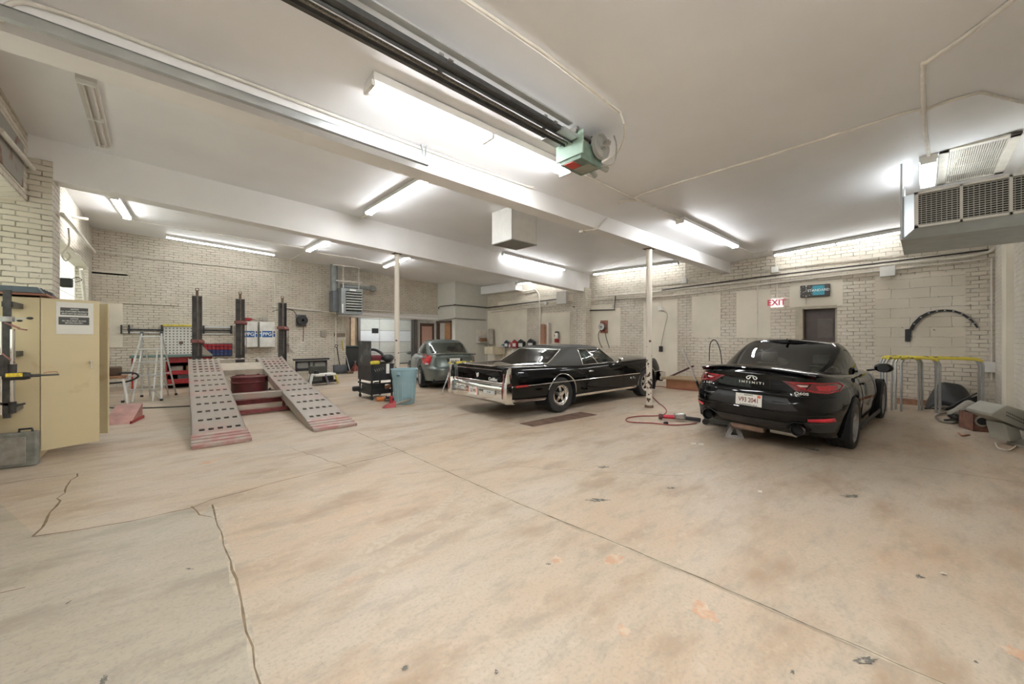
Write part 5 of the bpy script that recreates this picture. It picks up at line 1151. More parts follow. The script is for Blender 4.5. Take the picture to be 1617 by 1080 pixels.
# ---- drive-on frame rack
RX = Vector((.37, 6.70, 0)); t = thing('frame_rack', 'long slotted steel drive-on ramp rack with three chain towers', 'vehicle rack', RX, R(-2.4))
M_deck = pm('dusty pinkish steel deck', (.31, .27, .23), .5, .15, .15, 1.6, .08, col2=(.36, .22, .19), thr=(.50, .70))
def zd(y): return .035 + .1245 * y if y < 5.3 else .695 + .2 * (y - 5.3)
rows = [.70 + .5 * k for k in range(10)] + [5.45 + .25 * k for k in range(5)]
def deck(x0, x1, ya, yb, holes=True, nm='ramp', ncol=5):
    W = x1 - x0; xs = [x0]; cf = [.18 + .17 * k for k in range(5)] if ncol == 5 else [(k + .5) / ncol for k in range(ncol)]
    for c in cf: xs += [x0 + W * (c - .05 * 5 / ncol), x0 + W * (c + .05 * 5 / ncol)]
    xs.append(x1); ys = [ya]; hs = []
    for r_ in rows if holes is True else (holes or []):
        if ya < r_ - .06 and r_ + .06 < yb: hs.append(len(ys)); ys += [r_ - .05, r_ + .05]
    if ya < 5.3 < yb: ys.append(5.3); 
    ys = sorted(set(ys)); hy = {round(r_ - .05, 4) for r_ in (rows if holes is True else (holes or []))}
    mb = MB(); th = .012
    for i in range(len(ys) - 1):
        for j in range(len(xs) - 1):
            if holes and round(ys[i], 4) in hy and j % 2 == 1: 
                a, b, c, d = (xs[j], ys[i]), (xs[j + 1], ys[i]), (xs[j + 1], ys[i + 1]), (xs[j], ys[i + 1])
                for p, q in ((a, b), (b, c), (c, d), (d, a)): mb.quad((*p, zd(p[1])), (*q, zd(q[1])), (*q, zd(q[1]) - th), (*p, zd(p[1]) - th))
                continue
            mb.quad((xs[j], ys[i], zd(ys[i])), (xs[j + 1], ys[i], zd(ys[i])), (xs[j + 1], ys[i + 1], zd(ys[i + 1])), (xs[j], ys[i + 1], zd(ys[i + 1])))
    return mb
for x0 in (0, 1.50):
    x1 = x0 + .655; mb = deck(x0, x1, .0, 6.6)
    for x in (x0, x1 - .015):
        n = 12
        for k in range(n):
            a, b = 6.6 * k / n, 6.6 * (k + 1) / n; mb.add([(x, a, zd(a)), (x + .015, a, zd(a)), (x + .015, b, zd(b)), (x, b, zd(b)), (x, a, max(0, zd(a) - .16)), (x + .015, a, max(0, zd(a) - .16)), (x + .015, b, max(.0, zd(b) - .16)), (x, b, max(.0, zd(b) - .16))],
                [(0, 1, 2, 3), (4, 5, 6, 7), (0, 1, 5, 4), (1, 2, 6, 5), (2, 3, 7, 6), (3, 0, 4, 7)])
    rp = mb.build('ramp', M_deck, t, smooth='keep' and False)
    mb = MB(); n = 12
    for k in range(n):
        a, b = .3 + 6.2 * k / n, .3 + 6.2 * (k + 1) / n; mb.quad((x0 + .016, a, max(.004, zd(a) - .10)), (x1 - .016, a, max(.004, zd(a) - .10)), (x1 - .016, b, zd(b) - .10), (x0 + .016, b, zd(b) - .10))
    mb.build('hole_shade_sheet', M_dark, rp, smooth=False)  # black sheet added so the deck holes look shaded
    mb = MB()
    for k, y in enumerate((.0, .13, .26, .39)): mb.add([(x0 - .01, y, zd(y) - .03), (x1 + .012, y, zd(y) - .03), (x1 + .012, y + .125, zd(y + .125) - .03), (x0 - .01, y + .125, zd(y + .125) - .03), (x0 - .01, y, zd(y) + .014), (x1 + .012, y, zd(y) + .014), (x1 + .012, y + .125, zd(y + .125) + .004), (x0 - .01, y + .125, zd(y + .125) + .004)], [(0, 3, 2, 1), (4, 5, 6, 7), (0, 1, 5, 4), (1, 2, 6, 5), (2, 3, 7, 6), (3, 0, 4, 7)])
    mb.build('entry_plate', pm('worn red painted steel', (.38, .20, .18), .5, .1, .2, 6, .1, col2=(.38, .31, .27), thr=(.45, .6)), rp, smooth=False)
mb = MB(); A = [(.64, 5.2, zd(5.2)), (1.515, 5.2, zd(5.2)), (1.515, 5.95, zd(5.95)), (.64, 5.95, zd(5.95))]; mb.add(A + [(x, y, z - .12) for x, y, z in A], [(0, 1, 2, 3), (7, 6, 5, 4), (0, 4, 5, 1), (1, 5, 6, 2), (2, 6, 7, 3), (3, 7, 4, 0)]); mb.build('cross_plate', pm('worn tan steel', (.42, .37, .30), .5, .1, .15), t, smooth=False)
rows_end = [6.42]; mb = deck(.64, 1.515, 6.3, 6.6, rows_end, ncol=5); mb.build('end_plate', M_deck, t, smooth=False)
M_rb = pm('dark red steel', (.20, .045, .045), .45, .1, .3, 8)
mb = MB(); mb.box((.64, 2.62, zd(2.7) - .10), (1.515, 2.84, zd(2.7) + .005)); mb.build('cross_beam', M_deck, t, smooth=False)
mb = MB(); mb.box((.5, 3.0, .10), (1.6, 3.10, .20)); mb.box((.5, 2.3, .02), (1.6, 2.38, .09)); mb.box((.66, 6.0, .6), (1.5, 6.05, zd(6)-.02)); mb.box((.5, 5.1, .02), (1.6, 5.2, .12)); mb.split('cross_bar', M_rb, t, smooth=False)
mb = MB()
for x in (.02, .60, 1.52, 2.10):
    for y in (2.7, 5.0, 6.4): mb.box((x, y, 0), (x + .05, y + .08, zd(y) - .10))
mb.split('support_leg', M_rb, t, smooth=False)
def chain(mb, p, q, L=.05, r=.006, w=.017):
    p = Vector(p); q = Vector(q); d = (q - p); n = max(2, int(d.length / (L * .72))); d.normalize(); u_ = d.cross(Vector((0, 1, 0))).normalized() if abs(d.y) < .9 else Vector((1, 0, 0)); v_ = d.cross(u_)
    for k in range(n):
        c = p.lerp(q, (k + .5) / n); s_ = (u_ + v_).normalized() if k % 2 else (u_ - v_).normalized()
        mb.tube([c + d * (L / 2 * math.cos(a)) + s_ * (w * math.sin(a)) for a in [2 * PI * j / 8 for j in range(8)]], r, 4, closed=True)
M_chain = pm('rusty chain', (.26, .21, .17), .5, .5, .3, 20)
Mi = Matrix.Rotation(R(2.4), 4, 'Z')
for (X, Y, zt_, zc_, two) in ((.86, 13.75, 2.86, 1.40, 0), (1.84, 13.75, 2.84, 1.95, 1), (2.90, 13.6, 2.78, 1.80, 1)):
    c = Mi @ (Vector((X, Y, 0)) - RX)
    mb = MB(); x, y = c.x, c.y; mb.box((x - .11, y, .0), (x + .11, y + .015, zt_ - .2)); mb.box((x - .11, y - .10, 0), (x - .095, y, zt_ - .2)); mb.box((x + .095, y - .10, 0), (x + .11, y, zt_ - .2)); mb.box((x - .15, y - .2, 0), (x + .15, y + .1, .1))
    tw = mb.build('tower', pm('dark tower steel', (.085, .08, .075), .4, .3, .3, 8), t, smooth=False)
    mb = MB(); mb.box((x - .03, y - .08, zt_ - .22), (x + .03, y - .02, zt_ - .05)); mb.tube([(x - .035, y - .05, zt_ - .06), (x - .035, y - .05, zt_), (x + .035, y - .05, zt_), (x + .035, y - .05, zt_ - .06)], .012, 6); mb.build('top_pulley', pm('rust brown', (.14, .09, .06), .6, .2), tw)
    mb = MB(); mb.cbox((x, y - .05, zc_), (.28, .16, .09)); mb.cyl((x + .02, y - .16, zc_ - .02), (x + .16, y - .16, zc_ - .04), .05, 12); mb.build('chain_collar', pm('red brown collar', (.20, .07, .06), .5, .1, .3), tw, bevel=.008)
    mb = MB(); chain(mb, (x + .01, y - .085, zt_ - .2), (x + .01, y - .085, zc_ + .05)); chain(mb, (x + .03, y - .09, zc_ - .06), (x + .02, y - .09, 1.0))
    if two: chain(mb, (x - .14, y - .12, zc_ - .1), (x - .14, y - .12, 1.05)); chain(mb, (x + .14, y - .12, zc_ - .1), (x + .14, y - .12, 1.05))
    o = mb.build('chain', M_chain, tw); 
    mb = MB(); mb.add([(x + .11, y - .02, 1.02), (x + .35, y - .02, 1.0), (x + .11, y - .02, 1.28), (x + .11, y + .0, 1.02), (x + .35, y + .0, 1.0), (x + .11, y + .0, 1.28)], [(0, 1, 2), (5, 4, 3), (0, 3, 4, 1), (1, 4, 5, 2), (2, 5, 3, 0)]); mb.build('gusset', pm('worn tan steel', (.42, .37, .30), .5, .1, .15), tw, smooth=False)
t = thing('oil_drum', 'dark red steel drum standing under the ramp rack', 'drum', (1.72, 11.35, 0))
mb = MB(); mb.lathe([(.001, 0), (.38, 0), (.38, .16), (.395, .18), (.38, .20), (.38, .40), (.395, .42), (.38, .44), (.38, .52), (.40, .53), (.40, .555), (.37, .555), (.37, .54), (.001, .54)], n=32); mb.build('drum_body', pm('dark red drum', (.11, .018, .02), .4, 0, .4, 4), t)
tag(MB().cbox((2.35, 11.2, .06), (.7, .5, .12)).build('plank_pile', pm('rag grey wood', (.34, .29, .20), .8, 0, .3, 12), bevel=.02), 'pale boards lying under the ramp rack beside the drum', 'boards')
t = thing('chain_heap', 'heap of rope and chain on boards under the ramp rack', 'chain')
t.location = (2.15, 11.0, .13); mb = MB()
for k in range(7): a = random.random() * 6; mb.tube([(.12 * math.cos(a + j * .9) * random.uniform(.5, 1), .12 * math.sin(a + j * .9), .02 + .02 * j * random.random()) for j in range(7)], .012, 6, 3)
mb.build('coil', M_steel, t)
# ---- back wall things
W_ = lambda x, y, off=.0: WY(x, y, YB - off)
t = thing('work_bench', 'red shelf bench with green top and boxes against the back wall', 'shelf', (WY(262, 600, 15.0).x, 15.0, 0)); w0 = WY(302, 600, 15.0).x - WY(262, 600, 15.0).x + .5
mb = MB(); mb.box((-.75, -.1, .93), (w0, .6, .99)); mb.build('top', pm('grey green top', (.13, .19, .17), .6), t, smooth=False)
mb = MB(); mb.box((0, 0, .78), (w0, .03, .92)); mb.box((0, 0, .43), (w0, .03, .53)); mb.box((0, 0, .16), (w0, .03, .28)); mb.split('shelf_lip', M_red, t, smooth=False)
mb = MB(); mb.box((0, 0, .76), (w0, .6, .78)); mb.box((0, 0, .41), (w0, .6, .43)); mb.box((0, 0, .14), (w0, .6, .16)); mb.split('shelf', M_red, t, smooth=False)
mb = MB(); mb.box((0, 0, 0), (.03, .6, .93)); mb.box((w0 - .03, 0, 0), (w0, .6, .93)); mb.box((-.72, .2, 0), (-.68, .25, .93)); mb.split('side_panel', M_red, t, smooth=False)
mb = MB(); mb.box((0, .58, 0), (w0, .6, .93)); mb.build('back_panel', M_dark, t, smooth=False)
for x, z, c in ((.25, .53, (.45, .42, .36)), (.6, .53, (.42, .30, .10)), (.95, .53, (.35, .12, .06)), (.4, .28, (.30, .30, .30)), (.85, .28, (.2, .2, .22))):
    mb = MB(); mb.cbox((x, .3, z + .02), (.28, .3, .20)); o = mb.build('parts_box', pm('box %.2f' % c[0] + str(c[1]), c, .6), None, bevel=.02); o.location = Vector(t.location); tag(o, {.25: 'pale box on the left of the red bench middle shelf', .6: 'ochre box in the centre of the red bench middle shelf', .95: 'rusty red box at the right of the red bench middle shelf', .4: 'grey box on the red bench lower shelf, left one', .85: 'blue grey box on the red bench lower shelf, right one'}[x], 'box', 'boxes on the red bench shelves')
def wbox(name, x0, y0, x1, y1, d0, d1, mat, parent=None, wall='b', bevel=0):
    """box on the back wall (b) or exit wall (r) between two image corners, standing off d0..d1"""
    if wall == 'b': a, b = WY(x0, y0, YB - d1), WY(x1, y1, YB - d1); lo = (a.x, YB - d1, b.z); hi = (b.x, YB - d0, a.z)
    else: a, b = WX(x0, y0, XR - d1), WX(x1, y1, XR - d1); lo = (XR - d1, b.y, b.z); hi = (XR - d0, a.y, a.z)
    return MB().box(lo, hi).build(name, mat, parent, bevel=bevel, smooth=False)
t = thing('pegboard', 'white pegboard panel on the brick wall above the red bench', 'pegboard', (0, 0, 0))
def pegmat():
    m, nt, b = newmat('perforated white board'); L = nt.links.new; tc = nd(nt, 'ShaderNodeTexCoord'); sp = nd(nt, 'ShaderNodeSeparateXYZ'); L(tc.outputs['Object'], sp.inputs[0]); out = []
    for i in (0, 2):
        a = nd(nt, 'ShaderNodeMath', operation='PINGPONG'); L(sp.outputs[i], a.inputs[0]); a.inputs[1].default_value = .045; out.append(a)
    p = nd(nt, 'ShaderNodeMath', operation='MAXIMUM'); L(out[0].outputs[0], p.inputs[0]); L(out[1].outputs[0], p.inputs[1]); g = nd(nt, 'ShaderNodeMath', operation='LESS_THAN'); L(p.outputs[0], g.inputs[0]); g.inputs[1].default_value = .018
    x = nd(nt, 'ShaderNodeMix', data_type='RGBA'); L(g.outputs[0], x.inputs[0]); x.inputs[6].default_value = (.64, .63, .58, 1); x.inputs[7].default_value = (.10, .095, .085, 1); L(x.outputs[2], b.inputs['Base Color']); return m
wbox('panel', 258, 516, 305, 566, .02, .05, pegmat(), t); wbox('clip', 283, 539, 289, 543, .05, .09, pm('rust brown', (.14, .09, .06), .6, .2), t)
tag(wbox('yellow_level', 257, 512, 306, 515.5, .05, .10, M_yel), 'yellow bar lying along the top of the pegboard', 'level')
t = thing('wall_rail', 'long dark and silver bar rack fixed along the brick wall', 'rail', (0, 0, 0))
wbox('dark_bar', 201, 519, 258, 522.5, .08, .14, M_blackm, t); wbox('silver_bar', 190, 524, 258, 526, .05, .08, M_alu, t); wbox('dark_bar', 306, 520, 366, 523, .08, .14, M_blackm, t); wbox('silver_bar', 300, 526, 366, 528, .05, .08, M_alu, t); wbox('top_bar', 319, 515, 364, 518, .05, .08, M_alu, t)
for x in (202, 190, 254, 320, 364): wbox('bracket', x, 513 + (x > 300), x + 3, 527, .0, .12, M_blackm, t)
t = thing('parts_bin_rack', 'wall rack of small red and blue parts bins between two towers', 'bin rack', (0, 0, 0))
wbox('frame', 320, 542.5, 367, 562, .02, .06, M_blackm, t)
for r_ in range(4):
    for k in range(7):
        wbox('bin', 322 + k * 6.4, 543.5 + r_ * 4.6, 327.6 + k * 6.4, 547 + r_ * 4.6, .06, .22, M_red if r_ < 2 else pm('blue bin plastic', (.03, .05, .16), .4), t)
for k, (x0, x1) in enumerate(((381, 407), (410, 434))):
    t = thing('paint_cabinet', ('white wall cabinet with blue logo between the towers' if k == 0 else 'white wall cabinet with blue logo partly behind the right tower'), 'cabinet', (0, 0, 0), 0, None)
    wbox('body', x0, 508, x1, 548, .01, .34, M_white, t, bevel=.006); wbox('door', x0 + .6, 509, x1 - .6, 547, .345, .36, pm('cabinet door white', (.72, .71, .66), .35), t)
    M_bl = pm('logo blue', (.015, .10, .30), .4)
    cx = (x0 + x1) / 2; wbox('logo_field', cx - 8, 522.5, cx + 8, 532.5, .361, .364, M_bl, t, bevel=.003); 
    for sx in (-1, 1):
        wbox('logo_block', cx + sx * 10.9 - 1.3, 527, cx + sx * 10.9 + 1.3, 532, .361, .364, M_bl, t); wbox('logo_block', cx + sx * 10.9 - 1.3, 523.3, cx + sx * 10.9 + 1.3, 525.5, .361, .364, M_inkb, t)
    c = WY(cx, 527.8, YB - .366); text('logo_text', 'PPG', .17, pm('logo white', (.8, .8, .8), .4), t, frame(c, (1, 0, 0), (0, 0, 1)), .002, bold=True, sx=.95)
    tag(t, None, None)
t = thing('caulking_gun', 'red air tool lying on top of the white wall cabinet', 'air tool', WY(389, 506, YB - .18)); mb = MB(); mb.lathe([(.001, -.17), (.05, -.16), (.06, -.1), (.06, .1), (.04, .15), (.012, .17), (.01, .26), (.001, .26)], (0, 0, .04), 'x', 14); mb.build('body', M_red, t)
mb = MB(); c = WY(419, 504, YB - .18); mb.cbox((c.x, c.y, c.z + .0), (.16, .12, .16)); tag(mb.build('metal_bracket', M_steel, bevel=.01), 'grey metal bracket on top of the right white cabinet', 'bracket')
# heater ------------------------------------------------------
Y0 = 15.7; a, b = WY(539, 454, Y0), WY(573, 497, Y0); t = thing('unit_heater', 'grey louvred unit heater hanging near the back wall', 'heater', (a.x, Y0, b.z)); w0, h0 = b.x - a.x, a.z - b.z
mb = MB(); mb.box((0, 0, 0), (w0, .60, h0)); mb.build('casing', M_grey, t, bevel=.01, smooth=False)
mb = MB(); mb.box((-.22, .3, .12), (0, .75, h0 - .12)); mb.build('side_box', pm('dark grey steel', (.13, .14, .15), .5), t, smooth=False)
mb = MB(); mb.box((w0 * .2, -.012, .12), (w0 * .93, -.004, h0 - .12)); mb.build('louvre_opening', M_dark, t, smooth=False)
mb = MB()
for k in range(7): z = .15 + (h0 - .30) * (k + .5) / 7; mb.beam((w0 * .2, -.03, z), (w0 * .93, -.03, z), .06, .03, (0, .5, 1))
mb.split('louvre', pm('pale louvre', (.60, .60, .56), .4), t, smooth=False)
mb = MB(); mb.box((w0 * .38, -.01, h0 - .10), (w0 * .68, -.003, h0 - .03)); mb.build('name_label', M_white, t, smooth=False)
mb = MB(); mb.box((w0 * .03, -.008, .05), (w0 * .09, -.003, .4)); mb.build('label', M_white, t, smooth=False)
mb = MB(); mb.tube([(-.1, .55, h0 - .1), (-.1, .55, 2.0)], .14, 14); mb.build('flue', M_grey, t)
mb = MB(); mb.cyl((.15, .5, h0 + .13), (w0 + .55, .5, h0 + .13), .09, 14); mb.lathe([(.09, 0), (.13, .02), (.14, .15), (.10, .25), (.001, .27)], (w0 + .5, .5, h0 + .13), 'x', 16); mb.build('vent_pipe', M_grey, t)
mb = MB(); zt_ = zc(a.x, Y0 + .3) - b.z; mb.cyl((.18, .3, h0), (.18, .3, zt_), .02, 8); mb.cyl((w0 - .05, .3, h0), (w0 - .05, .3, zt_), .02, 8); mb.box((-.2, .25, zt_ - .06), (1.9, .33, zt_ - .01)); mb.box((-.1, .26, h0 + .28), (w0 + .1, .3, h0 + .32)); mb.split('hanger', M_pipe, t, smooth=False)
# reels, plugs and tools --------------------------------------
def reel(name, label, o, ax, mat, hose_pts, board=None, s=1.0):
    t = thing(name, label, 'hose reel', o, ax)
    mb = MB(); mb.cbox((0, -.03, 0), (.34 * s, .06, .42 * s)); mb.build('backplate', board or M_red, t, bevel=.01)
    mb = MB(); mb.lathe([(.04 * s, -.28), (.17 * s, -.28), (.17 * s, -.26), (.06 * s, -.25), (.06 * s, -.1), (.17 * s, -.09), (.17 * s, -.07), (.04 * s, -.07)], axis='y', n=20); mb.build('drum', mat, t)
    mb = MB()
    for k in range(4): mb.tube([(.13 * s * math.cos(a_), -.12 - .035 * k, .13 * s * math.sin(a_)) for a_ in [2 * PI * j / 18 for j in range(18)]], .018, 6, closed=True)
    mb.build('hose_winding', pm('dark red hose', (.18, .03, .03), .5), t)
    mb = MB(); mb.tube(hose_pts, .012, 6, 4); mb.build('hose_end', pm('dark red hose', (.18, .03, .03), .5), t)
reel('hose_reel', 'red and black hose reel on the back wall right of the towers', W_(475, 506, .02), 0, M_blackm, [(.05, -.2, -.15), (.06, -.15, -.4), (.06, -.1, -.82)], pm('grey reel case', (.13, .13, .14), .5), 1.1)
tag(MB().tube([W_(430, 492, .03), W_(448, 487, .05), W_(462, 490, .05), W_(468, 497, .05)], .012, 6, 4).build('power_lead', M_black), 'black cord looping from the right tower to the hose reel', 'cord')
t = thing('hanging_plug', 'black plug box hanging below its conduit on the back wall', 'socket', W_(454, 548, .06)); mb = MB(); mb.cbox((0, 0, 0), (.10, .08, .2)); mb.build('plug', M_black, t, bevel=.02); mb = MB(); mb.cyl((0, 0, .1), (0, 0, .35), .008, 6); mb.build('cord', M_black, t)
conduit([W_(452, 484, .03), W_(453, 541, .03)], .018, 'painted conduit running down the back wall to the hanging plug')
conduit([W_(434, 432, .03), W_(434, 500, .03)], .018, 'painted conduit running down the back wall behind the right tower')
tag(wbox('breaker_box', 507, 522, 516, 531, 0, .08, pm('grey brown box', (.40, .36, .30), .6)), 'small grey box on the back wall left of the tool rack', 'electrical box')
conduit([W_(154, 397, .04), W_(213, 404.5, .04), W_(300, 414.5, .04), W_(428, 427, .04), W_(455, 430, .04)], .022, 'horizontal painted conduit high across the back brick wall')
conduit([W_(430, 484, .04), W_(532, 494, .04)], .03, 'painted pipe across the back wall left of the heater')
conduit([W_(530, 500, .04), W_(530, 590, .04)], .035, 'white pipe standing against the end of the back wall'); conduit([W_(542, 500, .02), W_(542, 526, .02)], .02, 'short painted conduit above the tool rack')
for yy, off in ((489, .05), (492.5, .1), (497.5, .05)):
    a, b = WY(574, yy, YB - .1), WY(690, yy + 8 + (yy < 490) * 0, YB - .1); conduit([a, b], .022, {489: 'upper of the painted pipes over the garage opening', 492.5: 'middle painted pipe over the garage opening', 497.5: 'lowest painted pipe over the garage opening'}[yy])
t = thing('tool_rack', 'dark tool rack high on the wall end above the shovel', 'tool rack', (0, 0, 0)); wbox('rail', 528, 526, 545, 531, 0, .06, pm('dark tan rack', (.22, .18, .13), .6), t)
t = thing('hammer', 'yellow handled hammer hanging under the tool rack', 'hammer', W_(540, 545, .05)); mb = MB(); mb.beam((0, 0, .2), (.05, 0, -.22), .03, .03); mb.build('handle', M_yel, t)
bp = Vector((WY(538, 600, 16.4).x, 16.4, 0)); t = thing('snow_shovel', 'black snow shovel leaning on the end of the back wall', 'shovel', bp)
tp = WY(531.5, 545, YB - .08) - bp
mb = MB(); P = []
for i in range(9):
    x = lp(-.28, .28, i / 8); P.append([(x, -.05 + .1 * (x / .28) ** 2 - .03, .0), (x, .02 + .05 * (x / .28) ** 2, .18), (x, .10, .36)])
mb.grid(P); o = mb.build('blade', pm('dark blue grey blade', (.075, .08, .085), .5, 0, .2), t); o.modifiers.new('s', 'SOLIDIFY').thickness = .012
mb = MB(); mb.tube([(0, .09, .3), tp * .93], .02, 8); mb.build('shaft', pm('dark wooden shaft', (.07, .045, .03), .5), t); mb = MB(); mb.tube([tp * .90, tp + Vector((-.08, 0, -.05)), tp + Vector((-.03, 0, .03)), tp + Vector((.05, 0, .0)), tp * .92], .015, 6); mb.build('grip', M_black, t)
bp = Vector((WY(551, 603, 16.2).x + .05, 16.2, 0)); t = thing('broom', 'pale handled broom leaning at the wall end beside the shovel', 'broom', bp); tp = WY(546, 560, YB - .05) - bp; mb = MB(); mb.tube([(0, 0, .08), tp], .014, 8); mb.build('handle', M_alu, t); mb = MB(); mb.cbox((0, 0, .045), (.24, .1, .09)); mb.build('head', pm('brown bristle', (.16, .10, .06), .9, 0, .3, 60), t, bevel=.01)
# grill and small machine
bp = G(492, 606); bp = Vector((WY(492, 600, 15.9).x, 15.9, 0)); t = thing('black_grille_frame', 'black two panel car grille frame leaning on the back wall', 'car part', bp)
mb = MB()
for sx in (-1, 1):
    pts = [(sx * .30 + .22 * math.copysign(abs(math.cos(a_)) ** .4, math.cos(a_)), 0, .45 + .13 * math.copysign(abs(math.sin(a_)) ** .4, math.sin(a_))) for a_ in [2 * PI * k / 24 for k in range(24)]]; mb.tube(pts, .03, 6, closed=True)
mb.box((-.62, -.1, .64), (.62, .08, .70)); mb.box((-.55, -.04, .56), (.55, .04, .62)); mb.box((-.55, -.04, .0), (-.50, .04, .6)); mb.box((.50, -.04, 0), (.55, .04, .6)); mb.box((-.55, -.04, .24), (.55, .04, .30)); mb.build('frame', M_black, t, smooth=False)
mb = MB(); mb.box((-.5, .0, .33), (.5, .01, .57)); mb.build('mesh', pm('grey mesh', (.22, .22, .20), .6), t, smooth=False)
bp = G(506, 608); t = thing('small_machine', 'low machine with white and yellow legs before the grille', 'machine', bp, R(10))
mb = MB(); mb.box((-.2, -.1, .28), (.45, .2, .36)); mb.build('table', M_white, t, bevel=.02)
for x, y, m_ in ((-.38, -.1, M_white), (.55, -.05, M_yel), (.2, -.12, pm('purple grey', (.15, .14, .18), .5)), (-.3, .25, M_steel)): mb = MB(); mb.beam((x, y, 0), (x + (.1 if x < 0 else -.08), y + .05, .34), .07, .05); mb.build('leg', m_, t, bevel=.01)
mb = MB(); mb.box((-.25, -.05, .06), (.5, .25, .14)); mb.cyl((-.1, .05, .36), (-.1, .05, .46), .08); mb.cyl((.1, .0, .2), (.4, .05, .2), .08); mb.split('motor', M_blackm, t)
tag(MB().cbox((bp.x + .35, bp.y + 1.5, .25), (.5, .3, .5)).build('dark_box', pm('dark box paint', (.05, .055, .045), .6), bevel=.02), 'dark square box beside the black grille', 'box')
# bins and jack stand in the alcove
for px, nm, lb in ((553, 'wheeled_bin', 'tall dark wheeled bin with greenish lid at the alcove entrance'), (567, 'waste_bin', 'dark waste bin right of the wheeled bin in the alcove')):
    yb_ = 17.7 if px < 560 else 18.4; c = WY(px, 580, yb_); t = thing(nm, lb, 'bin', (c.x, yb_, 0)); h = 1.05 if px < 560 else .85
    mb = MB(); mb.add([(-.24, -.24, 0), (.24, -.24, 0), (.24, .24, 0), (-.24, .24, 0), (-.30, -.30, h), (.30, -.30, h), (.30, .30, h), (-.30, .30, h)], [(0, 3, 2, 1), (0, 1, 5, 4), (1, 2, 6, 5), (2, 3, 7, 6), (3, 0, 4, 7), (4, 5, 6, 7)]); mb.build('body', pm('dark bin plastic', (.035, .04, .042), .5), t, bevel=.02)
    mb = MB(); mb.box((-.33, -.35, h), (.33, .32, h + .07)); mb.build('lid', pm('bin lid green', (.05, .085, .075), .5) if px < 560 else M_black, t, bevel=.03)
def jackstand(label, o, rz, s, mat, h=.36):
    t = thing('jack_stand', label, 'jack stand', o, rz)
    mb = MB(); f = [(-.14, -.14), (.14, -.14), (.14, .14), (-.14, .14)]; top = [(-.04, -.04), (.04, -.04), (.04, .04), (-.04, .04)]
    for i in range(4):
        a, b = f[i], f[(i + 1) % 4]; c_, d_ = top[(i + 1) % 4], top[i]; A, B, C_, D = [Vector((*p, z)) * s for p, z in ((a, 0), (b, 0), (c_, h * .62), (d_, h * .62))]
        m0, m1, m2 = A.lerp(B, .27).lerp(D.lerp(C_, .27), .18), B.lerp(A, .27).lerp(C_.lerp(D, .27), .18), (A.lerp(B, .5)).lerp(D.lerp(C_, .5), .62)
        mb.add([A, B, C_, D, m0, m1, m2], [(0, 1, 5, 4), (1, 2, 6, 5), (2, 3, 6), (3, 0, 4, 6)])
    o_ = mb.build('base', mat, t, smooth=False); o_.modifiers.new('s', 'SOLIDIFY').thickness = .01
    mb = MB(); mb.box((-.035 * s, -.035 * s, h * .5 * s), (.035 * s, .035 * s, h * .78 * s)); mb.build('sleeve', mat, t, smooth=False)
    mb = MB(); mb.box((-.018 * s, -.018 * s, h * .4 * s), (.018 * s, .018 * s, h * s)); mb.add([(-.06 * s, -.03 * s, (h + .03) * s), (.06 * s, -.03 * s, (h + .03) * s), (.03 * s, -.03 * s, h * s), (-.03 * s, -.03 * s, h * s), (-.06 * s, .03 * s, (h + .03) * s), (.06 * s, .03 * s, (h + .03) * s), (.03 * s, .03 * s, h * s), (-.03 * s, .03 * s, h * s)], [(0, 1, 2, 3), (7, 6, 5, 4), (0, 4, 5, 1), (1, 5, 6, 2), (2, 6, 7, 3), (3, 7, 4, 0)]); mb.build('saddle', M_steel, t)
    return t
c = WY(560.5, 586, 16.9); jackstand('red jack stand on the floor by the alcove bins', (G(560.5, 586).x, G(560.5, 586).y, 0), .3, 1.15, pm('red pink stand', (.36, .10, .09), .5))
# ================================================================ MIDDLE
# cart with clutter
t = thing('tool_cart', 'black wheeled tool cart with scratched back board left of the blue bin', 'cart', (3.80, 9.02, 0))
w0, l0 = .55, .75
M_scr = pm('scratched black board', (.045, .045, .045), .5, .1, .3, 3, .1, col2=(.22, .23, .23), thr=(.52, .78))
mb = MB(); mb.box((-.02, 0, .80), (.0, l0, 1.42)); mb.build('back_board', M_scr, t, smooth=False)
mb = MB(); mb.box((-.03, 0, .46), (-.0, l0, .82)); mb.box((0, -.02, .46), (w0, 0, .86)); mb.box((0, l0, .46), (w0, l0 + .02, .86)); mb.box((w0, 0, .46), (w0 + .02, l0, .86)); mb.box((0, 0, .46), (w0, l0, .48)); mb.build('tray', M_blackm, t, smooth=False)
mb = MB(); mb.box((-.02, 0, .13), (w0, l0, .16)); mb.box((-.03, -.01, .13), (w0 + .01, 0, .24)); mb.box((-.03, 0, .13), (-.02, l0, .24)); mb.build('lower_tray', M_blackm, t, smooth=False)
for x, y in ((0, 0), (w0 - .03, 0), (w0 - .03, l0 - .03), (0, l0 - .03)):
    mb = MB(); mb.box((x, y, .08), (x + .035, y + .035, .86)); mb.build('leg', M_blackm, t, smooth=False)
    mb = MB(); mb.lathe([(.001, -.02), (.045, -.02), (.045, .02), (.001, .02)], (x + .02, y + .02, .045), 'x', 14); mb.build('caster', M_rubber, t)
mb = MB(); mb.box((-.01, -.025, .36), (w0, -.005, .40)); mb.box((-.035, 0, .36), (-.015, l0, .40)); mb.split('brace', M_blackm, t, smooth=False)
O = Vector((3.80, 9.02, 0))
def item(name, label, cat, mb, mat, **k): return tag(mb.build(name, mat, **k), label, cat)
t = thing('car_vacuum', 'dark red and black machine on top of the tool cart', 'machine', O + Vector((.22, .35, .862)))
mb = MB(); mb.cbox((0, 0, .10), (.32, .42, .2)); mb.build('body', pm('dark red plastic', (.14, .015, .02), .4), t, bevel=.04)
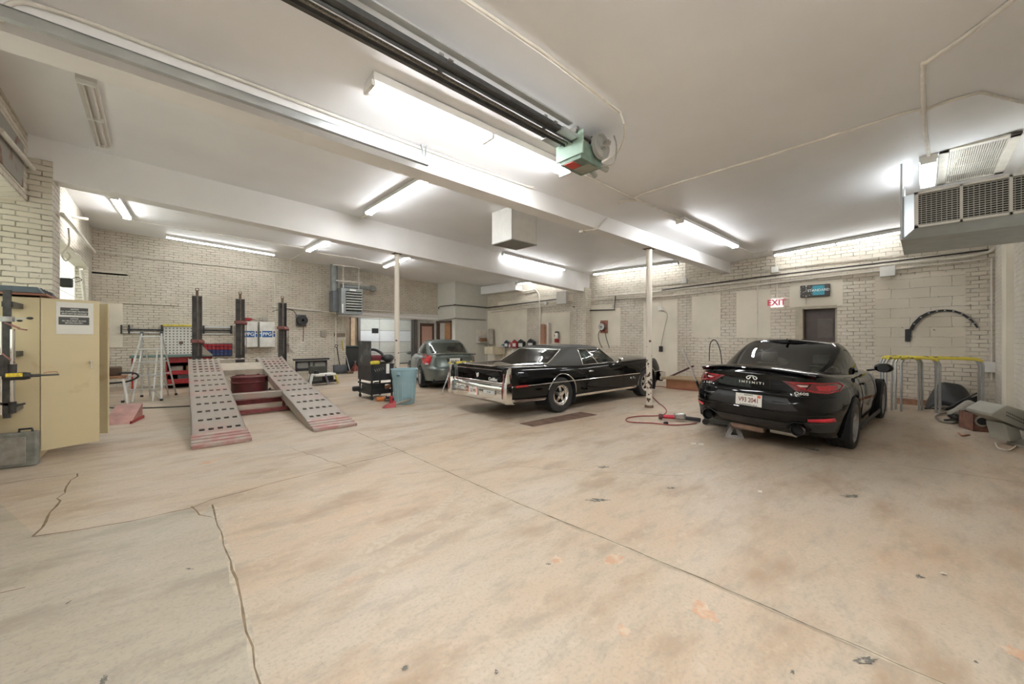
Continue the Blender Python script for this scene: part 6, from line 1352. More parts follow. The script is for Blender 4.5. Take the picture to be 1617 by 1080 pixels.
mb = MB(); mb.tube([(-.1, .3, .0), (-.12, .25, .26), (0, .05, .34), (.12, -.15, .25), (.15, -.22, .1)], .035, 8, 5); mb.build('hose', M_black, t)
t = thing('grinder_head', 'black round headed tool on the cart edge nearest the column', 'power tool', O + Vector((.46, .1, .862))); mb = MB(); mb.sph((0, 0, .13), .13, 14, (1.2, 1, .8)); mb.build('head', M_black, t); mb = MB(); mb.cyl((-.2, 0, .05), (.12, 0, .05), .035); mb.build('handle', M_steel, t)
item('yellow_cloth', 'yellow rag hanging over the cart edge', 'cloth', MB().cbox((O.x + .08, O.y - .02, .90), (.22, .12, .09)), pm('bright yellow cloth', (.62, .52, .06), .8, 0, .2, 14), bevel=.035)
item('white_tag', 'white paper tag hanging on the front of the cart', 'tag', MB().box((O.x + .36, O.y - .035, .62), (O.x + .44, O.y - .025, .86)), M_white, smooth=False)
mb = MB()
for k in range(5): mb.cyl((O.x + .06 + k * .05, O.y - .035, .74 + .01 * k), (O.x + .10 + k * .05, O.y - .035, .68 + .01 * k), .006, 6)
item('hex_keys', 'row of small silver keys on the front of the cart', 'tools', mb, M_steel)
t = thing('impact_case', 'dark grey case lying on the lower shelf of the cart', 'case', O + Vector((.22, .4, .16))); mb = MB(); mb.cbox((0, 0, .1), (.42, .5, .17)); mb.build('shell', M_grey if False else pm('dark green grey plastic', (.05, .055, .05), .5), t, bevel=.03); mb = MB(); mb.tube([(-.1, -.2, .18), (-.05, -.2, .24), (.08, -.2, .24), (.12, -.2, .18)], .012, 6); mb.build('handle', M_black, t)
item('orange_tool', 'orange brown tool on the lower shelf near the bin', 'power tool', MB().cyl((O.x + .40, O.y + .1, .24), (O.x + .6, O.y + .05, .36), .06, 12, .04), pm('orange brown', (.36, .14, .07), .5))
item('orange_can', 'orange can lying on the floor under the cart', 'can', MB().cyl((O.x + .02, O.y - .25, .05), (O.x + .20, O.y - .28, .05), .05, 14), pm('orange paint', (.58, .17, .03), .5))
item('sander', 'dark tool sticking out at the left end of the cart shelf', 'power tool', MB().cbox((O.x - .14, O.y + .55, .24), (.2, .12, .12)), M_black, bevel=.03)
t = thing('cable_pile', 'tangle of black and silver tools on the floor between cart and bin', 'tools', O + Vector((.34, -.45, .0))); mb = MB()
for k in range(9):
    a_ = random.random() * 6.3; mb.tube([(.22 * math.cos(a_ + j) * random.uniform(.3, 1), .16 * math.sin(a_ + j), .03 + .03 * random.random() * j) for j in range(5)], .012, 6, 3)
mb.build('cables', M_black, t); mb = MB(); mb.tube([(-.06, -.1, .03), (-.02, -.08, .26), (.05, -.06, .28), (.12, -.08, .04)], .016, 8, 3); mb.tube([(.02, -.12, .03), (.08, -.1, .2), (.16, -.1, .03)], .014, 8, 3); mb.split('clamp', M_chrome, t)
mb = MB(); mb.cbox((.2, .2, .3), (.3, .1, .6)); mb.build('black_board', M_black, t, bevel=.01)
# blue bin
t = thing('trash_bin', 'faded light blue plastic trash bin in front of the column', 'bin', (4.20, 8.13, 0))
M_bin = pm('faded blue plastic', (.25, .385, .43), .5, 0, .12, 4, .05, col2=(.36, .42, .42), thr=(.58, .8))
mb = MB(); mb.lathe([(.001, .02), (.215, .0), (.222, .02), (.265, .60), (.275, .60), (.282, .68), (.290, .68), (.290, .765), (.305, .77), (.305, .79), (.285, .79), (.27, .75), (.21, .05), (.001, .04)], n=40); mb.build('body', M_bin, t, ang=30)
for k in range(8):
    a_ = 2 * PI * k / 8 + .3; 
    for d in (-.17, .17): mb = MB(); mb.beam((.224 * math.cos(a_ + d), .224 * math.sin(a_ + d), .05), (.262 * math.cos(a_ + d), .262 * math.sin(a_ + d), .54), .012, .008); mb.build('rib', M_bin, t, smooth=False)
for a_ in (R(217), R(37)): mb = MB(); x, y = .29 * math.cos(a_), .29 * math.sin(a_); mb.cbox((x, y, .68), (.07, .07, .09)); mb.build('handle', M_bin, t, bevel=.015); mb = MB(); mb.cbox((x * 1.08, y * 1.08, .66), (.05, .05, .03)); mb.build('hand_slot', pm('dark blue shadow', (.05, .09, .12), .6), t, smooth=False)
# small red jack
o0 = G(616, 643); t = thing('trolley_jack', 'small red trolley jack with grey handle lying before the blue bin', 'jack', o0, R(-10))
mb = MB(); mb.add([(-.16, -.07, 0), (.10, -.09, 0), (.10, .09, 0), (-.16, .07, 0), (-.1, -.04, .05), (.10, -.08, .13), (.10, .08, .13), (-.1, .04, .05)], [(0, 3, 2, 1), (4, 5, 6, 7), (0, 1, 5, 4), (1, 2, 6, 5), (2, 3, 7, 6), (3, 0, 4, 7)]); mb.cyl((.02, 0, .1), (.02, 0, .24), .035); mb.build('body', M_red, t); mb = MB(); mb.beam((.1, 0, .05), (.50, .10, .12), .06, .035); mb.build('handle', pm('grey brown handle', (.26, .23, .19), .5, .3), t, bevel=.01)
# yellow topped folding stand behind the classic coupe
t = thing('folding_stand', 'folding stand with yellow taped top behind the classic coupe tail', 'work stand', G(707, 620)); 
a1, b1_ = G(697, 623), G(719, 618); q0 = Vector(t.location); YS = (a1.y + b1_.y) / 2
M_tape = pm('yellow black caution tape', (.68, .56, .07), .5, 0, .2, 7, col2=(.10, .09, .04), thr=(.55, .6)); M_tubec = pm('galvanised tube', (.46, .47, .46), .35, .6, .1)
tA, tB = WY(709, 573, YS), WY(745, 571.5, YS)
mb = MB(); mb.tube([tA - q0, tB - q0], .035, 8); mb.build('top_tube', M_tape, t)
off = tB - tA
for (p, q) in ((a1, WY(716, 583, YS)), (b1_, tA)):
    for k in (0, 1): mb = MB(); mb.tube([p + off * k - q0, (tA + off * k) if q is not tA or True else q - q0][0:1] + [tA + off * k - q0 + (Vector((.12, 0, -.02)) if p is a1 else Vector((0, 0, 0)))], .016, 8); mb.build('leg', M_tubec, t)
# floor drain grate
P4 = [G(820, 669), G(918, 650.5), G(944, 655), G(841, 674)]; mb = MB(); mb.add([p + Vector((0, 0, .003)) for p in P4], [(0, 1, 2, 3)]); drn = tag(mb.build('drain_grate', pm('rusty dark grate', (.13, .085, .06), .7, .2, .4, 20), smooth=False), 'long rusty drain grate in the floor before the classic coupe', 'drain')
mb = MB()
for k in range(1, 60):
    f = k / 60; a, b = P4[0].lerp(P4[1], f), P4[3].lerp(P4[2], f); mb.beam(a + Vector((0, 0, .005)), b + Vector((0, 0, .005)), .008, .006)
o = mb.build('bars', pm('rust bar', (.23, .15, .11), .7, .2, .3), drn, smooth=False)
# red air hose round the second column
gp = lambda *p: [G(x, y, .012) for x, y in p]
tag(MB().tube(gp((1030, 626), (1040, 636), (1050, 644), (1052, 651), (1042, 656), (1010, 657), (991, 660), (990, 665), (1005, 667), (1030, 668), (1060, 671), (1085, 670), (1100, 668)), .010, 8, 5).build('air_hose', pm('red rubber hose', (.30, .05, .045), .5)), 'red air hose looping on the floor round the second column', 'hose')
tag(MB().tube(gp((1010, 612), (1040, 610), (1060, 613), (1100, 617)), .010, 8, 4).build('air_line', pm('red rubber hose', (.30, .05, .045), .5)), 'dark red hose on the floor by the wooden ramp box', 'hose')
o0 = G(1068, 664); t = thing('impact_wrench', 'red and black impact wrench lying at the end of the air hose', 'power tool', o0, math.atan2((G(1097, 666) - G(1043, 662)).y, (G(1097, 666) - G(1043, 662)).x)); 
mb = MB(); mb.lathe([(.001, -.30), (.045, -.30), (.05, -.27), (.05, -.24), (.03, -.23), (.03, -.12), (.001, -.12)], (0, 0, .055), 'x', 14); mb.build('socket', pm('dark red black', (.10, .03, .03), .4), t)
mb = MB(); mb.cyl((-.22, 0, .055), (-.02, 0, .06), .032, 12, .04); mb.build('nose', pm('bright red', (.55, .02, .05), .4), t); mb = MB(); mb.cbox((.06, 0, .08), (.2, .1, .12)); mb.build('motor', M_steel, t, bevel=.03); mb = MB(); mb.beam((.1, 0, .06), (.40, -.02, .045), .06, .07); mb.build('handle', M_black, t, bevel=.015)
mb = MB(); mb.cyl(G(1050, 668, .02) , G(1053, 668.3, .03), .03, 10); tag(mb.build('hose_fitting', M_blackm), 'small dark fitting on the floor below the impact wrench', 'fitting')
# jack gear at the modern coupe
c = G(1159, 688.5); jackstand('grey jack stand under the left rear of the modern coupe', (c.x, c.y, 0), R(20), .92, pm('grey jack stand', (.20, .185, .17), .5, .3, .25, 12), .40)
a, b = G(1120, 668), G(1180, 676); t = thing('floor_jack', 'grey floor jack with long chrome handle beside the modern coupe', 'jack', a, math.atan2((b - a).y, (b - a).x)); l = (b - a).length + .1
mb = MB()
for s in (-1, 1): mb.add([(-.05, s * .13, .03), (l, s * .09, .03), (l, s * .09, .10), (.25, s * .13, .19), (-.05, s * .13, .19), (-.05, s * .15, .03), (l, s * .11, .03), (l, s * .11, .10), (.25, s * .15, .19), (-.05, s * .15, .19)], [(0, 1, 2, 3, 4), (9, 8, 7, 6, 5), (0, 5, 6, 1), (1, 6, 7, 2), (2, 7, 8, 3), (3, 8, 9, 4), (4, 9, 5, 0)])
mb.split('side_plate', pm('grey green jack paint', (.14, .15, .14), .4, .3, .2), t, smooth=False)
mb = MB(); mb.cbox((.10, 0, .12), (.24, .2, .12)); mb.build('pump', pm('grey green jack paint', (.14, .15, .14), .4, .3, .2), t, bevel=.02); mb = MB(); mb.beam((.15, 0, .12), (l - .15, 0, .27), .08, .06); mb.cyl((l - .15, 0, .27), (l - .15, 0, .31), .06, 16); mb.build('lift_arm', M_steel, t)
for x, y, r_ in ((-.02, -.17, .05), (-.02, .17, .05), (l, -.13, .06), (l, .13, .06)): mb = MB(); mb.lathe([(.001, -.02), (r_, -.02), (r_, .02), (.001, .02)], (x, y, r_), 'y', 16); mb.build('wheel', M_blackm, t)
Mj = Matrix.Rotation(-t.rotation_euler.z, 4, 'Z'); hb = Vector((.0, .0, .16)); 
def jl(p): return Mj @ (Vector(p) - a)
bx, tx = WY(1104, 612, a.y), WY(1078, 552, a.y - .1)
bw = jl(bx); tw_ = jl(tx)
mb = MB(); mb.tube([hb, bw.lerp(tw_, .2)], .020, 10); mb.build('handle_socket', M_blackm, t); mb = MB(); mb.tube([bw.lerp(tw_, .18), tw_], .015, 10); mb.build('handle', M_let2, t)
c = G(1120, 597); cc = WX(1129, 597, 11.6); tag(MB().tube([WX(1120, 570, 11.2), WX(1121, 545, 11.2), WX(1126, 537, 11.2), WX(1132, 540, 11.2), WX(1138, 558, 11.2), WX(1142, 600, 11.2), Vector((11.2, WX(1142, 600, 11.2).y, .01))], .012, 6, 4).build('hose_hoop', M_black), 'black hose looping up behind the modern coupe', 'hose')
# wooden ramp box near the exit wall
a, b = G(1052, 613), G(1101, 617.5); t = thing('wooden_ramp', 'reddish brown wooden ramp box on the floor near the exit wall', 'ramp', a, math.atan2((b - a).y, (b - a).x)); l = (b - a).length + .3; d_ = -1 if False else 1
mb = MB(); mb.box((0, 0, 0), (l, .9, .27)); mb.build('box', pm('red brown plywood', (.29, .13, .065), .5, 0, .12, 5), t, smooth=False); mb = MB(); mb.box((-.12, -.04, .27), (l, .94, .31)); mb.build('top', pm('worn tan ply', (.36, .26, .15), .6), t, smooth=False)
p, q = WX(1053, 597, 11.9), WX(1095, 578, 11.9); mb = MB(); mb.beam(p, q, .05, .05); tag(mb.build('pry_bar', pm('dark red brown steel', (.07, .03, .025), .5)), 'dark long bar propped up above the wooden ramp box', 'bar')
# ================================================================ EXIT WALL
V = lambda x, y, off=.0: WX(x, y, XR - off)
t = thing('exit_sign', 'small white exit sign with red letters on the exit wall', 'sign', (0, 0, 0)); wbox('case', 1216.5, 472, 1236, 484.5, .01, .10, pm('lit sign white', (.80, .72, .70), .4, em=(1, .88, .86), ems=.22), t, 'r', .004)
text('lettering', 'EXIT', .22, pm('exit red', (.62, .03, .09), .4), t, frame(V(1226, 478, .104), (0, -1, 0), (0, 0, 1)), .002, bold=True, sx=.95)
t = thing('wall_clock_sign', 'long black framed clock and teal advertising sign above the exit door', 'sign', (0, 0, 0)); a, b = V(1263.5, 453, .1), V(1310, 469, .1); zt_, zb_ = V(1285, 449.5, .1).z, V(1285, 468.5, .1).z
y0, y1 = b.y, a.y; X_ = XR - .10
mb = MB(); mb.box((X_, y0, zb_), (XR - .005, y1, zt_)); mb.build('case', pm('sign black brown', (.045, .035, .03), .4), t, bevel=.01, smooth=False)
ym = lp(y0, y1, .57); mb = MB(); mb.box((X_ - .004, y0 + .10, zb_ + .04), (X_, ym, zt_ - .03)); mb.build('teal_panel', pm('teal panel', (.02, .20, .25), .35, 0, .15, 6, em=(.02, .22, .28), ems=.12), t, smooth=False)
text('advert_lettering', 'STANDARD', .085, pm('pale sign letters', (.7, .8, .8), .4), t, frame((X_ - .006, (y0 + .1 + ym) / 2, lp(zb_, zt_, .52)), (0, -1, 0), (0, 0, 1)), .001, bold=True, sx=1.0)
cy = lp(ym, y1, .5); cz = (zt_ + zb_) / 2; mb = MB(); mb.box((X_ - .003, ym + .02, zb_ + .03), (X_, y1 - .02, zt_ - .03)); cl = mb.build('clock_face', pm('clock dial dark', (.05, .045, .035), .5), t, smooth=False)
mb = MB(); 
for k in range(12): a_ = PI * k / 6; mb.cbox((X_ - .005, cy + .13 * math.cos(a_), cz + .13 * math.sin(a_)), (.003, .014 + .02 * (k % 3 == 0), .014 + .02 * (k % 3 == 0)))
mb.split('hour_mark', pm('pale mark', (.5, .5, .44), .5), cl, smooth=False)
mb = MB(); mb.beam((X_ - .006, cy, cz), (X_ - .006, cy, cz + .10), .008, .006, (1, 0, 0)); mb.beam((X_ - .006, cy, cz), (X_ - .006, cy + .08, cz - .03), .008, .008, (1, 0, 0)); mb.split('clock_hand', pm('pale mark', (.5, .5, .44), .5), cl, smooth=False)
def wallrun(pts, r, label, mat=None, off=.06): return conduit([V(x, y, off) for x, y in pts], r, label, mat)
wallrun([(1045, 458), (1200, 437.5), (1400, 414), (1561, 394.5)], .016, 'black pipe running high along the exit wall', M_pipeb, .10)
wallrun([(940, 468), (1025, 462), (1200, 442), (1400, 418.5), (1540, 403), (1572, 390)], .030, 'thick painted pipe below the black pipe on the exit wall', None, .08)
wallrun([(925, 474), (1060, 467), (1200, 449.5), (1400, 426.5), (1560, 408)], .020, 'painted pipe just below the thick pipe on the exit wall', None, .05)
wallrun([(1030, 449), (1110, 442), (1225, 424), (1420, 402), (1550, 388)], .012, 'thin painted conduit above the pipes on the exit wall', None, .04)
conduit([V(920, 490, .08), V(1000, 485, .08), V(1048, 478, .08), V(1048, 462, .08)][0:1] + [V(970, 489, .08), V(972, 466, .08)], .018, 'black pipe stepping down beside the far pier', M_pipeb)
conduit([V(905, 484, .42), V(920, 491, .1), V(971, 489, .1)], .018, 'black pipe joining the far pier to the exit wall', M_pipeb)
for x, y0_, y1_, lb in ((1082, 402, 443, 'white conduit drop behind the second column top'), (1225, 405, 424, 'short conduit above the thin line on the exit wall'), (1227, 447, 472, 'short conduit feeding the exit sign'), (1083, 463, 600, 'conduit running to the floor right of the second column'), (1196, 450, 530, 'painted conduit down the plaster infill left of the exit sign'), (1272, 452, 480, 'thin conduit behind the clock sign'), (1566, 408, 600, 'painted conduit in the right corner of the exit wall')):
    conduit([V(x, y0_, .04), V(x, y1_, .04)], .014 if x != 1083 else .010, lb)
for x, y, s, lb in ((1081, 444, .16, 'white junction box below the conduit behind the column'), (1224, 426, .16, 'white junction box above the exit sign'), (1401.5, 427.5, .26, 'white junction box under the pipes above the block infill'), (1567, 580, .2, 'grey outlet box low in the right corner'), (1043, 487, .14, 'small conduit box by the hanging black plug'), (862, 478, .16, 'small junction box between the far pier and closet')):
    c = V(x, y, .05); tag(MB().cbox(c, (.09, s, s)).build('junction_box', M_white, bevel=.008, smooth=False), lb, 'electrical box')
conduit([V(1043, 487, .03), V(1043, 472, .03), V(1048, 464, .03), V(1065, 461, .03)], .018, 'painted conduit bending down beside the hanging plug')
t = thing('hanging_box', 'black plug box hanging on a cord left of the second brick strip', 'socket', V(1043.5, 551, .06)); mb = MB(); mb.cbox((0, 0, 0), (.07, .11, .19)); mb.build('plug', M_black, t, bevel=.01); o0 = Vector(t.location); mb = MB(); mb.tube([Vector((0, 0, .09)), V(1049, 520, .05) - o0, V(1054, 498, .05) - o0, V(1049, 492, .05) - o0, V(1044, 491, .05) - o0], .006, 6, 3); mb.build('cord', M_black, t)
conduit([V(933, 462, .30), V(933, 560, .30)][0:0] + [V(910, 470, .40), V(910, 560, .40)], .014, 'white conduit down the corner of the far pier')
conduit([V(918, 470, .03), V(918, 560, .03)], .02, 'thin conduit just right of the far pier')
c = V(888, 470, .43); tag(MB().cbox((XR - .44, c.y, c.z), (.14, .50, .50)).build('panel_box', M_white, bevel=.01, smooth=False), 'cream electrical panel box on the far pier below the beam', 'electrical box')
t = thing('hose_reel', 'red brown hose reel on a board on the exit wall behind the coupe', 'hose reel', V(954, 516, .03), R(-90))
mb = MB(); mb.cbox((0, -.01, 0), (.32, .02, .48)); mb.build('backboard', pm('red brown board', (.30, .13, .08), .6, 0, .2), t); mb = MB(); mb.lathe([(.03, -.20), (.13, -.20), (.13, -.18), (.05, -.17), (.05, -.07), (.13, -.06), (.13, -.04), (.03, -.04)], axis='y', n=18); mb.build('drum', M_steel, t)
mb = MB()
for k in range(6): mb.tube([(-.08 + .03 * k, -.12, .16), (-.09 + .03 * k, -.15, -.02), (-.07 + .03 * k, -.12, -.18)], .014, 6, 3)
mb.split('hose_winding', pm('dark red hose', (.18, .03, .03), .5), t); mb = MB(); mb.tube([(.10, -.08, -.2), (.14, -.06, -.45), (.26, -.05, -.8)], .012, 6, 3); mb.tube([(-.1, -.08, -.1), (-.22, -.06, -.3), (-.16, -.05, -.62), (-.05, -.05, -.8)], .012, 6, 3); mb.split('hose_end', M_black, t)
# leaning boards, extinguisher, shelf with bottles
for k, (x0, x1, yt, lb, m_) in enumerate(((853, 860.5, 512, 'pinkish brown board leaning left of the fire extinguisher', M_tan), (860.5, 864.5, 513, 'dark brown narrow board between the two leaning boards', M_wood), (864.5, 867.5, 510, 'pale narrow board leaning nearest the fire extinguisher', M_pipe))):
    a, b = V(x0, yt, .05 + .04 * k), V(x1, 560, .05 + .04 * k); tag(MB().box((XR - .09 - .05 * k, b.y, 0), (XR - .05 - .05 * k, a.y, a.z)).build('leaning_board', m_ if k else pm('pink tan board', (.40, .22, .14), .6), smooth=False), lb, 'board', 'boards leaning on the exit wall')
t = thing('fire_extinguisher', 'white and red fire extinguisher on the wall by the far pier', 'fire extinguisher', V(879, 541, .12)); zt_ = V(879, 523, .12).z - t.location.z
mb = MB(); mb.lathe([(.001, 0), (.09, .01), (.095, .04), (.095, zt_ * .35), (.001, zt_ * .35)], n=18); mb.build('red_band', M_red, t); mb = MB(); mb.lathe([(.094, zt_ * .35), (.094, zt_ * .72), (.07, zt_ * .82), (.03, zt_ * .86), (.001, zt_ * .87)], n=18); mb.build('cylinder', M_white, t); mb = MB(); mb.cbox((0, 0, zt_ * .92), (.05, .14, .06)); mb.tube([(0, -.05, zt_ * .92), (-.02, -.13, zt_ * .9), (-.02, -.13, zt_ * .4)], .012, 6, 3); mb.build('valve', M_black, t)
mb = MB(); mb.cyl((-.09, .03, zt_ * .6), (-.097, .03, zt_ * .6), .03); mb.build('label', M_red, t)
t = thing('wall_shelf', 'white shelf with fluid jugs on the exit wall behind the coupe', 'shelf', (0, 0, 0)); wbox('board', 796, 549.5, 850, 551, .0, .30, M_white, t, 'r'); wbox('bracket', 808, 551, 810, 556, 0, .2, M_white, t, 'r'); wbox('bracket', 838, 551, 840, 556, 0, .2, M_white, t, 'r')
def jug(x0, x1, yt, mat, label, cap=M_black, cat='jug'):
    zs = V(820, 549.5, .15).z; a, b = V(x0, yt, .15), V(x1, yt, .15); t = thing('fluid_jug', label, cat, (XR - .15, (a.y + b.y) / 2, zs), 0, 'fluid jugs on the wall shelf'); w = a.y - b.y; h = a.z - zs
    mb = MB(); mb.add([(-.07, -w / 2, 0), (.07, -w / 2, 0), (.07, w / 2, 0), (-.07, w / 2, 0), (-.07, -w / 2, h * .68), (.07, -w / 2, h * .68), (.07, w / 2, h * .68), (-.07, w / 2, h * .68), (-.04, -w * .05, h * .92), (.04, -w * .05, h * .92), (.04, w * .3, h * .92), (-.04, w * .3, h * .92)], [(0, 3, 2, 1), (0, 1, 5, 4), (1, 2, 6, 5), (2, 3, 7, 6), (3, 0, 4, 7), (4, 5, 9, 8), (5, 6, 10, 9), (6, 7, 11, 10), (7, 4, 8, 11), (8, 9, 10, 11)]); mb.build('bottle', mat, t, bevel=.01)
    mb = MB(); mb.cyl((0, w * .12, h * .92), (0, w * .12, h), .03); mb.build('cap', cap, t); mb = MB(); mb.box((-.075, -w * .35, h * .15), (-.071, w * .35, h * .55)); mb.build('label', M_white, t, smooth=False)
jug(793, 797, 543, pm('teal jug', (.03, .25, .32), .4), 'teal jug at the left end of the wall shelf'); jug(797.5, 804, 537, pm('navy jug', (.02, .04, .08), .4), 'dark blue jug second from left on the wall shelf'); jug(804.5, 808, 540, pm('pink bottle', (.50, .16, .16), .4), 'pink bottle in the middle of the wall shelf')
jug(810, 817, 536, M_red, 'red jug on the wall shelf'); jug(819, 828, 535.5, M_black, 'black jug with white label right of the red jug'); jug(834, 844, 534.5, M_black, 'squat black container at the right end of the wall shelf')
# basin corner by the closet
t = thing('utility_sink', 'cream utility sink in the corner by the closet', 'sink', (XR - .95, YBx - 1.55, 0)); mb = MB(); mb.box((0, 0, .72), (.75, .02, 1.05)); mb.box((0, .63, .72), (.75, .65, 1.05)); mb.box((0, 0, .72), (.02, .65, 1.05)); mb.box((.73, 0, .72), (.75, .65, 1.05)); mb.box((0, 0, .70), (.75, .65, .74)); mb.build('tub', pm('cream plastic', (.62, .56, .42), .4, 0, .08), t, bevel=.01)
mb = MB()
for x in (.05, .68):
    for y in (.05, .58): mb.cyl((x, y, 0), (x, y, .72), .02, 8)
mb.split('leg', M_pipe, t)
t = thing('wall_basin_shelf', 'small corner shelf cluttered with brown items by the closet', 'shelf', (0, 0, 0)); c = WY(762, 530, YBx - .1)
mb = MB(); mb.box((c.x - .3, YBx - .3, c.z - .35), (c.x + .35, YBx, c.z - .30)); mb.box((c.x - .3, YBx - .02, c.z - .35), (c.x + .35, YBx, c.z + .3)); mb.build('shelf', M_pipe, t, smooth=False); mb = MB(); mb.cbox((c.x, YBx - .15, c.z - .2), (.35, .2, .16)); mb.build('brown_items', M_wood, t, bevel=.03)
tag(MB().tube([V(775, 520, .2), V(775, 545, .3)], .13, 10, 4).build('grey_smock', pm('grey cloth smock', (.38, .35, .30), .9, 0, .1)), 'grey smock hanging on the wall above the sink', 'clothing')
conduit([V(768.5, 480, .05), V(768.5, 560, .05)], .02, 'painted pipe in the corner by the closet')
cl_ = lambda x, y: WY(x, y, YBx - .05)
conduit([WX(693, 488, XB - .05), WX(695, 484, XB - .05), WX(720, 481.5, XB - .05), cl_(720, 481.5), cl_(768, 485.5), V(772, 485.5, .1), V(890, 471, .1)], .022, 'black pipe wrapping round the closet to the exit wall', M_pipeb)
conduit([WX(693, 506, XB - .05), WX(720, 502.5, XB - .05), cl_(720, 502.5), cl_(767, 505.5)], .016, 'thin grey pipe round the closet below the black pipe', pm('grey iron pipe', (.16, .14, .12), .5, .2))
conduit([V(775, 488, .06), V(885, 474, .06)], .018, 'upper painted pipe left of the far pier'); conduit([V(775, 493, .06), V(880, 481, .06)], .018, 'lower painted pipe left of the far pier')
conduit([V(801, 440, .12), V(801, 457, .12), V(830, 460, .1), V(851, 464, .1), V(852, 550, .1)], .03, 'fat painted drain pipe dropping left of the leaning boards')
# fender arch on the block wall
t = thing('wheel_arch_trim', 'black plastic wheel arch trim hung on the block wall', 'car part', (0, 0, 0)); yc, zc0 = V(1486, 531, .04).y, V(1486, 531, .04).z
n = 26; mb = MB(); P = []
pts = [(1441, 522), (1446, 513), (1456, 503), (1468, 496), (1480, 492.5), (1492, 491.5), (1505, 492.5), (1518, 497), (1529, 504), (1537, 511), (1542, 518)]
pts2 = [(1436, 519), (1441, 510), (1452, 499), (1465, 492.5), (1479, 489.5), (1492, 488.5), (1506, 489.5), (1520, 494), (1532, 501.5), (1540, 509.5), (1546, 517)]
for a, b in zip(pts, pts2): P.append([V(*a, .01), V(*a, .06), V(*b, .07), V(*b, .01)])
mb.grid(P); mb.build('arch', M_black, t); mb = MB(); mb.add([V(1429, 520, .05), V(1440, 519, .05), V(1437, 539, .05), V(1429, 539, .05), V(1429, 520, .01), V(1440, 519, .01), V(1437, 539, .01), V(1429, 539, .01)], [(0, 1, 2, 3), (0, 4, 5, 1), (1, 5, 6, 2), (2, 6, 7, 3), (3, 7, 4, 0)]); mb.build('end_tab', M_black, t, smooth=False)
mb = MB()
for a, b in list(zip(pts, pts2))[1:-1]: c = (V(*a, .075) + V(*b, .075)) / 2; mb.cbox(c, (.01, .03, .015))
mb.split('clip', M_alu, t, smooth=False)
# trestles with caution tape
def ustand(label, pairs, group='taped trestles by the block wall'):
    o0 = sum((G(p[0], p[1]) for p in pairs), Vector()) / len(pairs); t = thing('trestle', label, 'trestle', o0, 0, group)
    for (xa, ya, xb, yb, yt, xa2, xb2) in pairs:
        A, B = G(xa, ya), G(xb, yb); TA, TB = WY(xa2, yt, A.y), WY(xb2, yt, B.y)
        TA = Vector((A.x + (TA.x - A.x) * .3, A.y, 0)); 
        zt_ = 1.10; dA = ray(xa2, yt); dB = ray(xb2, yt); TA = Vector((0, 0, H)) + dA * ((zt_ - H) / dA.z) if abs(dA.z) > 1e-3 else TA; TB = Vector((0, 0, H)) + dB * ((zt_ - H) / dB.z)
        TA = Vector((lp(A.x, TA.x, 0) + (xa2 - xa) * .008, A.y + .0, zt_)); TB = Vector((B.x + (xb2 - xb) * .008, B.y, zt_))
        d = (TB - TA).normalized(); r_ = .12
        mb = MB(); mb.tube([A - o0, TA - o0 - Vector((0, 0, r_)), TA - o0 + d * r_ * .3 - Vector((0, 0, r_ * .3))], .02, 8); mb.tube([B - o0, TB - o0 - Vector((0, 0, r_)), TB - o0 - d * r_ * .3 - Vector((0, 0, r_ * .3))], .02, 8); mb.split('leg', M_tubec, t)
        mb = MB(); mb.tube([TA - o0 + d * r_ * .2 - Vector((0, 0, r_ * .4)), TA - o0 + d * r_, TB - o0 - d * r_, TB - o0 - d * r_ * .2 - Vector((0, 0, r_ * .4))], .027, 8, 3); mb.build('taped_top_tube', M_tape, t)
ustand('right hand trestle with yellow taped top before the black liner', [(1423, 650, 1552, 660, 561, 1424, 1550), (1414, 647, 1546, 656, 567, 1427, 1540)])
ustand('left hand trestle with yellow taped top behind the coupe mirror', [(1399, 649, 1484, 655, 561, 1404, 1476), (1408, 648, 1478, 652, 566, 1410, 1473)])
ustand('middle trestle with its end legs close together behind the others', [(1394, 645, 1451, 648, 563, 1398, 1449), (1390, 643, 1456, 648, 566, 1396, 1452)])
# black liner
c = (G(1460, 643) + G(1546, 651)) / 2; t = thing('wheel_liner', 'large black plastic liner slumped under the right trestle', 'car part', c - Vector((.02, 0, 0)), math.atan2((G(1546, 651) - G(1460, 643)).y, (G(1546, 651) - G(1460, 643)).x))
P = []; L2 = (G(1546, 651) - G(1460, 643)).length / 2
for i in range(15):
    u_ = i / 14; x = lp(-L2, L2, u_); hh = .62 * math.sin(PI * min(1, (u_ * .86 + .08))) ** .8; P.append([])
    for j in range(9):
        v = j / 8; P[-1].append((x * (1 - .15 * v), -.30 + .5 * v + .05 * math.sin(7 * u_ + 3 * v), max(.01, hh * math.sin(PI * (.12 + .5 * v)) * (1 + .08 * math.sin(9 * u_)) - .10 * (1 - v))))
mb = MB(); mb.grid(P); o = mb.build('shell', pm('grey black liner plastic', (.035, .035, .036), .45, 0, .3, 4, .3), t); o.modifiers.new('s', 'SOLIDIFY').thickness = .015
mb = MB(); mb.add([(-L2 * .3, -.34, .02), (L2 * .9, -.34, .02), (L2 * .9, -.28, .36), (L2 * .35, -.30, .22)], [(0, 1, 2, 3)]); mb.build('opening', M_dark, t, smooth=False); mb = MB(); mb.tube([(-L2, -.33, .03), (-L2 * .2, -.36, .07), (L2 * .4, -.34, .26), (L2 * .9, -.32, .42)], .014, 6, 4); mb.build('rim', M_black, t)
mb = MB(); mb.cbox(V(1427 + 15, 641, .05) , (.06, .30, .12)); c = V(1440, 641, .06); tag(MB().cbox((XR - .06, c.y, .06), (.1, .5, .12)).build('brown_offcut', M_wood, smooth=False), 'small dark board lying against the block wall behind the trestle', 'board')
